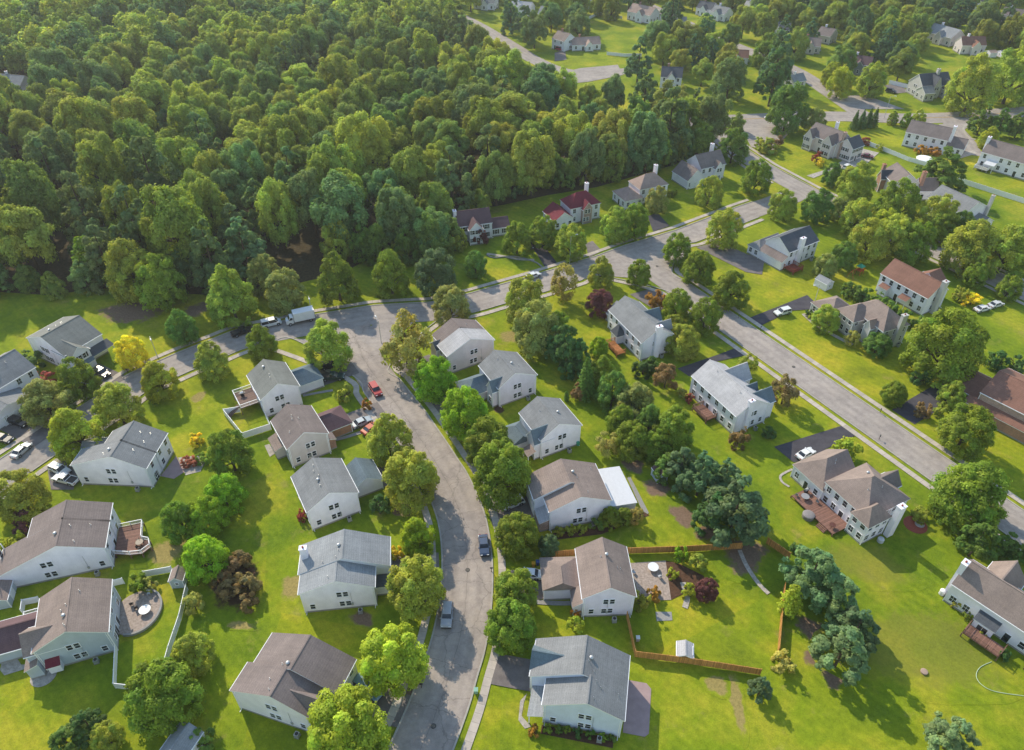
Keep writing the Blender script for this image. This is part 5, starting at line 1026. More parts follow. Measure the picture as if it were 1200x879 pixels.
          ('parked_car', 'sedan', 62.74, 110.69, 32.0, (0.78, 0.78, 0.8), 'white sedan on the dark drive beside the large hip roof', 'car', None),
          ('parked_car', 'suv', 5.53, 200.75, -81.7, (0.015, 0.015, 0.02), 'black suv on the drive of the plum roofed house', 'car', None),
          ('parked_car', 'suv', 173.64, 342.63, -38.2, (0.05, 0.06, 0.1), 'dark blue suv beside the stone house', 'car', None),
          ('parked_car', 'sedan', 135.05, 268.8, -26.1, (0.16, 0.02, 0.04), 'maroon car on the pale concrete drive', 'car', None),
          ('parked_car', 'suv', 123.99, 258.61, 40.2, (0.72, 0.72, 0.74), 'white suv behind the dark slender tree', 'car', None),
          ('parked_car', 'sedan', 109.01, 309.15, 17.5, (0.75, 0.75, 0.77), 'white car driving on the through road', 'car', None),
          ('parked_car', 'sedan', 127.77, 165.7, 20.0, (0.7, 0.7, 0.72), 'white sedan below the rust roofed colonial', 'car', None),
          ('parked_car', 'sedan', 132.53, 167.77, 22.1, (0.6, 0.62, 0.65), 'grey white sedan by the far side street verge', 'car', None),
          ('red_van', 'van', 25.68, 408.69, -30.6, (0.45, 0.03, 0.06), 'red van on the drive at the quiet bend', 'van', None)],
 'truck': (-56.6, 160.35, -156.7, 'white box truck parked at the wood edge kerb'),
 'fences': [('vinyl_fence', [(-62.15, 124.59), (-65.47, 123.68), (-58.97, 115.96), (-53.59, 118.86), (-55.71, 122.61)], 1.8, 'WHITE', 'white vinyl fence boxing a small square lawn behind the deck'),
            ('vinyl_fence', [(-71.75, 78.08), (-69.86, 78.62)], 1.7, 'WHITE', 'short white fence between the tan roof and the leafy bush'),
            ('vinyl_fence', [(-66.69, 80.08), (-64.61, 80.54), (-62.03, 81.14)], 1.7, 'WHITE', 'white fence running to the tan roofed shed'),
            ('vinyl_fence', [(-57.97, 77.28), (-57.1, 71.28), (-56.8, 65.31), (-56.48, 62.3)], 1.7, 'WHITE', 'long white fence down the east side of the round patio yard'),
            ('vinyl_fence', [(-65.73, 65.62), (-63.24, 59.05), (-60.2, 58.7)], 1.6, 'WHITE', 'white fence below the grey side wall at the patio yard'),
            ('vinyl_fence', [(-83.13, 74.87), (-85.58, 74.23), (-84.83, 72.32)], 1.6, 'WHITE', 'little white fence corner on the street side of the tan roofed house'),
            ('wooden_fence', [(7.8, 84.41), (12.12, 84.79)], 1.8, 'FWOOD', 'orange wood fence stub in front of the tan hipped garage'),
            ('wooden_fence', [(21.58, 85.18), (32.04, 85.57), (43.29, 86.35)], 1.8, 'FWOOD', 'orange wood fence along the top of the back garden'),
            ('wooden_fence', [(48.28, 87.55), (51.46, 84.02)], 1.8, 'FWOOD', 'weathered wood fence piece beyond the big pine'),
            ('wooden_fence', [(48.65, 77.55), (46.11, 70.71), (44.07, 65.01)], 1.8, 'FWOOD', 'wood fence on the grove side of the back garden'),
            ('wooden_fence', [(40.12, 61.28), (33.46, 62.45), (28.04, 63.34), (20.33, 64.4), (20.02, 68.76), (19.8, 71.7)], 1.8, 'FWOOD', 'long orange wood fence bending round the lower back garden'),
            ('vinyl_fence', [(137.07, 285.45), (145.1, 272.92), (149.41, 265.38), (154.93, 260.31)], 1.6, 'WHITE', 'white fence with flowers behind the brown roofed house'),
            ('vinyl_fence', [(159.2, 247.34), (166.87, 238.5), (174.89, 229.21)], 1.8, 'WHITE', 'long white fence in front of the long white house'),
            ('vinyl_fence', [(177.61, 354.8), (184.43, 347.92)], 1.8, 'WHITE', 'white fence beside the stone house'),
            ('vinyl_fence', [(44.05, 470.21), (52.86, 483.39), (65.66, 473.15)], 1.6, 'WHITE', 'white fence behind the pink roofed ranch house'),
            ('vinyl_fence', [(49.28, 400.92), (58.23, 397.79), (66.84, 397.79)], 1.6, 'WHITE', 'pale fence at the end of the half-round lawn')],
 'lamps': [(-88.67, 144.97, 6.0, -60, 'street lamp beside the golden tree', 6.5), (17.2, 190.78, 6.0, 20, 'tall street lamp before the house with red roof', 9), (-53.95, 163.72, 6.0, -70, 'street lamp behind the box truck', 6),
           (-33.53, 151.03, 6.0, 120, 'street lamp at the corner of the curved street', 7), (84.1, 170.79, 6.0, 200, 'slim lamp post at the dark drive of the stone front house', 5),
           (158.22, 310.8, 6.0, -20, 'street lamp on the through road corner', 9)],
 'mailboxes': [(-6.51, 97.89, 0, 'mailbox by the drive of the white suv'), (-3.75, 81.19, 0, 'mailbox at the drive of the white sedan'), (60.71, 162.11, 60, 'mailbox opposite the pale grey roofed house'),
               (65.23, 156.64, 60, 'mailbox at the dark drive of the stone front house'), (84.09, 124.35, 60, 'mailbox near the dark asphalt drive'), (-26.91, 137.57, 120, 'mailbox at the sunny curve by the airy pale tree'),
               (-93.69, 138.88, 150, 'mailbox near the golden tree drive'), (-14.46, 59.12, 0, 'mailbox at the foot of the west kerb'), (-33.44, 126.1, 120, 'mailbox by the red suv'),
               (80.56, 115.73, 60, 'mailbox before the large hip roofed house')],
 'sheds': [(30.47, 104.36, 110, 2.6, 2.2, 'grey', 'purple', 'small plum roofed shed between the soil strip and pines', 2.1, 2.9),
           (28.43, 64.7, 80, 2.6, 2.4, 'obrick', 'pale', 'little shed with white rounded roof at the wood fence', 1.6, 2.2), (88.53, 177.8, 123, 4.0, 2.8, 'white', 'lgrey', 'small white garden shed below the dark red deck', 2.1, 2.9),
           (-59.87, 78.98, 95, 2.6, 2.2, 'grey', 'tan', 'tan roofed shed at the corner of the white fence', 2.1, 2.9), (-90.06, 75.44, 106, 4.5, 3.6, 'grey', 'tan', 'small tan roofed outbuilding at the west edge', 2.1, 2.9),
           (-49.08, 48.82, 70, 6, 4, 'white', 'lgrey', 'low pale roof cut by the bottom edge', 2.4, 3.6), (254.57, 398.68, 10, 6, 4, 'white', 'grey', 'pale shed on the far lawn, close to the frame edge', 2.1, 2.9),
           (247.5, 398.68, 10, 4, 4, 'white', 'pink', 'pale shed on the far lawn, next to the rust roof edge house', 2.1, 2.9)],
 'tables': [(-63.83, 72.87, 1.0, (0.8, 0.8, 0.8), 'white round table on the round stone patio'), (-69.77, 86.51, 0.7, (0.08, 0.05, 0.04), 'dark table on the plum deck', 1.1),
            (58.61, 98.12, 0.8, (0.3, 0.3, 0.32), 'grey table at the far end of the long deck', 0.7), (61.63, 90.9, 0.6, (0.12, 0.05, 0.04), 'square dark table near the deck step', 0.7),
            (25.87, 81.75, 1.0, (0.78, 0.78, 0.8), 'white table on the garden patio by the wood fence')],
 'chairs': [(-66.76, 74.23, 200, 'dark patio chair, upper of the pair on the round patio', (0.05, 0.04, 0.04)), (-65.7, 73.46, 220, 'dark patio chair beside the fire end of the round patio', (0.05, 0.04, 0.04)),
            (-64.59, 76.4, 10, 'white-framed patio chair at the rim of the round patio', (0.6, 0.6, 0.6)), (-69.69, 85.49, 90, 'dark chair on the plum deck near the house', (0.06, 0.04, 0.04), 1.1),
            (-70.38, 87.16, -60, 'dark chair on the plum deck at the rail end', (0.06, 0.04, 0.04), 1.1), (60.77, 96.98, 30, 'grey lounge chair on the long deck wall side', (0.3, 0.28, 0.27), 0.7),
            (57.17, 98.73, 140, 'grey lounge chair at the outer corner of the long deck', (0.3, 0.28, 0.27), 0.7), (22.22, 80.82, 40, 'pale chair on the garden patio by the house', (0.5, 0.5, 0.52)),
            (26.83, 79.9, 200, 'pale chair on the garden patio under the white table', (0.5, 0.5, 0.52))],
 'bins': [(6.53, 84.6, 0, (0.45, 0.46, 0.48), 'grey wheeled bin at the garage corner of the tan roof'), (-5.7, 58.28, 0, (0.25, 0.45, 0.36), 'green bin left at the kerb by the plain driveway'),
          (3.93, 82.31, 0, (0.75, 0.35, 0.02), 'yellow bin behind the white sedan'), (4.73, 82.69, 0, (0.05, 0.1, 0.3), 'blue bin next to the yellow one'),
          (14.3, 113.87, 30, (0.04, 0.3, 0.2), 'green bin behind the third grey roofed house'), (21.14, 67.33, 0, (0.6, 0.62, 0.62), 'pale bin inside the wood fence corner')],
 'manholes': [(-12.04, 53.0, 'round iron manhole cover on the cracked road at the bottom'), (-8.14, 81.56, 'round iron manhole cover between the two parked cars on the curve'),
              (-29.85, 136.27, 'round iron manhole cover beyond the red suv'), (69.4, 141.21, 'round iron manhole cover on the straight street'), (-18.95, 170.79, 'round iron manhole cover on the shaded cross road'),
              (43.07, 189.06, 'round iron manhole cover at the upper junction')],
 'grills': [(-62.21, 128.09, 2.0, 20, 'white lidded grill on the railed deck', (0.75, 0.75, 0.76)), (59.36, 99.74, 0.7, 30, 'metal grill on the long red brown deck', (0.5, 0.5, 0.52))],
 'playsets': [(101.27, 184.73, 35, 'red playset with green canopy behind the small white shed')],
 'tubs': [(58.16, 93.96, 1.15, 0.8, (0.22, 0.2, 0.2), 'round grey spa tub beside the long deck', 'spa_tub', 'tub'),
          (155.56, 265.43, 3.0, 1.1, (0.75, 0.76, 0.78), 'white rounded dome in the yard by the long white fence', 'garden_dome', 'garden_dome'),  # white dome of unknown use, built as a basin with domed cover
          (76.53, 76.49, 0.5, 0.9, (0.7, 0.7, 0.72), 'pale rounded unit at the gable foot of the east tan house', 'utility_tub', 'tub'),
          (66.99, 61.76, 0.55, 0.25, (0.35, 0.25, 0.2), 'small round fire pit on the open lawn', 'fire_pit', 'fire pit'),
          (70.08, 88.08, 0.6, 0.7, (0.5, 0.52, 0.56), 'grey round unit under the bay of the hip roofed house', 'utility_tub', 'tub')],
 'hoses': [([(78.86, 63.54), (76.5, 62.55), (75.17, 61.08), (75.29, 59.64), (76.97, 58.46), (81.75, 57.67)], 'pale green hose curving over the east lawn')],
 'lowwalls': [([(-65.78, 68.26), (-64.71, 68.31), (-63.69, 68.66), (-62.78, 69.29), (-62.06, 70.16), (-61.57, 71.2), (-61.34, 72.35), (-61.38, 73.52), (-61.7, 74.64), (-62.28, 75.63), (-63.07, 76.43), (-64.02, 76.97), (-65.06, 77.22)],
               'low curved stone wall around the round patio', 'FOUND', 0.5),
              ([(-7.65, 195.76), (-5.67, 193.93), (0.52, 194.53), (6.64, 191.52), (8.99, 188.28)], 'low stone edging before the plum roofed house', 'FOUND', 0.3)],
 'forest': {'poly': [(-289.55, 222.99), (-196.63, 195.04), (-144.48, 175.13), (-129.18, 173.37), (-118.78, 176.9), (-109.08, 176.9), (-92.41, 174.25), (-81.34, 173.37), (-65.67, 177.8), (-49.97, 185.2), (-41.4, 195.04), (-25.69, 193.02),
                     (-15.75, 199.18), (-12.07, 212.32), (-9.77, 226.71), (-2.9, 229.25), (11.84, 236.42), (30.21, 243.22), (60.66, 262.3), (78.45, 278.53), (91.88, 297.24), (72.22, 308.8), (50.24, 321.08), (22.21, 318.98), (0.0, 340.96),
                     (-19.21, 392.81), (-47.24, 478.12), (-76.28, 664.42), (-681.08, 664.42), (-675.2, 407.77)],
            'floor': [(-289.55, 222.99), (-196.63, 195.04), (-144.48, 175.13), (-129.18, 173.37), (-118.78, 176.9), (-109.08, 176.9), (-92.41, 174.25), (-81.34, 173.37), (-65.67, 177.8), (-49.97, 185.2), (-41.4, 195.04), (-25.69, 193.02),
                      (-15.75, 199.18), (-12.07, 212.32), (-9.77, 226.71), (-2.9, 229.25), (11.84, 236.42), (30.21, 243.22), (60.66, 262.3), (78.45, 278.53), (91.88, 297.24), (72.22, 308.8), (50.24, 321.08), (22.21, 318.98), (0.0, 340.96),
                      (-19.21, 392.81), (-47.24, 478.12), (-76.28, 664.42), (-681.08, 664.42), (-675.2, 407.77)],
            'gaps': [[(-69.49, 183.31), (-65.51, 193.02), (-53.44, 193.02), (-49.63, 183.31), (-58.37, 177.8)], [(-226.11, 312.81), (-198.76, 312.81), (-217.62, 345.64), (-241.79, 348.02)],
                     [(-227.0, 321.08), (-207.29, 334.12), (-226.9, 357.8), (-251.21, 357.8)]],
            'conifer_p': 0.17,
            'front': [(-159.99, 176.9), (-144.01, 174.25), (-128.97, 172.94), (-118.78, 176.9), (-109.45, 177.8), (-93.33, 176.9), (-82.83, 178.25), (-72.22, 184.26), (-50.67, 189.06), (-41.4, 195.04), (-25.69, 193.02), (-15.8, 200.23),
                      (-12.76, 215.8), (-9.88, 230.53), (0.0, 234.43), (11.96, 239.79), (30.52, 246.73), (46.96, 255.46), (61.06, 264.65), (78.63, 279.38), (89.62, 293.53)],
            'front_label': 'small tree in the ragged front edge of the wood'},
 'forest_labels': ('broadleaf tree of the dense wood filling the upper west', 'blue-green pine among the broadleaf trees of the wood'),
 'fill': [([(-52.47, 521.29), (-19.44, 447.73), (5.24, 392.81), (20.49, 362.85), (54.85, 359.05), (76.77, 334.12), (98.74, 320.02), (124.71, 327.5), (154.06, 340.96), (186.38, 357.8), (217.15, 362.85), (248.53, 360.31), (272.98, 360.31),
            (485.86, 647.17), (-66.56, 647.17)],
           8.5, 14, 'leafy tree among the far houses up the hill', 'far trees among the houses')],
 'fill_gaps': [[(17.36, 389.92), (23.08, 420.41), (49.23, 423.68), (60.77, 407.77), (61.48, 378.71), (41.44, 368.02)], [(113.74, 308.8), (122.22, 352.85), (139.61, 370.65), (152.75, 331.89), (129.99, 308.8)],
               [(166.87, 324.26), (180.33, 352.85), (201.4, 378.71), (255.67, 373.3), (244.36, 318.98)], [(41.8, 423.68), (50.46, 468.27), (79.36, 458.74), (78.96, 423.68), (63.02, 407.77)],
               [(184.33, 352.85), (218.34, 392.81), (266.37, 392.81), (251.34, 365.42)], [(97.49, 308.8), (102.34, 331.89), (124.14, 338.65), (120.65, 313.83)]],
 'cam': (0, 0, 113),
 'sun': (36, -34, 0.2, 5, (1, 0.89, 0.69)),
 'haze': 0.00018}

# ---------------------------------------------------------------- helpers
import bpy, bmesh, math, random
import numpy as np
from mathutils import Vector, Matrix
sc = bpy.context.scene
COL = sc.collection
R = math.radians
rnd = random.Random(7)

def link(name, me, parent=None, loc=None, rz=None):
    o = bpy.data.objects.new(name, me); COL.objects.link(o)
    if parent is not None: o.parent = parent
    if loc is not None: o.location = loc
    if rz is not None: o.rotation_euler = (0, 0, rz)
    return o
def tag(o, label, cat, group=None):
    o['label'] = label; o['category'] = cat
    if group: o['group'] = group
    return o
def thing(name, label, cat, loc=(0, 0, 0), rz=0.0, group=None):
    return tag(link(name, None, None, loc, rz), label, cat, group)

class MB:
    """collects faces (each with a material slot) for one mesh"""
    def __init__(s): s.v = []; s.f = []; s.m = []; s.uv = []
    def face(s, pts, m=0, uv=None):
        b = len(s.v); s.v += [tuple(p) for p in pts]; s.f.append(tuple(range(b, b + len(pts)))); s.m.append(m); s.uv.append(uv)
    def box(s, x0, x1, y0, y1, z0, z1, m=0, rz=0, c=None):
        P = [(x, y, z) for z in (z0, z1) for x, y in ((x0, y0), (x1, y0), (x1, y1), (x0, y1))]
        if rz:
            cx, cy = c or ((x0 + x1) / 2, (y0 + y1) / 2); k, n = math.cos(rz), math.sin(rz)
            P = [(cx + (x - cx) * k - (y - cy) * n, cy + (x - cx) * n + (y - cy) * k, z) for x, y, z in P]
        for q in ((3, 2, 1, 0), (4, 5, 6, 7), (0, 1, 5, 4), (1, 2, 6, 5), (2, 3, 7, 6), (3, 0, 4, 7)):
            s.face([P[i] for i in q], m)
    def prism(s, poly, z0, z1, m=0, mtop=None):
        n = len(poly)
        s.face([(x, y, z1) for x, y in poly], m if mtop is None else mtop)
        s.face([(x, y, z0) for x, y in reversed(poly)], m)
        for i in range(n):
            a, b = poly[i], poly[(i + 1) % n]
            s.face([(*a, z0), (*b, z0), (*b, z1), (*a, z1)], m)
    def tube(s, pts, rads, n=6, m=0, cap=True):
        rings = []
        for i, p in enumerate(pts):
            p = Vector(p)
            d = (Vector(pts[min(i + 1, len(pts) - 1)]) - Vector(pts[max(i - 1, 0)])).normalized()
            a = d.cross(Vector((0.3, 0.9, 0.1)) if abs(d.z) > .8 else Vector((0, 0, 1))).normalized(); b = d.cross(a)
            rings.append([p + (a * math.cos(t) + b * math.sin(t)) * rads[i] for t in [2 * math.pi * k / n for k in range(n)]])
        for r0, r1 in zip(rings, rings[1:]):
            for k in range(n): s.face([r0[k], r0[(k + 1) % n], r1[(k + 1) % n], r1[k]], m)
        if cap: s.face(rings[-1], m); s.face(list(reversed(rings[0])), m)
    def dome(s, c, rx, ry, rz, m=0, n=10, k=4):
        g = lambda i, j: (c[0] + rx * math.cos(i * 2 * math.pi / n) * math.cos(j * math.pi / 2 / k), c[1] + ry * math.sin(i * 2 * math.pi / n) * math.cos(j * math.pi / 2 / k), c[2] + rz * math.sin(j * math.pi / 2 / k))
        for i in range(n):
            for j in range(k): s.face([g(i, j), g(i + 1, j), g(i + 1, j + 1), g(i, j + 1)][:4 if j < k - 1 else 3], m)
    def mesh(s, name, mats, weld=True, recalc=True):
        me = bpy.data.meshes.new(name); me.from_pydata(s.v, [], s.f)
        for m in mats: me.materials.append(m)
        me.polygons.foreach_set('material_index', s.m)
        if any(u for u in s.uv):
            l = me.uv_layers.new(name='UVMap'); i = 0
            for f, u in zip(s.f, s.uv):
                for k in range(len(f)): l.data[i].uv = u[k] if u else (0, 0); i += 1
        if weld or recalc:
            bm = bmesh.new(); bm.from_mesh(me)
            if weld: bmesh.ops.remove_doubles(bm, verts=bm.verts, dist=1e-4)
            if recalc: bmesh.ops.recalc_face_normals(bm, faces=bm.faces)
            bm.to_mesh(me); bm.free()
        me.update(); return me
    def obj(s, name, mats, parent=None, loc=None, rz=None, **k):
        if not isinstance(mats, (list, tuple)): mats = [mats]
        return link(name, s.mesh(name, mats, **k), parent, loc, rz)

# ---------------------------------------------------------------- materials
class NT:
    def __init__(s, name, rough=.8, spec=.3):
        s.m = bpy.data.materials.new(name); s.m.use_nodes = True; s.t = s.m.node_tree; s.n = s.t.nodes
        s.b = s.n['Principled BSDF']; s.b.inputs['Roughness'].default_value = rough; s.b.inputs['Specular IOR Level'].default_value = spec
        s.out = s.n['Material Output']
    def L(s, a, b): s.t.links.new(a, b)
    def new(s, t, **k):
        n = s.n.new(t)
        for a, b in k.items(): setattr(n, a, b)
        return n
    def coord(s, which='Object', scale=(1, 1, 1), rot=(0, 0, 0)):
        c = s.new('ShaderNodeTexCoord'); m = s.new('ShaderNodeMapping'); m.inputs['Scale'].default_value = scale; m.inputs['Rotation'].default_value = rot
        s.L(c.outputs[which], m.inputs['Vector']); return m.outputs['Vector']
    def pos(s, scale=(1, 1, 1)):
        c = s.new('ShaderNodeNewGeometry'); m = s.new('ShaderNodeMapping'); m.inputs['Scale'].default_value = scale
        s.L(c.outputs['Position'], m.inputs['Vector']); return m.outputs['Vector']
    def noise(s, vec, scale, detail=4, rough=.55, dist=0):
        n = s.new('ShaderNodeTexNoise'); n.inputs['Scale'].default_value = scale; n.inputs['Detail'].default_value = detail
        n.inputs['Roughness'].default_value = rough; n.inputs['Distortion'].default_value = dist
        s.L(vec, n.inputs['Vector']); return n.outputs['Fac']
    def ramp(s, fac, stops):
        r = s.new('ShaderNodeValToRGB'); e = r.color_ramp.elements
        while len(e) < len(stops): e.new(.5)
        for k, (p, c) in zip(e, stops): k.position = p; k.color = (*c, 1) if len(c) == 3 else c
        s.L(fac, r.inputs['Fac']); return r.outputs['Color']
    def mix(s, a, b, fac, mode='MIX'):
        n = s.new('ShaderNodeMix', data_type='RGBA', blend_type=mode)
        for x, i in ((fac, 0), (a, 6), (b, 7)):
            if isinstance(x, (int, float)): n.inputs[i].default_value = x
            elif isinstance(x, tuple): n.inputs[i].default_value = (*x, 1)
            else: s.L(x, n.inputs[i])
        return n.outputs[2]
    def math(s, op, a, b=0.0, c=None):
        n = s.new('ShaderNodeMath', operation=op)
        for i, x in enumerate((a, b) if c is None else (a, b, c)):
            if isinstance(x, (int, float)): n.inputs[i].default_value = x
            else: s.L(x, n.inputs[i])
        return n.outputs[0]
    def color(s, c):
        if isinstance(c, tuple): s.b.inputs['Base Color'].default_value = (*c, 1)
        else: s.L(c, s.b.inputs['Base Color'])
    def bump(s, h, strength=.3, dist=.05):
        n = s.new('ShaderNodeBump'); n.inputs['Strength'].default_value = strength; n.inputs['Distance'].default_value = dist
        s.L(h, n.inputs['Height']); s.L(n.outputs['Normal'], s.b.inputs['Normal'])

def sc3(c, k): return tuple(min(1, x * k) for x in c)
MATS = {}
def plain(name, c, rough=.6, var=.12, scale=1.5, spec=.3, metal=0):
    if name in MATS: return MATS[name]
    t = NT(name, rough, spec); v = t.coord()
    n = t.noise(v, scale, 5)
    t.color(t.ramp(n, [(.3, sc3(c, 1 - var)), (.7, sc3(c, 1 + var))])); t.b.inputs['Metallic'].default_value = metal
    MATS[name] = t.m; return t.m
def siding(name, c):
    if name in MATS: return MATS[name]
    t = NT(name, .55, .35); v = t.coord()
    sep = t.new('ShaderNodeSeparateXYZ'); t.L(v, sep.inputs[0])
    fr = t.math('FRACT', t.math('MULTIPLY', sep.outputs['Z'], 1 / .2))
    line = t.math('LESS_THAN', fr, .12)
    n = t.noise(v, .6, 4); n2 = t.noise(t.coord(scale=(3, 3, .35)), 1.2, 4)
    base = t.mix(t.ramp(n, [(.3, sc3(c, .9)), (.75, sc3(c, 1.05))]), sc3(c, .8), t.math('MULTIPLY', t.math('GREATER_THAN', n2, .62), .22))
    t.color(t.mix(base, sc3(c, .68), t.math('MULTIPLY', line, .55)))
    t.bump(fr, .25, .02); MATS[name] = t.m; return t.m
def shingle(name, c, c2=None):
    if name in MATS: return MATS[name]
    c2 = c2 or c
    t = NT(name, .85, .25); v = t.coord()
    big = t.noise(v, .25, 3); fine = t.noise(v, 7, 3, .7); tabs = t.noise(t.coord(scale=(2.2, 2.2, 3.5)), 2.4, 2, .8)
    strk = t.noise(t.coord(scale=(1.6, .18, .3)), 1.1, 4); strk2 = t.noise(t.coord(scale=(.18, 1.6, .3)), 1.1, 4)
    col = t.ramp(big, [(.3, sc3(c, .86)), (.7, sc3(c2, 1.1))])
    col = t.mix(col, t.ramp(fine, [(.25, (.72, .72, .72)), (.75, (1.22, 1.22, 1.22))]), .8, 'MULTIPLY')
    col = t.mix(col, t.ramp(tabs, [(.3, (.8, .8, .8)), (.7, (1.15, 1.15, 1.15))]), .7, 'MULTIPLY')
    col = t.mix(col, t.ramp(t.math('MULTIPLY', t.math('ADD', strk, strk2), .5), [(.35, (.75, .75, .77)), (.6, (1.08, 1.07, 1.06))]), .6, 'MULTIPLY')
    sep = t.new('ShaderNodeSeparateXYZ'); t.L(v, sep.inputs[0])
    row = t.math('LESS_THAN', t.math('FRACT', t.math('MULTIPLY', sep.outputs['Z'], 1 / .16)), .22)
    col = t.mix(col, (.55, .55, .55), t.math('MULTIPLY', row, .28), 'MULTIPLY')
    t.color(col); t.bump(fine, .35, .03); MATS[name] = t.m; return t.m
def brick(name, c):
    if name in MATS: return MATS[name]
    t = NT(name, .85, .2)
    g = t.new('ShaderNodeTexBrick'); g.inputs['Scale'].default_value = 1; g.inputs['Brick Width'].default_value = .24; g.inputs['Row Height'].default_value = .085
    g.inputs['Mortar Size'].default_value = .012; g.inputs['Color1'].default_value = (*sc3(c, .8), 1); g.inputs['Color2'].default_value = (*sc3(c, 1.25), 1); g.inputs['Mortar'].default_value = (.32, .27, .24, 1)
    o = t.coord(); s = t.new('ShaderNodeSeparateXYZ'); t.L(o, s.inputs[0]); k = t.new('ShaderNodeCombineXYZ')
    t.L(t.math('ADD', s.outputs['X'], s.outputs['Y']), k.inputs['X']); t.L(s.outputs['Z'], k.inputs['Y']); t.L(k.outputs[0], g.inputs['Vector'])
    t.color(t.mix(g.outputs['Color'], t.ramp(t.noise(o, .8), [(.3, (.75, .75, .75)), (.7, (1.15, 1.12, 1.1))]), .8, 'MULTIPLY')); MATS[name] = t.m; return t.m
def planks(name, c, w=.14, axis='X', rough=.75):
    if name in MATS: return MATS[name]
    t = NT(name, rough, .2); v = t.coord(); s = t.new('ShaderNodeSeparateXYZ'); t.L(v, s.inputs[0])
    u = t.math('MULTIPLY', s.outputs[axis], 1 / w); fr = t.math('FRACT', u)
    wn = t.new('ShaderNodeTexWhiteNoise', noise_dimensions='1D'); t.L(t.math('FLOOR', u), wn.inputs['W'])
    col = t.ramp(wn.outputs['Value'], [(0, sc3(c, .72)), (1, sc3(c, 1.25))])
    col = t.mix(col, t.ramp(t.noise(v, 2.5), [(.3, (.8, .8, .8)), (.7, (1.12, 1.12, 1.12))]), .8, 'MULTIPLY')
    t.color(t.mix(col, sc3(c, .3), t.math('MULTIPLY', t.math('LESS_THAN', fr, .09), .8))); MATS[name] = t.m; return t.m
def glass():
    if 'window_glass' in MATS: return MATS['window_glass']
    t = NT('window_glass', .06, .6); v = t.pos((.35, .35, .9))
    t.color(t.ramp(t.noise(v, 1.3, 2), [(.4, (.012, .016, .024)), (.62, (.05, .06, .08))])); MATS['window_glass'] = t.m; return t.m
def paint():
    if 'car_paint' in MATS: return MATS['car_paint']
    t = NT('car_paint', .35, .5); o = t.new('ShaderNodeObjectInfo')
    t.color(t.mix(o.outputs['Color'], t.ramp(t.noise(t.coord(), 2.5), [(.3, (.9, .9, .9)), (.7, (1.05, 1.05, 1.05))]), .6, 'MULTIPLY'))
    t.b.inputs['Coat Weight'].default_value = .2; t.b.inputs['Coat Roughness'].default_value = .3; MATS['car_paint'] = t.m; return t.m

def leaf_mat(name='leaves'):
    t = NT(name, .6, .25); t.n.remove(t.b)
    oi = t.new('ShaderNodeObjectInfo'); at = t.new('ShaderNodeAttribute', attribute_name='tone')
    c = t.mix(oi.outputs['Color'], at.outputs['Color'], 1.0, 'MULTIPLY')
    hs = t.new('ShaderNodeHueSaturation'); hs.inputs['Saturation'].default_value = 1.0
    t.L(t.math('ADD', t.math('MULTIPLY', oi.outputs['Random'], .03), .485), hs.inputs['Hue'])
    t.L(t.math('ADD', t.math('MULTIPLY', oi.outputs['Random'], .5), 2.85), hs.inputs['Value']); t.L(c, hs.inputs['Color'])
    d = t.new('ShaderNodeBsdfDiffuse'); tr = t.new('ShaderNodeBsdfTranslucent'); gl = t.new('ShaderNodeBsdfGlossy'); gl.inputs['Roughness'].default_value = .45; gl.inputs['Color'].default_value = (.5, .5, .45, 1)
    t.L(hs.outputs[0], d.inputs['Color']); t.L(t.mix(hs.outputs[0], (1.15, 1.2, .6), 1.0, 'MULTIPLY'), tr.inputs['Color'])
    m1 = t.new('ShaderNodeMixShader'); m1.inputs[0].default_value = .45; t.L(d.outputs[0], m1.inputs[1]); t.L(tr.outputs[0], m1.inputs[2])
    m2 = t.new('ShaderNodeMixShader'); m2.inputs[0].default_value = .015; t.L(m1.outputs[0], m2.inputs[1]); t.L(gl.outputs[0], m2.inputs[2])
    t.L(m2.outputs[0], t.out.inputs['Surface']); return t.m
LEAF = leaf_mat()
BARK = plain('bark', (.09, .065, .045), .95, .35, 3)
WHITE = plain('white_trim', (.87, .87, .9), .5, .04, 2)
GLASS = glass()
FOUND = plain('foundation_concrete', (.3, .29, .28), .9, .12, 2)
METAL = plain('galvanised_metal', (.5, .51, .53), .4, .08, 2, .5, .6)
DARK = plain('dark_trim', (.035, .035, .04), .5, .2, 2)
SIDING = dict(white=siding('white_siding', (.9, .87, .97)), lav=siding('pale_lavender_siding', (.79, .74, .86)), tan=siding('tan_siding', (.64, .57, .56)),
              grey=siding('blue_grey_siding', (.5, .56, .65)), blue=siding('pale_blue_siding', (.68, .75, .95)), pink=siding('blush_siding', (.76, .68, .69)),
              stone=siding('beige_siding', (.58, .56, .55)), sage=siding('slate_siding', (.22, .25, .28)),
              brick=brick('red_brick', (.42, .2, .14)), obrick=brick('orange_brick', (.46, .19, .09)), pbrick=brick('weathered_brick', (.55, .38, .33)))
ROOF = dict(grey=shingle('grey_shingles', (.26, .265, .275)), olive=shingle('olive_grey_shingles', (.235, .24, .225)), lgrey=shingle('light_grey_shingles', (.31, .325, .345)),
            brown=shingle('brown_shingles', (.24, .195, .185)), tan=shingle('tan_shingles', (.3, .235, .21)), red=shingle('red_shingles', (.2, .032, .05)),
            rust=shingle('rust_brown_shingles', (.27, .14, .105)), purple=shingle('plum_brown_shingles', (.15, .09, .1)), slate=shingle('slate_shingles', (.1, .11, .13)),
            blue=shingle('blue_grey_shingles', (.15, .2, .235)), white=plain('white_metal_roof', (.66, .66, .69), .4, .04), pink=shingle('pink_tan_shingles', (.4, .29, .25)), pale=shingle('pale_and_glint_shingles', (.5, .49, .51)))  # pale covers real pale roofs and one painted sun glint
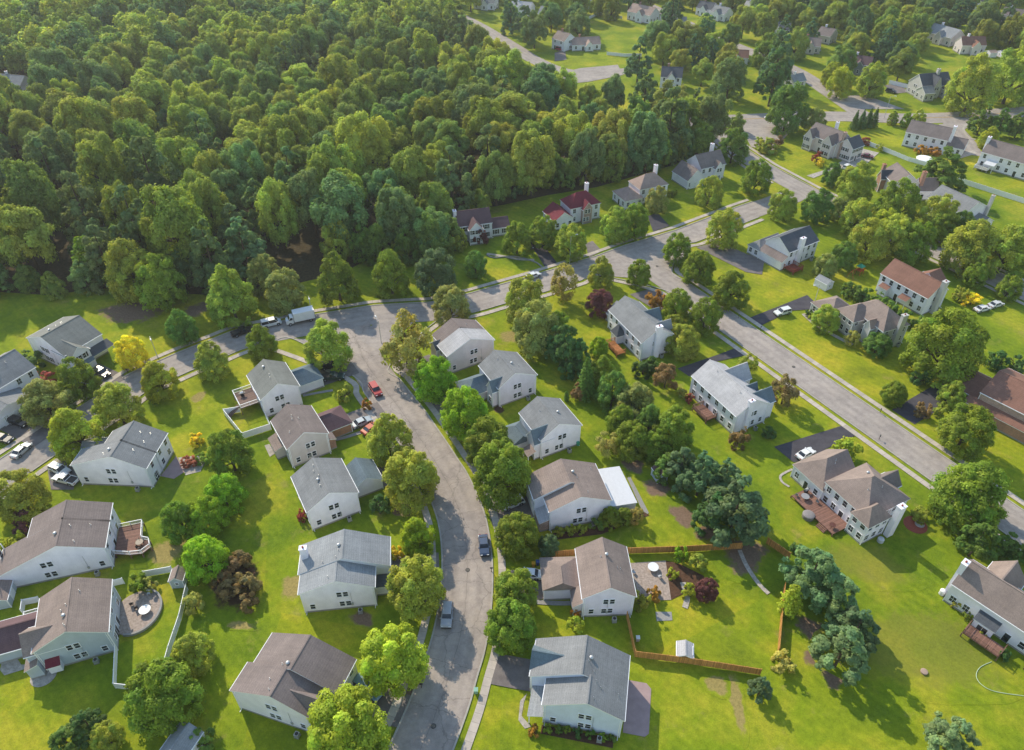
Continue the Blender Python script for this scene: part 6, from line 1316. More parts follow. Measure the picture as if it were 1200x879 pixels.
WOOD = planks('cedar_planks', (.42, .17, .06), .14, 'X')
FWOOD = planks('fence_planks', (.55, .27, .085), .14, 'X')
DECKR = planks('red_brown_deck', (.25, .135, .105), .14, 'X')
DECKG = planks('grey_brown_deck', (.2, .13, .11), .14, 'X')
PAVER = plain('patio_stone', (.36, .29, .25), .85, .3, 2.5)
PLUM = plain('plum_concrete', (.36, .26, .26), .85, .12, .8)
REDC = plain('brick_red_panel', (.3, .07, .045), .7, .2, 3)

# ---------------------------------------------------------------- houses
HOUSES = []          # (world x, world y, radius)
DRIVES = []          # world polygons
FOOT = []            # house footprints in world coordinates
def inpoly(p, poly):
    c = False; j = len(poly) - 1
    for i in range(len(poly)):
        if (poly[i][1] > p[1]) != (poly[j][1] > p[1]) and p[0] < (poly[j][0] - poly[i][0]) * (p[1] - poly[i][1]) / (poly[j][1] - poly[i][1]) + poly[i][0]: c = not c
        j = i
    return c
OV = .32
def prof(v):
    """roof profile of a gabled volume across its ridge: (low edge, ridge, high edge)"""
    a, b = v['y'] if v['t'] == 'x' else v['x']
    rp = v.get('rp'); rp = (a + b) / 2 if rp is None else rp
    return a, rp, b, v['e'], v['r'], v.get('e2', v['e'])
def roof_z(v, x, y):
    if v['t'] in 'xy':
        a, rp, b, e, r, e2 = prof(v); u = y if v['t'] == 'x' else x
        return e + (r - e) * (u - a) / (rp - a) if u < rp else e2 + (r - e2) * (b - u) / (b - rp)
    if v['t'] == 'h':
        (x0, x1), (y0, y1) = v['x'], v['y']; d = min(x - x0 if v.get('h0', 1) or y1 - y0 > x1 - x0 else 99, x1 - x if v.get('h1', 1) or y1 - y0 > x1 - x0 else 99, y - y0 if v.get('h0', 1) or x1 - x0 >= y1 - y0 else 99, y1 - y if v.get('h1', 1) or x1 - x0 >= y1 - y0 else 99)
        return v['e'] + (v['r'] - v['e']) * d / (min(x1 - x0, y1 - y0) / 2)
    return v['r']
def build_vol(root, v, wallm, roofm):
    (x0, x1), (y0, y1) = v['x'], v['y']; e = v['e']; t = v['t']; z0 = v.get('z0', -.25)
    wm = SIDING[v.get('w', wallm)]; rm = ROOF[v.get('rf', roofm)]
    w = MB(); r = MB(); T = .2
    if t in 'xy':
        a, rp, b, ea, rz, eb = prof(v)
        l0, l1 = (x0, x1) if t == 'x' else (y0, y1)
        M = (lambda l, u, z: (l, u, z)) if t == 'x' else (lambda l, u, z: (u, l, z))
        for l in (l0, l1): w.face([M(l, a, z0), M(l, b, z0), M(l, b, eb - .01), M(l, rp, rz - .01), M(l, a, ea - .01)])
        w.face([M(l0, a, z0), M(l1, a, z0), M(l1, a, ea - .01), M(l0, a, ea - .01)]); w.face([M(l0, b, z0), M(l1, b, z0), M(l1, b, eb - .01), M(l0, b, eb - .01)])
        sa = (rz - ea) / (rp - a); sb = (rz - eb) / (b - rp); ov = v.get('ov', OV)
        o0, o1 = l0 - v.get('k0', .22), l1 + v.get('k1', .22)
        lo = [(a - ov, ea - ov * sa), (rp, rz), (b + ov, eb - ov * sb)]; hi = [(u, z + T) for u, z in lo]
        for i in (0, 1):
            r.face([M(o0, *hi[i]), M(o1, *hi[i]), M(o1, *hi[i + 1]), M(o0, *hi[i + 1])], 0)
            r.face([M(o0, *lo[i]), M(o1, *lo[i]), M(o1, *lo[i + 1]), M(o0, *lo[i + 1])], 1)
            for o in (o0, o1): r.face([M(o, *lo[i]), M(o, *lo[i + 1]), M(o, *hi[i + 1]), M(o, *hi[i])], 1)
        for i in (0, 2): r.face([M(o0, *lo[i]), M(o1, *lo[i]), M(o1, *hi[i]), M(o0, *hi[i])], 1)
        # ridge cap
        r.box(*( (o0, o1, rp - .12, rp + .12) if t == 'x' else (rp - .12, rp + .12, o0, o1)), rz + T - .03, rz + T + .035, 0)
        for u, z in (lo[0], lo[2]):   # gutter
            q = (o0 + .02, o1 - .02, u - (.1 if u < rp else 0.004), u + (.1 if u > rp else -.004))
            r.box(*(q if t == 'x' else (q[2], q[3], q[0], q[1])), z + .04, z + T - .03, 1)
    elif t == 'h':
        w.box(x0, x1, y0, y1, z0, e)
        ov = OV; lx, ly = x1 - x0, y1 - y0; run = min(lx, ly) / 2; s = (v['r'] - e) / run; ze = e - ov * s
        X0, X1, Y0, Y1 = x0 - ov, x1 + ov, y0 - ov, y1 + ov; rn = run + ov; zr = v['r']
        h0, h1 = v.get('h0', 1), v.get('h1', 1)
        if lx >= ly:
            if not h0: X0 = x0
            if not h1: X1 = x1
            p, q = (X0 + rn * h0, (Y0 + Y1) / 2, zr), (X1 - rn * h1, (Y0 + Y1) / 2, zr)
            C = [(X0, Y0, ze), (X1, Y0, ze), (X1, Y1, ze), (X0, Y1, ze)]; F = [[C[0], C[1], q, p], [C[2], C[3], p, q], [C[1], C[2], q], [C[3], C[0], p]]
        else:
            if not h0: Y0 = y0
            if not h1: Y1 = y1
            p, q = ((X0 + X1) / 2, Y0 + rn * h0, zr), ((X0 + X1) / 2, Y1 - rn * h1, zr)
            C = [(X0, Y0, ze), (X1, Y0, ze), (X1, Y1, ze), (X0, Y1, ze)]; F = [[C[1], C[2], q, p], [C[3], C[0], p, q], [C[0], C[1], p], [C[2], C[3], q]]
        up = lambda P: [(a, b, c + T) for a, b, c in P]
        for f in F: r.face(up(f), 0)
        r.face(C, 1)
        for i in range(4): r.face([C[i], C[(i + 1) % 4], up(C)[(i + 1) % 4], up(C)[i]], 1)
        for a_, b_ in ((p, q),): r.tube([up([a_])[0], up([b_])[0]], [.09, .09], 5, 0)
    elif t == 's':      # lean-to: d gives the high side
        d = v['d']; hz = v['r']; zf = lambda x, y: {'+x': e + (hz - e) * (x - x0) / (x1 - x0), '-x': hz + (e - hz) * (x - x0) / (x1 - x0), '+y': e + (hz - e) * (y - y0) / (y1 - y0), '-y': hz + (e - hz) * (y - y0) / (y1 - y0)}[d]
        cs = [(x0, y0), (x1, y0), (x1, y1), (x0, y1)]
        if not v.get('open'):
            for i in range(4):
                a, b = cs[i], cs[(i + 1) % 4]; w.face([(*a, z0), (*b, z0), (*b, zf(*b) - .02), (*a, zf(*a) - .02)])
        k = .2; ex = dict(x0=k, x1=k, y0=k, y1=k); ex[{'+x': 'x1', '-x': 'x0', '+y': 'y1', '-y': 'y0'}[d]] = -.002
        cs = [(x0 - ex['x0'], y0 - ex['y0']), (x1 + ex['x1'], y0 - ex['y0']), (x1 + ex['x1'], y1 + ex['y1']), (x0 - ex['x0'], y1 + ex['y1'])]
        lo = [(*c, zf(*c)) for c in cs]; hi = [(a, b, c + .14) for a, b, c in lo]
        r.face(hi, 0); r.face(lo[::-1], 1)
        for i in range(4): r.face([lo[i], lo[(i + 1) % 4], hi[(i + 1) % 4], hi[i]], 1)
        if v.get('open'):
            m = {'+x': [(x0 + .1, y0 + .1), (x0 + .1, y1 - .1)], '-x': [(x1 - .1, y0 + .1), (x1 - .1, y1 - .1)], '+y': [(x0 + .1, y0 + .1), (x1 - .1, y0 + .1)], '-y': [(x0 + .1, y1 - .1), (x1 - .1, y1 - .1)]}[d]
            for px_, py_ in m:
                b = MB(); b.box(px_ - .08, px_ + .08, py_ - .08, py_ + .08, 0, zf(px_, py_)); b.obj('porch_post', WHITE, root)
    elif t == 'f':
        w.box(x0, x1, y0, y1, z0, e); r.box(x0 - .25, x1 + .25, y0 - .25, y1 + .25, e + .002, e + .2)
    wo = None
    if w.f:
        # corner boards and foundation strip
        for cx, cy in ((x0, y0), (x1, y0), (x1, y1), (x0, y1)):
            if t in 'xyhf': w.box(cx - .07, cx + .07, cy - .07, cy + .07, 0, e - .12, 1)
        if z0 < 0: w.box(x0 - .025, x1 + .025, y0 - .025, y1 + .025, z0, .32, 2)
        wo = w.obj('wall', [wm, WHITE, FOUND], root)
    ro = r.obj('roof', [rm, WHITE], root)
    return wo, ro

WIN = {}
def win_mesh(w, h, shut, cols, rows, door=False):
    k = (w, h, shut, cols, rows, door)
    if k in WIN: return WIN[k]
    m = MB(); c = .1; d = .07
    m.box(-w / 2 - c, -w / 2, -d, 0, 0 if door else -c, h + c); m.box(w / 2, w / 2 + c, -d, 0, 0 if door else -c, h + c)
    m.box(-w / 2, w / 2, -d, 0, h, h + c)
    if not door: m.box(-w / 2, w / 2, -d - .03, 0, -c, 0)
    for i in range(1, cols): m.box(-w / 2 + w * i / cols - .025, -w / 2 + w * i / cols + .025, -.055, -.004, 0.001, h - .001)
    for j in range(1, rows): m.box(-w / 2 + .001, w / 2 - .001, -.051, -.005, h * j / rows - .03, h * j / rows + .03)
    if shut:
        for s in (-1, 1): m.box(s * (w / 2 + .32) - .19, s * (w / 2 + .32) + .19, -.05, 0, -.02, h + .02, 1)
    fm = m.mesh('window_frame', [WHITE, DARK]); p = MB(); p.face([(-w / 2, -.03, 0), (w / 2, -.03, 0), (w / 2, -.03, h), (-w / 2, -.03, h)])
    WIN[k] = (fm, p.mesh('pane', [GLASS], recalc=False)); return WIN[k]
ROT = dict(y0=0, x1=R(90), y1=R(180), x0=R(-90))
def on_wall(v, side, u, z, off=0.0):
    (x0, x1), (y0, y1) = v['x'], v['y']
    return dict(x0=(x0 - off, u, z), x1=(x1 + off, u, z), y0=(u, y0 - off, z), y1=(u, y1 + off, z))[side]
def window(root, v, side, u, z, w=.9, h=1.45, shut=False, cols=1, rows=2, name='window', pane=True):
    fm, pm = win_mesh(w, h, shut, cols, rows, name == 'door')
    o = link(name, fm, root, on_wall(v, side, u, z, .004), ROT[side])
    link('pane', pm, o); return o
GD = {}
def garage_door(root, v, side, u, w=4.9, h=2.15, m=None):
    if (w, h) not in GD:
        b = MB(); b.box(-w / 2 - .12, -w / 2, -.08, 0, 0, h + .12, 0); b.box(w / 2, w / 2 + .12, -.08, 0, 0, h + .12, 0); b.box(-w / 2, w / 2, -.08, 0, h, h + .12, 0)
        for j in range(4):
            for i in range(max(2, int(w / .6))):
                n = max(2, int(w / .6)); a = -w / 2 + i * w / n; b.box(a + .05, a + w / n - .05, -.055, -.032, j * h / 4 + .06, (j + 1) * h / 4 - .06)
        b.box(-w / 2, w / 2, -.03, -.004, 0, h)
        GD[(w, h)] = b.mesh('garage_door', [WHITE])
    return link('garage_door', GD[(w, h)], root, on_wall(v, side, u, .02, .004), ROT[side])
def blocked(vols, v, p):
    for o in vols:
        if o is v: continue
        if o['x'][0] - .5 < p[0] < o['x'][1] + .5 and o['y'][0] - .5 < p[1] < o['y'][1] + .5 and p[2] < (o['r'] if o['t'] in 'xyh' else o.get('r', o['e'])) + .3 and p[2] + 1.2 > o.get('z0', 0): return True
    return False
def auto_windows(root, vols, v, rs, shut=False, dense=1.0, sides=('x0', 'x1', 'y0', 'y1')):
    (x0, x1), (y0, y1) = v['x'], v['y']; storeys = [.95, 3.65] if v['e'] > 5 else [.95]
    for side in sides:
        lo, hi = (y0, y1) if side[0] == 'x' else (x0, x1); L = hi - lo
        gable = (v['t'] == 'x') == (side[0] == 'x') and v['t'] in 'xy'
        if L < 2: continue
        if gable and v['e'] > 5:   # side walls: a few pairs, as on the photographed gables
            c = (lo + hi) / 2 + rs.uniform(-.6, .6)
            for z in storeys:
                cc = c + rs.uniform(-.5, .5)
                for d in (-.55, .55):
                    p = on_wall(v, side, cc + d, z, .35)
                    if not blocked(vols, v, p): window(root, v, side, cc + d, z, .8, 1.25, shut)
            cc = hi - 1.5 if rs.random() < .5 else lo + 1.5
            if not blocked(vols, v, on_wall(v, side, cc, storeys[0], .35)): window(root, v, side, cc, storeys[0], .8, 1.25, shut)
        else:
            n = max(1, round(L / 3.1 * dense))
            for z in storeys:
                for i in range(n):
                    u = lo + L * (i + .5) / n
                    p = on_wall(v, side, u, z, .35)
                    if not blocked(vols, v, p):
                        if z < 1 and i == n // 2 and L > 6: window(root, v, side, u, .05, .95, 2.05, name='door', rows=1, cols=1)
                        else: window(root, v, side, u, z, .95, 1.4, shut, 2 if rs.random() < .4 else 1)
def chimney(root, x, y, w, d, z1, mat, z0=0, cap=True):
    b = MB(); b.box(x - w / 2, x + w / 2, y - d / 2, y + d / 2, z0, z1)
    o = b.obj('chimney', mat, root)
    c = MB(); c.box(x - w / 2 - .08, x + w / 2 + .08, y - d / 2 - .08, y + d / 2 + .08, z1 + .002, z1 + .14); c.tube([(x, y, z1 + .14), (x, y, z1 + .45)], [.18, .16], 8, 1)
    c.obj('chimney_cap', [mat, REDC if cap else DARK], o); return o
VENT = {}
def vents(ro, v, pts, big=None):
    for i, (x, y) in enumerate(pts):
        b = MB(); z = roof_z(v, x, y) + .15; rad = .06
        if i == big:
            b.tube([(0, 0, 0), (0, 0, .3)], [.15, .15], 8); b.dome((0, 0, .3), .34, .34, .24, 0); b.tube([(0, 0, .26), (0, 0, .31)], [.34, .34], 10)
        else: b.tube([(0, 0, 0), (0, 0, .45)], [rad, rad], 6); b.tube([(0, 0, 0), (0, 0, .08)], [.16, .1], 6)
        b.obj('roof_vent', [METAL], ro, (x, y, z))
def deck(root, x0, x1, y0, y1, z, mat, rail=True, open_side=None, railmat=None, steps=None, poly=None):
    b = MB(); poly = poly or [(x0, y0), (x1, y0), (x1, y1), (x0, y1)]
    b.prism(poly, z - .2, z)
    for x, y in poly: b.box(x - .09, x + .09, y - .09, y + .09, -.1, z - .2)
    o = b.obj('deck', mat, root); railmat = railmat or WHITE
    if rail:
        r = MB(); n = len(poly)
        for i in range(n):
            if open_side is not None and i in (open_side if isinstance(open_side, tuple) else (open_side,)): continue
            (ax, ay), (bx, by) = poly[i], poly[(i + 1) % n]; L = math.hypot(bx - ax, by - ay); a = math.atan2(by - ay, bx - ax)
            mx, my = (ax + bx) / 2, (ay + by) / 2
            for zz, hh, tk in ((z + .95, .06, .06), (z + .12, .05, .035)): r.box(mx - L / 2, mx + L / 2, my - tk, my + tk, zz, zz + hh, 0, a)
            k = max(1, int(L / 1.6))
            for j in range(k + 1): px_, py_ = ax + (bx - ax) * j / k, ay + (by - ay) * j / k; r.box(px_ - .06, px_ + .06, py_ - .06, py_ + .06, z, z + 1.08, 0, a)
            k = int(L / .16)
            for j in range(1, k): px_, py_ = ax + (bx - ax) * j / k, ay + (by - ay) * j / k; r.box(px_ - .018, px_ + .018, py_ - .018, py_ + .018, z + .14, z + .95, 0, a)
        r.obj('railing', [railmat], o)
    if steps:
        sx, sy, dx, dy, w = steps; s = MB(); n = max(2, int(z / .18)); a = math.atan2(dy, dx)
        for j in range(n):
            cx, cy = sx + dx * .28 * (j + .5), sy + dy * .28 * (j + .5); zz = z - (j + 1) * z / (n + 1)
            s.box(cx - .14, cx + .14, cy - w / 2, cy + w / 2, zz - .12, zz, 0, a)
        s.obj('steps', mat, o)
    return o
def drive_local(hx, hy, hr, rect):
    c, n = math.cos(hr), math.sin(hr)
    return [(hx + x * c - y * n, hy + x * n + y * c) for x, y in rect]
def house(h):
    hr = R(h['h']); ox, oy = h['o']
    root = thing(h.get('name', 'house'), h['label'], 'house', (ox, oy, 0), hr, h.get('group'))
    rs = random.Random(h['label']); vols = h['v']; ros = []; cx = cy = 0
    for v in vols:
        wo, ro = build_vol(root, v, h['wall'], h['roof']); ros.append(ro)
        c, n = math.cos(hr), math.sin(hr)
        q = [(ox + x * c - y * n, oy + x * n + y * c) for x, y in ((v['x'][0], v['y'][0]), (v['x'][1], v['y'][0]), (v['x'][1], v['y'][1]), (v['x'][0], v['y'][1]))]
        FOOT.append(q)
        if v.get('win', 1) and v['t'] in 'xyh' and v['e'] > 2.4 and v.get('z0', 0) <= 0: auto_windows(root, vols, v, rs, h.get('shut', False), h.get('dense', 1.0), v.get('sides', ('x0', 'x1', 'y0', 'y1')))
    for g in h.get('gd', []): garage_door(root, vols[g[0]], *g[1:])
    for g in h.get('wn', []): window(root, vols[g[0]], *g[1:])
    for g in h.get('ch', []): chimney(root, *g[:5], SIDING[g[5]], *(g[6:]))
    for g in h.get('vt', []): vents(ros[g[0]], vols[g[0]], g[1], g[2])
    for g in h.get('dk', []):
        g = dict(g); m = g.pop('m'); deck(root, mat=m if not isinstance(m, str) else globals()[m], **{k: (globals()[w] if k == 'railmat' else w) for k, w in g.items()})
    v0 = vols[0]; ux = v0['y'][0] + rs.uniform(2.2, 3.4); X = v0['x'][0]
    if not blocked(vols, v0, (X - .9, ux, .5)):
        b = MB(); b.box(X - 1.5, X - .7, ux - .4, ux + .4, 0, .1, 0); b.box(X - 1.45, X - .75, ux - .35, ux + .35, .1, .85, 1); b.tube([(X - 1.1, ux, .85), (X - 1.1, ux, .9)], [.28, .28], 12, 2)
        b.obj('air_conditioner', [FOUND, METAL, DARK], root)
        b = MB(); b.box(X - .16, X - .002, ux + 1.1, ux + 1.45, 1.0, 1.6); b.tube([(X - .08, ux + 1.27, 1.6), (X - .08, ux + 1.27, 4.6)], [.03, .03], 5); b.obj('utility_meter', METAL, root)
    for yy in (v0['y'][0] + .25, v0['y'][1] - .25):
        b = MB(); b.box(X - .09, X - .003, yy - .05, yy + .05, .1, min(v0['e'], v0.get('e2', v0['e'])) - .3); b.box(X - .6, X - .09, yy - .05, yy + .05, .06, .14); b.obj('downspout', WHITE, root)
    for rect in h.get('dr', []): DRIVES.append(drive_local(ox, oy, hr, [(rect[0], rect[2]), (rect[1], rect[2]), (rect[1], rect[3]), (rect[0], rect[3])]))
    return root
for h in DATA['houses']: house(h)

# ---------------------------------------------------------------- trees
def leaf_mesh(name, P, N, S, tone, aspect=.75, seed=0):
    """one quad per leaf spray: P centres, N normals, S sizes, tone per leaf (n,3)"""
    g = np.random.default_rng(seed); n = len(P)
    N = N / np.linalg.norm(N, axis=1, keepdims=True)
    t = g.normal(size=(n, 3)); a = np.cross(N, t); a /= np.linalg.norm(a, axis=1, keepdims=True); b = np.cross(N, a)
    a *= S[:, None]; b *= (S * aspect)[:, None]; bend = N * (S * .25)[:, None]
    V = np.stack([P - a - bend, P - b * .9, P + a - bend, P + b * .9], 1).reshape(-1, 3)
    me = bpy.data.meshes.new(name); me.vertices.add(4 * n); me.vertices.foreach_set('co', V.astype(np.float32).ravel())
    me.loops.add(4 * n); me.loops.foreach_set('vertex_index', np.arange(4 * n, dtype=np.int32)); me.polygons.add(n)
    me.polygons.foreach_set('loop_start', np.arange(0, 4 * n, 4, dtype=np.int32)); me.polygons.foreach_set('loop_total', np.full(n, 4, np.int32))
    at = me.attributes.new('tone', 'FLOAT_COLOR', 'FACE'); at.data.foreach_set('color', np.concatenate([tone, np.ones((n, 1))], 1).astype(np.float32).ravel())
    me.materials.append(LEAF); me.update(); me.validate(); return me
def crown_points(kind, g, n, W, Hc, zc, leaf):
    """leaf sprays gathered in clumps spread through the crown's volume"""
    Ps, Ns, Ts = [], [], []
    if kind in ('round', 'oval', 'oak', 'loose', 'ball', 'pine'):
        nl, per_lobe = dict(round=(32, 6), oval=(32, 6), oak=(20, 8), loose=(15, 6), ball=(9, 5), pine=(24, 5))[kind]
        R_ = W / 2; cl = []; k = 0; lobes = []
        while len(lobes) < nl and k < 4000:
            k += 1; d = g.normal(size=3); d /= np.linalg.norm(d)
            if d[2] < -.55: continue
            hor = 1.0
            if kind == 'oval': hor = 1.04 - .5 * max(0, d[2]) ** 1.2
            if kind == 'pine': hor = 1.1 - .8 * max(0, d[2])
            tight = kind in ('round', 'oval'); lr = R_ * (g.uniform(.25, .36) if tight else g.uniform(.27, .46)) * (.8 if kind == 'pine' else 1)
            rad = g.uniform(.9, 1.03) if tight else g.uniform(.72, 1.08)
            c = d * rad * np.array([(R_ - lr * .75) * hor, (R_ - lr * .75) * hor, Hc / 2 - lr * .75])
            if all(np.linalg.norm((c - q[0])) > (lr + q[1]) * .46 for q in lobes): lobes.append((c, lr, d))
        lobes.append((np.array([0, 0, -.05 * Hc]), R_ * (.82 if kind in ('round', 'oval') else .5), np.array([0, 0, 1.])))
        for c, lr, d in lobes:
            lt = g.uniform(.84, 1.14); wl = g.normal() * .05
            for _ in range(per_lobe):
                e = g.normal(size=3) + d * .9 + np.array([0, 0, .35]); e /= np.linalg.norm(e)
                cr = lr * g.uniform(.38, .62)
                cl.append((c + e * (lr - cr * .55) * np.array([1, 1, .85]), cr, e, lt, wl))
        wsum = sum(q[1] ** 2 for q in cl)
        for c, r, d, lt, wl in cl:
            m = max(12, int(n * r * r / wsum)); v = g.normal(size=(m, 3)); v /= np.linalg.norm(v, axis=1, keepdims=True)
            v[:, 2] = np.where(v[:, 2] < -.45, -v[:, 2], v[:, 2]); rr = r * g.uniform(.6, 1.12, size=(m, 1)) * np.where(g.random((m, 1)) < .08, 1.25, 1); sq = np.array([1, 1, .8 if kind != 'pine' else .5])
            Ps.append(c + v * rr * sq + np.array([0, 0, zc]))
            up = .4 if kind != 'pine' else .7
            Ns.append(v * .9 + d * .4 + np.array([0, 0, up]) + g.normal(size=(m, 3)) * .34)
            tn = lt * g.uniform(.8, 1.18) * (1 + .14 * v[:, 2:3]) * g.uniform(.8, 1.2, size=(m, 1)); wr = wl + g.normal() * .04  # tone lightened toward each clump's top, light from above painted in
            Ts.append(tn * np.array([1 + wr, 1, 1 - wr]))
    else:   # conifer with whorls of drooping boughs
        whorls = dict(fir=15, column=10)[kind]; base = zc - Hc / 2
        for i in range(whorls):
            f = (i + .4) / whorls; rad = W / 2 * ((1 - f) ** .8 if kind == 'fir' else math.sin(math.pi * min(1, .18 + .8 * f)) ** .6); z = base + Hc * f
            nb = max(4, int(11 * (1 - f) + 4)); ph = g.uniform(0, 6)
            for j in range(nb):
                a = ph + j * 2 * math.pi / nb + g.normal() * .18; L = rad * g.uniform(.78, 1.1); m = max(8, int(n / whorls / nb * (1.35 - .7 * f)))
                u = g.uniform(.12, 1, size=m) ** .7; wv = g.normal(size=m) * .17 * (1.15 - u) * (rad + .6); zz = g.normal(size=m) * .06 * (rad + .5)
                Ps.append(np.stack([math.cos(a) * u * L - math.sin(a) * wv, math.sin(a) * u * L + math.cos(a) * wv, z - .22 * u * L + zz + .1 * Hc / whorls], 1))
                Ns.append(np.stack([math.cos(a) * .6 + g.normal(size=m) * .35, math.sin(a) * .6 + g.normal(size=m) * .35, .8 + g.normal(size=m) * .3], 1))
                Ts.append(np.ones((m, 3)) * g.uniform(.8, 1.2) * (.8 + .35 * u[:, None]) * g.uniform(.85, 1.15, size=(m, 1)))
    P = np.concatenate(Ps); rr = np.percentile(np.hypot(P[:, 0], P[:, 1]), 93); z0, z1 = np.percentile(P[:, 2], (2, 99))
    P[:, :2] *= W / 2 / rr; P[:, 2] = zc - Hc / 2 + (P[:, 2] - z0) * Hc / (z1 - z0)
    return P, np.concatenate(Ns), np.concatenate(Ts)
# kind: crown width, crown height, crown centre height, leaf sprays, spray size, total height (metres, at scale 1)
KIND = dict(oval=(7.5, 8.8, 5.0, 16000, .165), round=(8, 8.2, 4.9, 17000, .17), oak=(14, 12, 10.2, 19000, .3), loose=(7, 7, 4.6, 4600, .2), ball=(2, 1.9, .95, 1500, .11),
            pine=(8, 10, 5.6, 9000, .24), fir=(4.6, 9.5, 5.3, 5200, .2), column=(2.4, 5, 2.6, 2200, .15))
CROWN = {}; TRUNK = {}
def trunk_mesh(kind, seed):
    W, Hc, zc, n, s = KIND[kind]; g = random.Random(seed); b = MB(); r = .028 * W + .03
    top = zc + Hc * .12; base = max(.3, zc - Hc * .42)
    if kind in ('fir', 'column', 'pine'):
        b.tube([(0, 0, -.2), (0, 0, zc), (0, 0, zc + Hc * .42)], [r * 1.1, r * .6, .03], 7)
        for i in range(8):
            a = i * 2.4; z = base + (Hc * .7) * i / 8; L = W * .3 * (1 - i / 10); b.tube([(0, 0, z), (math.cos(a) * L, math.sin(a) * L, z + .25)], [r * .35, .02], 4)
    else:
        b.tube([(0, 0, -.2), (0, 0, .25), (g.uniform(-.1, .1), g.uniform(-.1, .1), base), (g.uniform(-.2, .2), 0, top)], [r * 1.35, r, r * .85, r * .35], 8)
        for i in range(7):
            a = i * 2 * math.pi / 7 + g.uniform(-.3, .3); z = base + g.uniform(-.05, .25) * Hc * .5; L = W * g.uniform(.26, .4); up = Hc * g.uniform(.18, .38)
            p1 = (math.cos(a) * L * .45, math.sin(a) * L * .45, z + up * .6); p2 = (math.cos(a) * L, math.sin(a) * L, z + up)
            b.tube([(0, 0, z), p1, p2], [r * .5, r * .32, .03], 5)
            for sgn in (-1, 1):
                aa = a + sgn * .6; b.tube([p1, (p1[0] + math.cos(aa) * L * .45, p1[1] + math.sin(aa) * L * .45, p1[2] + up * .4)], [r * .25, .02], 4)
    return b.mesh('trunk', [BARK], weld=False, recalc=False)
def crown(kind, k):
    if (kind, k) not in CROWN:
        W, Hc, zc, n, s = KIND[kind]; seed = hash_(kind) + k * 17; g = np.random.default_rng(seed)
        P, N, T = crown_points(kind, g, n, W, Hc, zc, s)
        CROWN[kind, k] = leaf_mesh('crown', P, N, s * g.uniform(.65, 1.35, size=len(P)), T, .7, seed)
        TRUNK[kind, k] = trunk_mesh(kind, seed)
    return CROWN[kind, k], TRUNK[kind, k]
def hash_(s): return sum(ord(c) * (i + 3) for i, c in enumerate(s))
def tree(name, kind, x, y, sx, sz, col, label, cat, group=None, trunk=True):
    k = rnd.randrange(4 if kind in ('oak', 'oval', 'round', 'pine') else 3); cm, tm = crown(kind, k)
    rz = rnd.uniform(0, 6.28)
    r = thing(name, label, cat, (x, y, 0), rz, group)
    c = link('crown' if kind != 'ball' else 'foliage', cm, r); c.scale = (sx * rnd.uniform(.95, 1.05), sx * rnd.uniform(.95, 1.05), sz)
    j = rnd.uniform(.9, 1.1); c.color = (col[0] * j * rnd.uniform(.93, 1.07), col[1] * j, col[2] * j, 1)
    if trunk: t = link('trunk' if kind != 'ball' else 'stem', tm, r); t.scale = ((sx + sz) / 2, (sx + sz) / 2, sz)
    return r
TC = {k: (c[0] * 1.07, c[1], c[2] * .85) for k, c in DATA['tree_colours'].items()}
for name, kind, x, y, sx, sz, ck, label, cat, group in DATA['trees']:
    tree(name, kind, x, y, sx, sz, TC[ck], label, cat, group)

# ---------------------------------------------------------------- ground, roads, paths
def grass_nodes(name):
    t = NT(name, .95, .1); p = t.pos()
    big = t.noise(p, .017, 4); mid = t.noise(p, .085, 5, .6); fine = t.noise(p, .9, 5, .7); tiny = t.noise(p, 5, 3, .75)
    col = t.ramp(big, [(.34, (.1, .165, .012)), (.5, (.215, .27, .013)), (.64, (.37, .335, .024))])
    col = t.mix(col, t.ramp(mid, [(.33, (.08, .145, .012)), (.5, (.21, .27, .013)), (.66, (.42, .36, .035))]), .6)
    mr = t.new('ShaderNodeMapRange', interpolation_type='SMOOTHSTEP'); mr.inputs[1].default_value = .56; mr.inputs[2].default_value = .7; mr.inputs[4].default_value = .6
    t.L(t.noise(p, .14, 7, .72), mr.inputs[0]); col = t.mix(col, (.3, .245, .08), mr.outputs[0])
    # mowing stripes, very faint, following the yards
    vl = t.new('ShaderNodeTexVoronoi', feature='F1'); vl.inputs['Scale'].default_value = .036; t.L(p, vl.inputs['Vector']); sl = t.new('ShaderNodeSeparateColor'); t.L(vl.outputs['Color'], sl.inputs[0])
    col = t.mix(col, t.ramp(sl.outputs[0], [(0, (.8, .92, .9)), (.5, (1, 1, 1)), (1, (1.22, 1.08, 1.1))]), .55, 'MULTIPLY')
    w = t.new('ShaderNodeTexWave', wave_type='BANDS', bands_direction='DIAGONAL'); w.inputs['Scale'].default_value = .28; w.inputs['Distortion'].default_value = 2.5; w.inputs['Detail'].default_value = 2; w.inputs['Detail Scale'].default_value = .4
    t.L(p, w.inputs['Vector'])
    col = t.mix(col, t.ramp(w.outputs['Fac'], [(.3, (.92, .94, .9)), (.7, (1.08, 1.06, 1.05))]), .5, 'MULTIPLY')
    col = t.mix(col, t.ramp(fine, [(.25, (.66, .72, .6)), (.75, (1.34, 1.28, 1.3))]), .85, 'MULTIPLY')
    col = t.mix(col, t.ramp(tiny, [(.25, (.7, .7, .7)), (.75, (1.3, 1.3, 1.3))]), .8, 'MULTIPLY')
    t.bump(tiny, .6, .08); return t, p, col
def grass_mat():
    t, p, col = grass_nodes('lawn_grass'); t.color(col); return t.m
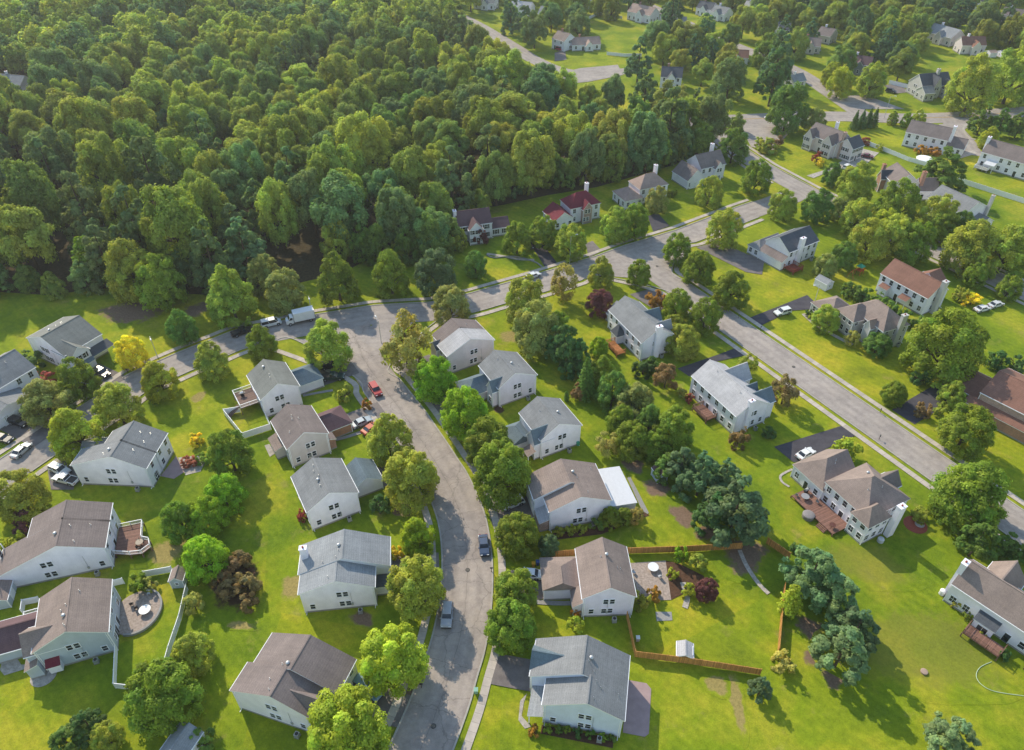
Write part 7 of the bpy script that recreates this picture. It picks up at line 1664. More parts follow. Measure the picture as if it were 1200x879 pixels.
def soft_mat(name, c, amt=1.0):
    t, p, col = grass_nodes(name); at = t.new('ShaderNodeAttribute', attribute_name='edge')
    k = t.math('ADD', at.outputs['Fac'], t.math('MULTIPLY', t.math('SUBTRACT', t.noise(p, .55, 6, .7), .5), 1.5))
    mr = t.new('ShaderNodeMapRange', interpolation_type='SMOOTHSTEP'); mr.inputs[1].default_value = .3; mr.inputs[2].default_value = .75; t.L(k, mr.inputs[0])
    s2 = t.ramp(t.noise(p, 2.2, 6, .75), [(.3, sc3(c, .65)), (.7, sc3(c, 1.35))])
    t.color(t.mix(col, s2, t.math('MULTIPLY', mr.outputs[0], amt))); return t.m
def asphalt(name, c, warm=0, cracks=True):
    t = NT(name, .9, .25); p = t.pos()
    col = t.ramp(t.noise(p, .09, 4), [(.3, sc3(c, .88)), (.7, sc3(c, 1.12))])
    col = t.mix(col, t.ramp(t.noise(p, 1.1, 5, .7), [(.3, (.86, .86, .86)), (.7, (1.12, 1.12, 1.12))]), .8, 'MULTIPLY')
    col = t.mix(col, t.ramp(t.noise(p, 9, 2, .8), [(.3, (.86, .86, .86)), (.7, (1.14, 1.14, 1.14))]), .8, 'MULTIPLY')
    col = t.mix(col, t.ramp(t.noise(p, .3, 6, .75), [(.42, (.84, .83, .84)), (.5, (1, 1, 1)), (.6, (1.1, 1.08, 1.05))]), .8, 'MULTIPLY')
    if cracks:
        ds = t.new('ShaderNodeVectorMath', operation='ADD'); no = t.new('ShaderNodeTexNoise'); no.inputs['Scale'].default_value = .5; no.inputs['Detail'].default_value = 4; t.L(p, no.inputs['Vector']); t.L(p, ds.inputs[0])
        sv = t.new('ShaderNodeVectorMath', operation='SCALE'); sv.inputs['Scale'].default_value = 2.2; t.L(no.outputs['Color'], sv.inputs[0]); t.L(sv.outputs[0], ds.inputs[1])
        v = t.new('ShaderNodeTexVoronoi', feature='DISTANCE_TO_EDGE'); v.inputs['Scale'].default_value = .1; t.L(ds.outputs[0], v.inputs['Vector'])
        k = t.math('MULTIPLY', t.math('LESS_THAN', v.outputs['Distance'], .007), .35)
        col = t.mix(col, sc3(c, .3), k)
        su = t.new('ShaderNodeSeparateXYZ'); t.L(t.coord('UV'), su.inputs[0]); nz = t.noise(p, .35, 4, .7)
        cr1 = t.math('LESS_THAN', t.math('ABSOLUTE', t.math('SUBTRACT', t.math('ADD', su.outputs['Y'], t.math('MULTIPLY', nz, .7)), 4.85)), .045)
        cr2 = t.math('LESS_THAN', t.math('FRACT', t.math('ADD', t.math('MULTIPLY', su.outputs['X'], .125), t.math('MULTIPLY', nz, .28))), .011)
        col = t.mix(col, sc3(c, .28), t.math('MULTIPLY', t.math('MAXIMUM', cr1, cr2), .42))
        v2 = t.new('ShaderNodeTexVoronoi', feature='F1'); v2.inputs['Scale'].default_value = .12; t.L(ds.outputs[0], v2.inputs['Vector'])
        col = t.mix(col, t.ramp(v2.outputs['Color'], [(0, (.93, .93, .95)), (1, (1.06, 1.05, 1.03))]), .7, 'MULTIPLY')
    sw = t.new('ShaderNodeSeparateXYZ'); t.L(t.coord('UV'), sw.inputs[0])
    lane = t.math('MULTIPLY', t.math('COSINE', t.math('MULTIPLY', sw.outputs['Y'], 2.793)), t.math('MULTIPLY', t.noise(p, .12, 3), .13))
    col = t.mix(col, (0, 0, 0), t.math('MULTIPLY_ADD', lane, 1.0, .03))
    t.color(col); t.bump(t.noise(p, 12, 2, .8), .3, .02); return t.m
def concrete(name, c):
    t = NT(name, .9, .2); p = t.pos(); uv = t.coord('UV'); s = t.new('ShaderNodeSeparateXYZ'); t.L(uv, s.inputs[0])
    j = t.math('LESS_THAN', t.math('FRACT', t.math('MULTIPLY', s.outputs['X'], 1 / 1.5)), .045)
    wn = t.new('ShaderNodeTexWhiteNoise', noise_dimensions='1D'); t.L(t.math('FLOOR', t.math('MULTIPLY', s.outputs['X'], 1 / 1.5)), wn.inputs['W'])
    col = t.ramp(wn.outputs['Value'], [(0, sc3(c, .85)), (1, sc3(c, 1.1))])
    col = t.mix(col, t.ramp(t.noise(p, .8, 5, .7), [(.3, (.8, .8, .8)), (.7, (1.12, 1.1, 1.08))]), .8, 'MULTIPLY')
    t.color(t.mix(col, sc3(c, .45), t.math('MULTIPLY', j, .7))); return t.m
def soil(name, c, v=.35):
    t = NT(name, 1, .1); p = t.pos()
    a = t.ramp(t.noise(p, 1.4, 6, .7), [(.3, sc3(c, 1 - v)), (.7, sc3(c, 1 + v))])
    t.color(t.mix(a, t.ramp(t.noise(p, 8, 3, .8), [(.3, (.7, .7, .7)), (.7, (1.3, 1.3, 1.3))]), .8, 'MULTIPLY')); t.bump(t.noise(p, 6), .6, .1); return t.m
GRASS = grass_mat(); ASPH = asphalt('road_asphalt', (.36, .315, .29), cracks=False); ASPHC = asphalt('cracked_asphalt', (.36, .31, .28)); ASPH2 = asphalt('fresh_asphalt', (.075, .07, .085), cracks=False); ASPH3 = asphalt('grey_driveway', (.2, .175, .17), cracks=False)
CONC = concrete('sidewalk_concrete', (.5, .44, .39)); KERB = plain('kerb_stone', (.4, .37, .33), .9, .15, 1); MULCH = soil('bark_mulch', (.1, .055, .035)); SOIL = soil('bare_soil', (.2, .13, .085)); LITTER = soil('forest_floor', (.07, .055, .03), .5)
DRY = soil('dry_grass', (.2,.17,.05), .25); DRY2 = soil('thin_lawn', (.15,.165,.03), .25)
GRAV = soil('pale_gravel', (.42, .38, .34)); YEL = plain('road_paint_yellow', (.6, .36, .04), .7, .15, 1)

def struct(name, bm_, mats, **k):
    o = bm_.obj(name, mats, **k); o['kind'] = 'structure'; return o
def grid_ground():
    b = MB(); X = [-6000, -900, -420, -210, -100, 0, 100, 210, 420, 900, 6000]; Y = [-900, -60, 30, 90, 150, 220, 320, 450, 620, 1200, 9000]
    for i in range(10):
        for j in range(10): b.face([(X[i], Y[j], -.05), (X[i + 1], Y[j], -.05), (X[i + 1], Y[j + 1], -.05), (X[i], Y[j + 1], -.05)])
    return struct('ground', b, GRASS, recalc=False)
grid_ground()
def smooth(pts, n=4):
    out = []
    for i in range(len(pts) - 1):
        p0, p1, p2, p3 = pts[max(i - 1, 0)], pts[i], pts[i + 1], pts[min(i + 2, len(pts) - 1)]
        for k in range(n):
            t = k / n
            out.append(tuple(.5 * (2 * p1[d] + (p2[d] - p0[d]) * t + (2 * p0[d] - 5 * p1[d] + 4 * p2[d] - p3[d]) * t * t + (3 * p1[d] - p0[d] - 3 * p2[d] + p3[d]) * t ** 3) for d in (0, 1)))
    return out + [tuple(pts[-1])]
def offset(pl, d):
    out = []
    for i, p in enumerate(pl):
        a, b = pl[max(i - 1, 0)], pl[min(i + 1, len(pl) - 1)]; L = math.hypot(b[0] - a[0], b[1] - a[1]) or 1
        out.append((p[0] - (b[1] - a[1]) / L * d, p[1] + (b[0] - a[0]) / L * d))
    return out
def resample(pl, s=.6):
    out = [pl[0]]
    for a, b in zip(pl, pl[1:]):
        L = math.hypot(b[0] - a[0], b[1] - a[1]); n = max(1, int(L / s))
        out += [(a[0] + (b[0] - a[0]) * k / n, a[1] + (b[1] - a[1]) * k / n) for k in range(1, n + 1)]
    return out
def strip(name, pl, w, z, m, zb=None, skip=None):
    l, r = offset(pl, w / 2), offset(pl, -w / 2); b = MB(); u = 0
    for i in range(len(pl) - 1):
        d = math.hypot(pl[i + 1][0] - pl[i][0], pl[i + 1][1] - pl[i][1])
        if not (skip and skip(((pl[i][0] + pl[i + 1][0]) / 2, (pl[i][1] + pl[i + 1][1]) / 2))):
            b.face([(*r[i], z), (*r[i + 1], z), (*l[i + 1], z), (*l[i], z)], 0, [(u, 0), (u + d, 0), (u + d, w), (u, w)])
            if zb is not None:
                b.face([(*r[i], zb), (*r[i + 1], zb), (*r[i + 1], z), (*r[i], z)], 0); b.face([(*l[i + 1], zb), (*l[i], zb), (*l[i], z), (*l[i + 1], z)], 0)
        u += d
    return struct(name, b, m, weld=True, recalc=False) if b.f else None
def flat(name, poly, z, m, uvlen=None):
    b = MB(); b.face([(*p, z) for p in poly], 0, [(p[0], p[1]) for p in poly])
    return struct(name, b, m, recalc=False)
RD = DATA['roads']; RL = {}
for i, (k, pts, w) in enumerate(RD):
    RL[k] = (smooth(pts, 6), w); strip('road', RL[k][0], w, .012 + .004 * i, ASPHC if k == 'b' else ASPH)
ROADPOLY = [offset(resample(l, 3), w / 2) + offset(resample(l, 3), -w / 2)[::-1] for l, w in RL.values()]
for i, poly in enumerate(DATA['road_patches']): flat('road', poly, .044 + .004 * i, ASPH); ROADPOLY.append(poly)
DRIVES += [p for p, m in DATA['drives']]
ndr = len(DATA['drives'])
for i, p in enumerate(DRIVES):
    k = i - (len(DRIVES) - ndr); m = {'dark': ASPH2, 'grey': ASPH3, 'conc': GRAV}[DATA['drives'][k][1]] if k >= 0 else ASPH3
    flat('driveway', p, .064 + .0005 * (i % 7), m)
def in_any(p, polys): return any(inpoly(p, q) for q in polys)
for pts, w in DATA['walks']: strip('sidewalk', resample(smooth(pts, 5), 1.5), w, .076, CONC)
for pts in DATA['kerbs']: strip('kerb', resample(smooth(pts, 5), .6), .28, .13, KERB, 0, lambda p: in_any(p, DRIVES))
for pts, w in DATA['lines']: strip('road_marking', smooth(pts, 4), w, .084, YEL)
def soft_patch(name, poly, z, mat):
    cx = sum(p[0] for p in poly) / len(poly); cy = sum(p[1] for p in poly) / len(poly); n = len(poly); V = [(cx, cy, z)]; W = [1.0]; Fc = []
    for k in (.6, 1.25):
        V += [(cx + (x - cx) * k, cy + (y - cy) * k, z) for x, y in poly]; W += [.8 if k < 1 else 0.0] * n
    for i in range(n): j = (i + 1) % n; Fc += [(0, 1 + i, 1 + j), (1 + i, 1 + n + i, 1 + n + j, 1 + j)]
    me = bpy.data.meshes.new(name); me.from_pydata(V, [], Fc); a = me.attributes.new('edge', 'FLOAT', 'POINT'); a.data.foreach_set('value', W); me.materials.append(mat)
    o = link(name, me); o['kind'] = 'structure'; return o
SOFT = dict(SOIL=soft_mat('soft_bare_soil', (.2, .135, .095)), MULCH=soft_mat('soft_leaf_mulch', (.085, .05, .03)), DRY=soft_mat('soft_dry_grass', (.3, .24, .085)), DRY2=soft_mat('soft_thin_lawn', (.2, .2, .035), .6))
for i, (name, poly, mk, z) in enumerate(DATA['patches']):
    if mk in SOFT and name in ('bare_soil', 'dry_grass', 'plant_bed') and len(poly) > 12: soft_patch(name, poly, -.044 + .0009 * i, SOFT[mk])
    else: flat(name, poly, z + .001 * (i % 9), globals()[mk])
for pts, w, mk in DATA['paths']: strip('path', resample(smooth(pts, 4), .5), w, .07, globals()[mk])

# ---------------------------------------------------------------- woodland
def dist_poly_ok(p, d):
    for q in FOOT:
        cx = sum(a[0] for a in q) / 4; cy = sum(a[1] for a in q) / 4
        if abs(p[0] - cx) < 22 and abs(p[1] - cy) < 22:
            if inpoly(p, q): return False
            for a, b in zip(q, q[1:] + q[:1]):
                L2 = (b[0] - a[0]) ** 2 + (b[1] - a[1]) ** 2; t = max(0, min(1, ((p[0] - a[0]) * (b[0] - a[0]) + (p[1] - a[1]) * (b[1] - a[1])) / L2))
                if math.hypot(p[0] - a[0] - t * (b[0] - a[0]), p[1] - a[1] - t * (b[1] - a[1])) < d: return False
    return True
def road_dist(p):
    b = 99
    for l, w in RL.values():
        for a, c in zip(l, l[1:]):
            L2 = (c[0] - a[0]) ** 2 + (c[1] - a[1]) ** 2
            if L2 == 0: continue
            t = max(0, min(1, ((p[0] - a[0]) * (c[0] - a[0]) + (p[1] - a[1]) * (c[1] - a[1])) / L2)); b = min(b, math.hypot(p[0] - a[0] - t * (c[0] - a[0]), p[1] - a[1] - t * (c[1] - a[1])) - w / 2)
    return b
PLACED = [(t[2], t[3], t[4] * KIND[t[1]][0] / 2) for t in DATA['trees']]
FARPTS = [h['o'] for h in DATA['houses'] if h['o'][1] > 290]
def open_view(p, g):
    for q in FARPTS + [(40, 373)]:
        L = math.hypot(*q); t = (p[0] * q[0] + p[1] * q[1]) / L; lat = abs(p[0] * q[1] - p[1] * q[0]) / L
        if -4 < L - t < 50 and lat < 10 and g.random() < .9: return False
    return True
def scatter(poly, smin, smax, g, tries=30000, edge=0, avoid=True, keep=(), view=False):
    xs = [p[0] for p in poly]; ys = [p[1] for p in poly]; out = []; cell = {}
    C = smax
    for _ in range(tries):
        p = (g.uniform(min(xs), max(xs)), g.uniform(min(ys), max(ys))); d = g.uniform(smin, smax)
        if not inpoly(p, poly): continue
        k = (int(p[0] // C), int(p[1] // C)); bad = False
        for i in (-1, 0, 1):
            for j in (-1, 0, 1):
                for q in cell.get((k[0] + i, k[1] + j), ()):
                    if math.hypot(p[0] - q[0], p[1] - q[1]) < (d + q[2]) / 2: bad = True
        if bad: continue
        if avoid and (road_dist(p) < 4 or not dist_poly_ok(p, 4.5)): continue
        if any(inpoly(p, q) for q in keep): continue
        if p[1] > 290 and p[0] > -60 and not open_view(p, g): continue
        if any(math.hypot(p[0] - a, p[1] - b) < .5 * d + .6 * r_ for a, b, r_ in PLACED if abs(p[0] - a) < 15 and abs(p[1] - b) < 15): continue
        out.append((p[0], p[1], d)); cell.setdefault(k, []).append((p[0], p[1], d))
    return out
g0 = random.Random(21)
F = DATA['forest']
flat('forest_floor', F['floor'], -.046, LITTER)
wood = scatter(F['poly'], 8.5, 14.5, g0, 60000, keep=F['gaps'])
cam_w = DATA['cam']
wood.sort(key=lambda p: math.hypot(p[0], p[1]))
FC = [(1.14 * c[0], 1.13 * c[1], 1.0 * c[2]) for c in [(.082, .105, .024), (.10, .118, .026), (.066, .095, .026), (.088, .105, .02), (.115, .125, .028), (.066, .095, .038), (.12, .135, .026), (.055, .084, .036), (.09, .105, .03)]]
NEAR = wood[:290]; FAR = wood[290:]
FL = DATA['forest_labels']
for x, y, d in NEAR:
    if g0.random() < F['conifer_p'] * (2.2 if y < 235 else .6):
        kind, name, lab, grp = 'pine', 'forest_pine', FL[1], 'pines mixed into the woodland'; col = (.064, .09, .034); s = d / 8 * g0.uniform(1.0, 1.2); sz = s * g0.uniform(1.15, 1.45)
    else:
        kind, name, lab, grp = 'oak', 'forest_tree', FL[0], 'broadleaf trees of the woodland'; col = g0.choice(FC); s = d / 14 * g0.uniform(1.15, 1.36); sz = s * g0.uniform(.85, 1.22) * (13.5 / d) ** .4 * (1.3 if x < -58 and y < 240 else 1.05)
    tree(name, kind, x, y, s, sz, col, lab, 'tree', grp)
ln = resample(F['front'], 5.5); ne = 0
for x, y in ln:
    x += g0.uniform(-2, 2); y += g0.uniform(-1.5, 4)
    if road_dist((x, y)) < 3.5 or not dist_poly_ok((x, y), 3.2) or any(inpoly((x, y), q) for q in F['gaps']) or any(math.hypot(x - a, y - b) < 3.5 for a, b, r_ in PLACED): continue
    s = g0.uniform(.75, 1.25)
    tree('edge_tree', g0.choice(('round', 'oval', 'round')), x, y, s, s * g0.uniform(.95, 1.45), g0.choice(FC), F['front_label'], 'tree', 'young trees along the front edge of the wood')
def far_wood(name, pts, label):
    P, N, T, S = [], [], [], []
    for i, (x, y, d) in enumerate(pts):
        g = np.random.default_rng(500 + i % 9); p, n, t = FARC[i % 9]; s = d / 14 * g0.uniform(1.2, 1.4); sz = s * g0.uniform(.85, 1.22) * (13.5 / d) ** .4; a = g0.uniform(0, 6.28)
        ca, sa = math.cos(a), math.sin(a); q = np.stack([(p[:, 0] * ca - p[:, 1] * sa) * s + x, (p[:, 0] * sa + p[:, 1] * ca) * s + y, p[:, 2] * sz], 1)
        nn = np.stack([n[:, 0] * ca - n[:, 1] * sa, n[:, 0] * sa + n[:, 1] * ca, n[:, 2]], 1); c = np.array(g0.choice(FC)) * g0.uniform(.88, 1.12)
        P.append(q); N.append(nn); T.append(t * c); S.append(np.full(len(p), .66 * s))
    me = leaf_mesh('crowns', np.concatenate(P), np.concatenate(N), np.concatenate(S), np.concatenate(T), .75, 3)
    o = link(name, me); o.color = (1, 1, 1, 1); o['kind'] = 'stuff'; o['label'] = label; return o
W_, H_, z_, n_, s_ = KIND['oak']
FARC = [crown_points('oak', np.random.default_rng(900 + i), 2600, W_, H_, z_, .6) for i in range(9)]
far_wood('distant_woodland', FAR, 'hazy far woodland canopy along the upper edge')
for poly, smin, smax, label, grp in DATA['fill']:
    pts = sorted(scatter(poly, smin, smax, g0, 9000, keep=DATA['fill_gaps']), key=lambda p: math.hypot(p[0], p[1]))
    for x, y, d in pts[:285]:
        u = g0.random()
        kind = 'pine' if u < .13 else 'round' if u < .5 else 'oak'
        W = KIND[kind][0]; s = d / W * g0.uniform(.95, 1.15); sz = s * g0.uniform(.95, 1.2) * (1.15 if kind == 'pine' else 1)
        col = (.05, .085, .04) if kind == 'pine' else g0.choice(FC)
        tree('background_tree', kind, x, y, s, sz, col, label, 'tree', grp)
    far_wood('distant_tree_belt', pts[285:], 'far tree belt behind the uppermost houses')

# ---------------------------------------------------------------- cars
TYRE = plain('tyre_rubber', (.02, .02, .021), .85, .15, 6); RIM = plain('alloy_rim', (.45, .46, .48), .35, .06, 5, .5, .7)
HEAD = plain('headlight_lens', (.7, .72, .75), .15, .05, 6, .6); TAIL = plain('taillight_lens', (.35, .015, .012), .25, .1, 6, .5); PAINT = paint()
SHAPE = dict(  # length, width, body side profile, cabin (x at belt rear/front, x at roof rear/front, belt, roof), wheel radius, axles
    sedan=(4.75, 1.82, [(-2.36, .32), (-2.38, .7), (-2.25, .98), (-1.55, 1.02), (1.0, 1.0), (2.05, .82), (2.36, .62), (2.38, .32)], (-1.75, 1.1, -1.0, .35, 1.0, 1.46), .33, (-1.4, 1.42)),
    suv=(4.75, 1.9, [(-2.36, .38), (-2.38, .8), (-2.3, 1.1), (-1.5, 1.13), (.95, 1.12), (2.1, 1.0), (2.36, .75), (2.38, .38)], (-2.26, 1.1, -1.95, .4, 1.1, 1.74), .37, (-1.4, 1.45)),
    van=(5.2, 1.98, [(-2.58, .35), (-2.6, .8), (-2.55, 1.15), (-1.5, 1.18), (1.5, 1.15), (2.3, .95), (2.58, .7), (2.6, .35)], (-2.52, 1.75, -2.4, .95, 1.14, 2.0), .36, (-1.6, 1.65)),
    pickup=(5.6, 1.98, [(-2.78, .45), (-2.8, 1.08), (-.75, 1.1), (-.7, 1.16), (1.05, 1.14), (2.4, 1.05), (2.78, .85), (2.8, .45)], (-.75, 1.2, -.5, .5, 1.12, 1.8), .4, (-1.7, 1.75)))
CARM = {}
def car_parts(t):
    if t in CARM: return CARM[t]
    L, W, pr, (b0, b1, r0, r1, zb, zr), wr, ax = SHAPE[t]; out = {}
    bm = bmesh.new(); hw = W / 2
    lo = [bm.verts.new((x, -hw, z)) for x, z in pr]; hi = [bm.verts.new((x, hw, z)) for x, z in pr]
    bm.faces.new(lo); bm.faces.new(hi[::-1])
    for i in range(len(pr)): j = (i + 1) % len(pr); bm.faces.new((lo[j], lo[i], hi[i], hi[j]))
    bmesh.ops.bevel(bm, geom=[e for e in bm.edges], offset=.09, segments=2, affect='EDGES', profile=.6)
    bmesh.ops.recalc_face_normals(bm, faces=bm.faces)
    me = bpy.data.meshes.new('body'); bm.to_mesh(me); bm.free()
    m = MB(); m.v = [tuple(v.co) for v in me.vertices]; m.f = [tuple(p.vertices) for p in me.polygons]; m.m = [0] * len(m.f); m.uv = [None] * len(m.f)
    ti = .19   # roof panel and pillars in body colour, wheel arches dark
    m.prism([(r0 - .04, -hw + ti), (r1 + .06, -hw + ti), (r1 + .1, 0), (r1 + .06, hw - ti), (r0 - .04, hw - ti)], zr - .05, zr + .02)
    for s in (-1, 1):
        for xb, xr in ((b0 + .03, r0), (b1 - .03, r1), ((b0 + b1) / 2 - .1, (r0 + r1) / 2 - .1)): m.tube([(xb, s * (hw - .07), zb - .05), (xr, s * (hw - ti + .02), zr - .02)], [.05, .045], 5)
        for x in ax: m.box(x - wr - .05, x + wr + .05, s * (hw + .006) - .01, s * (hw + .006) + .01, .2, wr * 2 + .06, 1)
        m.box(b1 - .25, b1 - .05, s * (hw + .1) - .1, s * (hw + .1) + .1, zb, zb + .14)
    m.box(-L / 2 - .03, -L / 2 + .06, -hw + .12, hw - .12, .3, .5, 1); m.box(L / 2 - .06, L / 2 + .03, -hw + .12, hw - .12, .3, .55, 1)
    if t == 'pickup': m.box(-L / 2 + .18, b0 - .12, -hw + .16, hw - .16, 1.0, 1.115, 1)
    out['body'] = m.mesh('body', [PAINT, DARK]); bpy.data.meshes.remove(me)
    for f in out['body'].polygons: f.use_smooth = False
    g = MB(); h = hw - .05; k = hw - ti - .01
    B = [(b0, -h, zb - .06), (b1, -h, zb - .06), (b1, h, zb - .06), (b0, h, zb - .06)]; T = [(r0, -k, zr - .045), (r1, -k, zr - .045), (r1, k, zr - .045), (r0, k, zr - .045)]
    for i in range(4): j = (i + 1) % 4; g.face([B[i], B[j], T[j], T[i]])
    g.face(T); out['window'] = g.mesh('cabin_glass', [GLASS])
    w = MB(); w.tube([(0, -.11, 0), (0, .11, 0)], [wr, wr], 18); out['wheel'] = w.mesh('wheel', [TYRE])
    r = MB(); r.tube([(0, -.118, 0), (0, .118, 0)], [wr * .62, wr * .62], 12); out['rim'] = r.mesh('rim', [RIM])
    q = MB(); q.box(-.05, .05, -.2, .2, -.07, .07); out['hl'] = q.mesh('headlight', [HEAD]); out['tl'] = q.mesh('taillight', [TAIL]); CARM[t] = out; return out
def car(name, t, x, y, h, col, label, cat, group=None):
    L, W, pr, cab, wr, ax = SHAPE[t]; P = car_parts(t); r = thing(name, label, cat, (x, y, .07), R(h), group)
    b = link('body', P['body'], r); b.color = (*col, 1); link('cabin_glass', P['window'], r)
    for xx in ax:
        for s in (-1, 1): w = link('wheel', P['wheel'], r, (xx, s * (W / 2 - .1), wr)); link('rim', P['rim'], w)
    for s in (-1, 1): link('headlight', P['hl'], r, (L / 2 - .01, s * (W / 2 - .32), .68 if t == 'sedan' else .8)); link('taillight', P['tl'], r, (-L / 2 + .01, s * (W / 2 - .3), .78 if t == 'sedan' else .9))
    return r
for c in DATA['cars']: car(*c)
def box_truck(x, y, h, label):
    r = thing('box_truck', label, 'truck', (x, y, .07), R(h)); wp = plain('truck_white', (.78, .78, .8), .35, .05, 1)
    b = MB(); b.box(-4.1, 1.35, -1.22, 1.22, .95, 3.45); b.box(-4.12, -4.05, -1.25, 1.25, .9, 3.48, 1)
    for i in range(12): b.box(-4.0 + i * .45, -3.97 + i * .45, -1.245, 1.245, 1.0, 3.4)
    bx = b.obj('cargo_box', [wp, METAL], r)
    c = MB(); pr = [(1.5, .55), (1.5, 2.45), (2.3, 2.5), (2.75, 1.75), (3.35, 1.55), (3.45, .6)]
    n = len(pr); c.face([(a, -1.0, z) for a, z in pr]); c.face([(a, 1.0, z) for a, z in pr][::-1])
    for i in range(n): j = (i + 1) % n; c.face([(pr[i][0], -1.0, pr[i][1]), (pr[i][0], 1.0, pr[i][1]), (pr[j][0], 1.0, pr[j][1]), (pr[j][0], -1.0, pr[j][1])])
    c.obj('cab', wp, r)
    g = MB(); g.face([(2.35, -.88, 2.42), (2.35, .88, 2.42), (2.76, .88, 1.8), (2.76, -.88, 1.8)]); 
    for s in (-1, 1): g.face([(1.7, s * 1.012, 1.65), (2.7, s * 1.012, 1.7), (2.3, s * 1.012, 2.35), (1.7, s * 1.012, 2.35)])
    for f in range(1): g.v[:4] = [(a + .012, b_, z_ + .012) for a, b_, z_ in g.v[:4]]
    g.obj('windshield', GLASS, r)
    ch = MB(); ch.box(-4.0, 3.2, -.45, .45, .55, .9); ch.obj('chassis', DARK, r)
    for xx in (-2.9, 2.5):
        for s in (-1, 1):
            w = MB(); w.tube([(0, -.15, 0), (0, .15, 0)], [.46, .46], 18); wo = w.obj('wheel', TYRE, r, (xx, s * .95, .46)); q = MB(); q.tube([(0, -.16, 0), (0, .16, 0)], [.26, .26], 12); q.obj('rim', RIM, wo)
    for s in (-1, 1):
        q = MB(); q.box(-.05, .05, -.15, .15, -.1, .1); q.obj('headlight', HEAD, r, (3.42, s * .7, .95))
box_truck(*DATA['truck'])

# ---------------------------------------------------------------- fences, street furniture, garden things
def fence(name, pts, h, panel_m, label, cat='fence', post=.12, step=2.4, cap=True):
    cx, cy = pts[0]; r = thing(name, label, cat, (cx, cy, 0)); pl = [(x - cx, y - cy) for x, y in pts]
    for (ax, ay), (bx, by) in zip(pl, pl[1:]):
        L = math.hypot(bx - ax, by - ay); a = math.atan2(by - ay, bx - ax); b = MB()
        b.box(0, L, -.03, .03, .06, h - .08); b.box(0, L, -.05, .05, h - .1, h); b.box(0, L, -.045, .045, .12, .24)
        b.obj('fence_panel', panel_m, r, (ax, ay, 0), a)
        n = max(1, round(L / step))
        for k in range(n + (1 if (bx, by) == pl[-1] else 0)):
            p = MB(); p.box(-post / 2, post / 2, -post / 2, post / 2, 0, h + .08)
            if cap: p.face([(-post * .7, -post * .7, h + .08), (post * .7, -post * .7, h + .08), (post * .7, post * .7, h + .08), (-post * .7, post * .7, h + .08)]); p.tube([(0, 0, h + .08), (0, 0, h + .16)], [post * .6, .01], 4, cap=False)
            p.obj('post', panel_m, r, (ax + (bx - ax) * k / n, ay + (by - ay) * k / n, 0), a)
for n_, pts, h_, mk, lab in DATA['fences']: fence(n_, pts, h_, globals()[mk], lab)
def street_lamp(x, y, h, a, label, H=7.5):
    r = thing('street_lamp', label, 'street lamp', (x, y, 0), R(a), 'street lamps along the kerbs'); gp = plain('lamp_grey', (.55, .56, .57), .45, .06, 2, .4, .3)
    b = MB(); b.tube([(0, 0, 0), (0, 0, .5), (0, 0, H)], [.13, .1, .065], 8); b.obj('pole', gp, r)
    b = MB(); b.tube([(0, 0, H - .3), (.6, 0, H + .1), (1.5, 0, H + .25)], [.045, .04, .035], 6); b.obj('arm', gp, r)
    b = MB(); b.prism([(1.35, -.13), (2.05, -.17), (2.15, 0), (2.05, .17), (1.35, .13)], H + .17, H + .33); b.dome((1.75, 0, H + .33), .38, .18, .1); b.obj('lamp_head', plain('lamp_head_white', (.75, .76, .78), .4, .05), r)
for a in DATA['lamps']: street_lamp(*a)
def mailbox(x, y, h, label):
    r = thing('mailbox', label, 'mailbox', (x, y, 0), R(h), 'kerbside mailboxes'); b = MB(); b.box(-.05, .05, -.05, .05, 0, 1.05); b.obj('post', plain('mailbox_post', (.1, .07, .05), .8, .2), r)
    b = MB(); pr = [(-.1 * math.cos(t) * 1.1, .1 * math.sin(t) + .12) for t in [math.pi * k / 6 for k in range(7)]]
    q = [(-.11, 0)] + pr + [(.11, 0)]; b.face([(-.25, y_, 1.05 + z_) for y_, z_ in q]); b.face([(.25, y_, 1.05 + z_) for y_, z_ in q][::-1])
    for (y1, z1), (y2, z2) in zip(q, q[1:] + q[:1]): b.face([(-.25, y1, 1.05 + z1), (.25, y1, 1.05 + z1), (.25, y2, 1.05 + z2), (-.25, y2, 1.05 + z2)])
    b.obj('box', DARK, r)
for a in DATA['mailboxes']: mailbox(*a)
def shed(x, y, h, w, d, wm, rm, label, e=2.1, r_=2.9):
    r = thing('garden_shed', label, 'shed', (x, y, 0), R(h)); v = dict(x=(-w / 2, w / 2), y=(-d / 2, d / 2), e=e, r=r_, t='x', z0=0, ov=.15, k0=.12, k1=.12)
    build_vol(r, v, wm, rm); c, n = math.cos(R(h)), math.sin(R(h)); FOOT.append([(x + a * c - b * n, y + a * n + b * c) for a, b in ((-w / 2, -d / 2), (w / 2, -d / 2), (w / 2, d / 2), (-w / 2, d / 2))])
    garage_door(r, v, 'y0', 0, 1.4, 1.75); window(r, v, 'x1', 0, 1.0, .5, .6); window(r, v, 'x0', 0, 1.0, .5, .6)
for a in DATA['sheds']: shed(*a)
def table_set(x, y, rad, col, label, z=0, umbrella=False):
    r = thing('patio_table', label, 'table', (x, y, z)); m = plain('table_' + str(col), col, .4, .06)
    b = MB(); b.tube([(0, 0, .7), (0, 0, .75)], [rad, rad], 20); b.obj('table_top', m, r)
    for k in range(4): b = MB(); a = k * 1.571 + .78; b.tube([(math.cos(a) * rad * .8, math.sin(a) * rad * .8, 0), (math.cos(a) * rad * .6, math.sin(a) * rad * .6, .7)], [.025, .025], 5); b.obj('leg', DARK, r)
for a in DATA['tables']: table_set(*a)
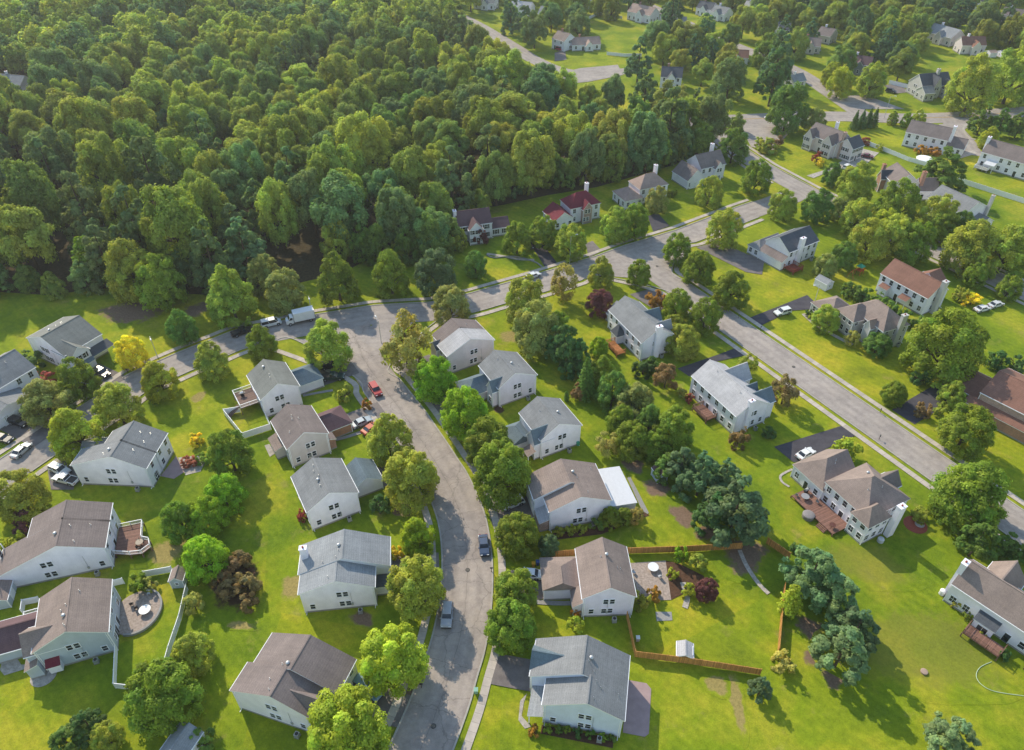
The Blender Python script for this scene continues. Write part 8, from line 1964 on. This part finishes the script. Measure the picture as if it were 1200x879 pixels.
def chair(x, y, h, label, col=(.05, .04, .04), z=0, group='patio chairs'):
    r = thing('patio_chair', label, 'chair', (x, y, z), R(h), group); m = plain('chair_' + str(col), col, .6, .1)
    b = MB(); b.box(-.27, .27, -.27, .27, .4, .46); b.obj('seat', m, r)
    b = MB(); b.box(-.27, .27, .235, .29, .47, 1.0); b.obj('backrest', m, r)
    for i in (-1, 1):
        for j in (-1, 1): b = MB(); b.box(i * .23 - .025, i * .23 + .025, j * .22 - .025, j * .22 + .025, 0, .4); b.obj('leg', m, r)
for a in DATA['chairs']: chair(*a)
def bin_(x, y, h, col, label, s=1.0):
    r = thing('trash_bin', label, 'bin', (x, y, .01), R(h), 'wheeled bins'); m = plain('bin_' + str(col), col, .5, .08)
    b = MB(); lo, hi = .24 * s, .3 * s
    P = [(-lo, -lo, .06), (lo, -lo, .06), (lo, lo, .06), (-lo, lo, .06)]; Q = [(-hi, -hi, 1.0 * s), (hi, -hi, 1.0 * s), (hi, hi, 1.0 * s), (-hi, hi, 1.0 * s)]
    for i in range(4): b.face([P[i], P[(i + 1) % 4], Q[(i + 1) % 4], Q[i]])
    b.face(P[::-1]); b.obj('bin_body', m, r)
    b = MB(); b.box(-hi - .03, hi + .03, -hi - .03, hi + .08, 1.0 * s + .002, 1.0 * s + .07); b.obj('lid', m, r)
    for k in (-1, 1): b = MB(); b.tube([(k * .22, .25, .12), (k * .26, .25, .12)], [.11, .11], 10); b.obj('wheel', TYRE, r)
for a in DATA['bins']: bin_(*a)
def grill(x, y, z, h, label, col=(.6, .6, .62)):
    r = thing('barbecue_grill', label, 'grill', (x, y, z), R(h), None); b = MB(); b.box(-.35, .35, -.25, .25, .1, .8); b.box(-.75, .75, -.25, .25, .8, .84); b.obj('cart', DARK, r)
    b = MB(); b.tube([(-.36, 0, .9), (.36, 0, .9)], [.28, .28], 12); b.obj('lid', plain('grill_lid', col, .3, .05, 2, .5, .6), r)
for a in DATA['grills']: grill(*a)
def playset(x, y, h, label):
    r = thing('playset', label, 'playset', (x, y, 0), R(h)); red = plain('play_red', (.5, .1, .03), .5, .1); grn = plain('play_green', (.03, .28, .16), .5, .1)
    b = MB()
    for i in (-1, 1):
        for j in (-1, 1): b.box(i * .8 - .06, i * .8 + .06, j * .8 - .06, j * .8 + .06, 0, 2.6)
    b.box(-.9, .9, -.9, .9, 1.3, 1.4); b.obj('tower', red, r)
    b = MB(); b.face([(-1, -1, 2.6), (1, -1, 2.6), (0, 0, 3.4)]); b.face([(1, -1, 2.6), (1, 1, 2.6), (0, 0, 3.4)]); b.face([(1, 1, 2.6), (-1, 1, 2.6), (0, 0, 3.4)]); b.face([(-1, 1, 2.6), (-1, -1, 2.6), (0, 0, 3.4)]); b.obj('canopy', grn, r)
    b = MB(); b.face([(.9, -.35, 1.35), (.9, .35, 1.35), (3.4, .35, .3), (3.4, -.35, .3)])
    for s in (-1, 1): b.face([(.9, s * .35, 1.35), (3.4, s * .35, .3), (3.4, s * .35, .5), (.9, s * .35, 1.6)])
    b.obj('slide', plain('play_orange', (.6, .2, .03), .4, .08), r)
    b = MB(); b.tube([(-.8, 0, 2.4), (-4, 0, 2.4)], [.07, .07], 6)
    for s in (-1, 1): b.tube([(-4, 0, 2.4), (-4.2, s * 1.2, 0)], [.06, .06], 6)
    b.obj('swing_beam', red, r)
    for xx in (-1.8, -3):
        b = MB(); b.box(xx - .25, xx + .25, -.1, .1, .5, .54)
        for s in (-1, 1): b.tube([(xx + s * .22, 0, .54), (xx + s * .22, 0, 2.35)], [.012, .012], 4)
        b.obj('swing', DARK, r)
for a in DATA['playsets']: playset(*a)
def tub(x, y, rad, h, col, label, name='spa_tub', cat='tub', z=0):
    r = thing(name, label, cat, (x, y, z)); b = MB(); b.tube([(0, 0, 0), (0, 0, h)], [rad, rad], 18); b.obj('basin', plain('tub_' + str(col), col, .6, .1), r)
    b = MB(); b.dome((0, 0, h + .002), rad * 1.04, rad * 1.04, max(.05, h * .35), 0, 18, 4); b.obj('cover', plain('tubc_' + str(col), sc3(col, 1.15), .6, .1), r)
for a in DATA['tubs']: tub(*a)
def manhole(x, y, label):
    r = thing('manhole_cover', label, 'manhole', (x, y, .03)); b = MB(); b.tube([(0, 0, 0), (0, 0, .03)], [.42, .42], 20); b.obj('rim', plain('iron', (.06, .055, .05), .7, .3, 6), r)
    b = MB(); b.tube([(0, 0, .03), (0, 0, .037)], [.33, .33], 20); b.obj('lid', plain('iron_lid', (.11, .1, .09), .7, .35, 9), r)
for a in DATA['manholes']: manhole(*a)
def hose(pts, label, col=(.55, .68, .5)):
    b = MB(); s = resample(smooth(pts, 6), .4); b.tube([(x, y, .05) for x, y in s], [.045] * len(s), 5)
    tag(b.obj('garden_hose', plain('hose_' + str(col), col, .5, .1)), label, 'hose')
for pts, lab in DATA['hoses']: hose(pts, lab)
def wall_low(pts, label, m, h=.45, name='garden_wall'):
    o = MB(); pl = smooth(pts, 5); l, r = offset(pl, .17), offset(pl, -.17)
    for i in range(len(pl) - 1):
        o.face([(*r[i], h), (*r[i + 1], h), (*l[i + 1], h), (*l[i], h)]); o.face([(*r[i], 0), (*r[i + 1], 0), (*r[i + 1], h), (*r[i], h)]); o.face([(*l[i + 1], 0), (*l[i], 0), (*l[i], h), (*l[i + 1], h)])
    tag(o.obj(name, m), label, 'garden wall')
for pts, lab, mk, h_ in DATA['lowwalls']: wall_low(pts, lab, globals()[mk], h_)

# ---------------------------------------------------------------- light, sky, camera
w = bpy.data.worlds.new('World'); sc.world = w; w.use_nodes = True; nt = w.node_tree; bg = nt.nodes['Background']
sky = nt.nodes.new('ShaderNodeTexSky'); sky.sky_type = 'NISHITA'; sky.sun_disc = False
EL, AZ = R(DATA['sun'][0]), DATA['sun'][1]      # azimuth of the sun from +Y, positive towards +X
sky.sun_elevation = EL; sky.sun_rotation = R(AZ); sky.air_density = 1.7; sky.dust_density = .4; sky.ozone_density = 1.6; sky.altitude = 100
nt.links.new(sky.outputs[0], bg.inputs[0]); bg.inputs[1].default_value = DATA['sun'][2]
sun = bpy.data.lights.new('sun', 'SUN'); sun.energy = DATA['sun'][3]; sun.angle = R(.5); sun.color = DATA['sun'][4]
so = bpy.data.objects.new('sun', sun); COL.objects.link(so)
d = Vector((math.sin(R(AZ)) * math.cos(EL), math.cos(R(AZ)) * math.cos(EL), math.sin(EL))); so.rotation_euler = d.to_track_quat('Z', 'Y').to_euler()
so.location = d * 300
if DATA['haze']:
    hz = NT('air_haze'); hz.n.remove(hz.b); v = hz.new('ShaderNodeVolumeScatter'); v.inputs['Density'].default_value = DATA['haze']; v.inputs['Color'].default_value = (.95, .96, 1, 1); v.inputs['Anisotropy'].default_value = .35
    hz.L(v.outputs[0], hz.out.inputs['Volume']); b = MB(); b.box(-1500, 1500, -200, 1800, -5, 95)
    o = b.obj('haze', hz.m); o['kind'] = 'structure'
cam = bpy.data.cameras.new('camera'); co = bpy.data.objects.new('camera', cam); COL.objects.link(co); sc.camera = co
cam.sensor_width = 36; cam.lens = 25.8; cam.clip_end = 12000; cam.clip_start = 1
co.location = (0, 0, 113); co.rotation_euler = (R(90 - 39.3), 0, 0)
sc.view_settings.view_transform = 'Standard'; sc.view_settings.look = 'None'; sc.view_settings.exposure = 0; sc.view_settings.gamma = 1
sc.render.engine = 'CYCLES'; cy = sc.cycles; cy.use_denoising = True; cy.max_bounces = 6; cy.diffuse_bounces = 3; cy.glossy_bounces = 2; cy.transmission_bounces = 3; cy.transparent_max_bounces = 4; cy.caustics_reflective = False; cy.caustics_refractive = False
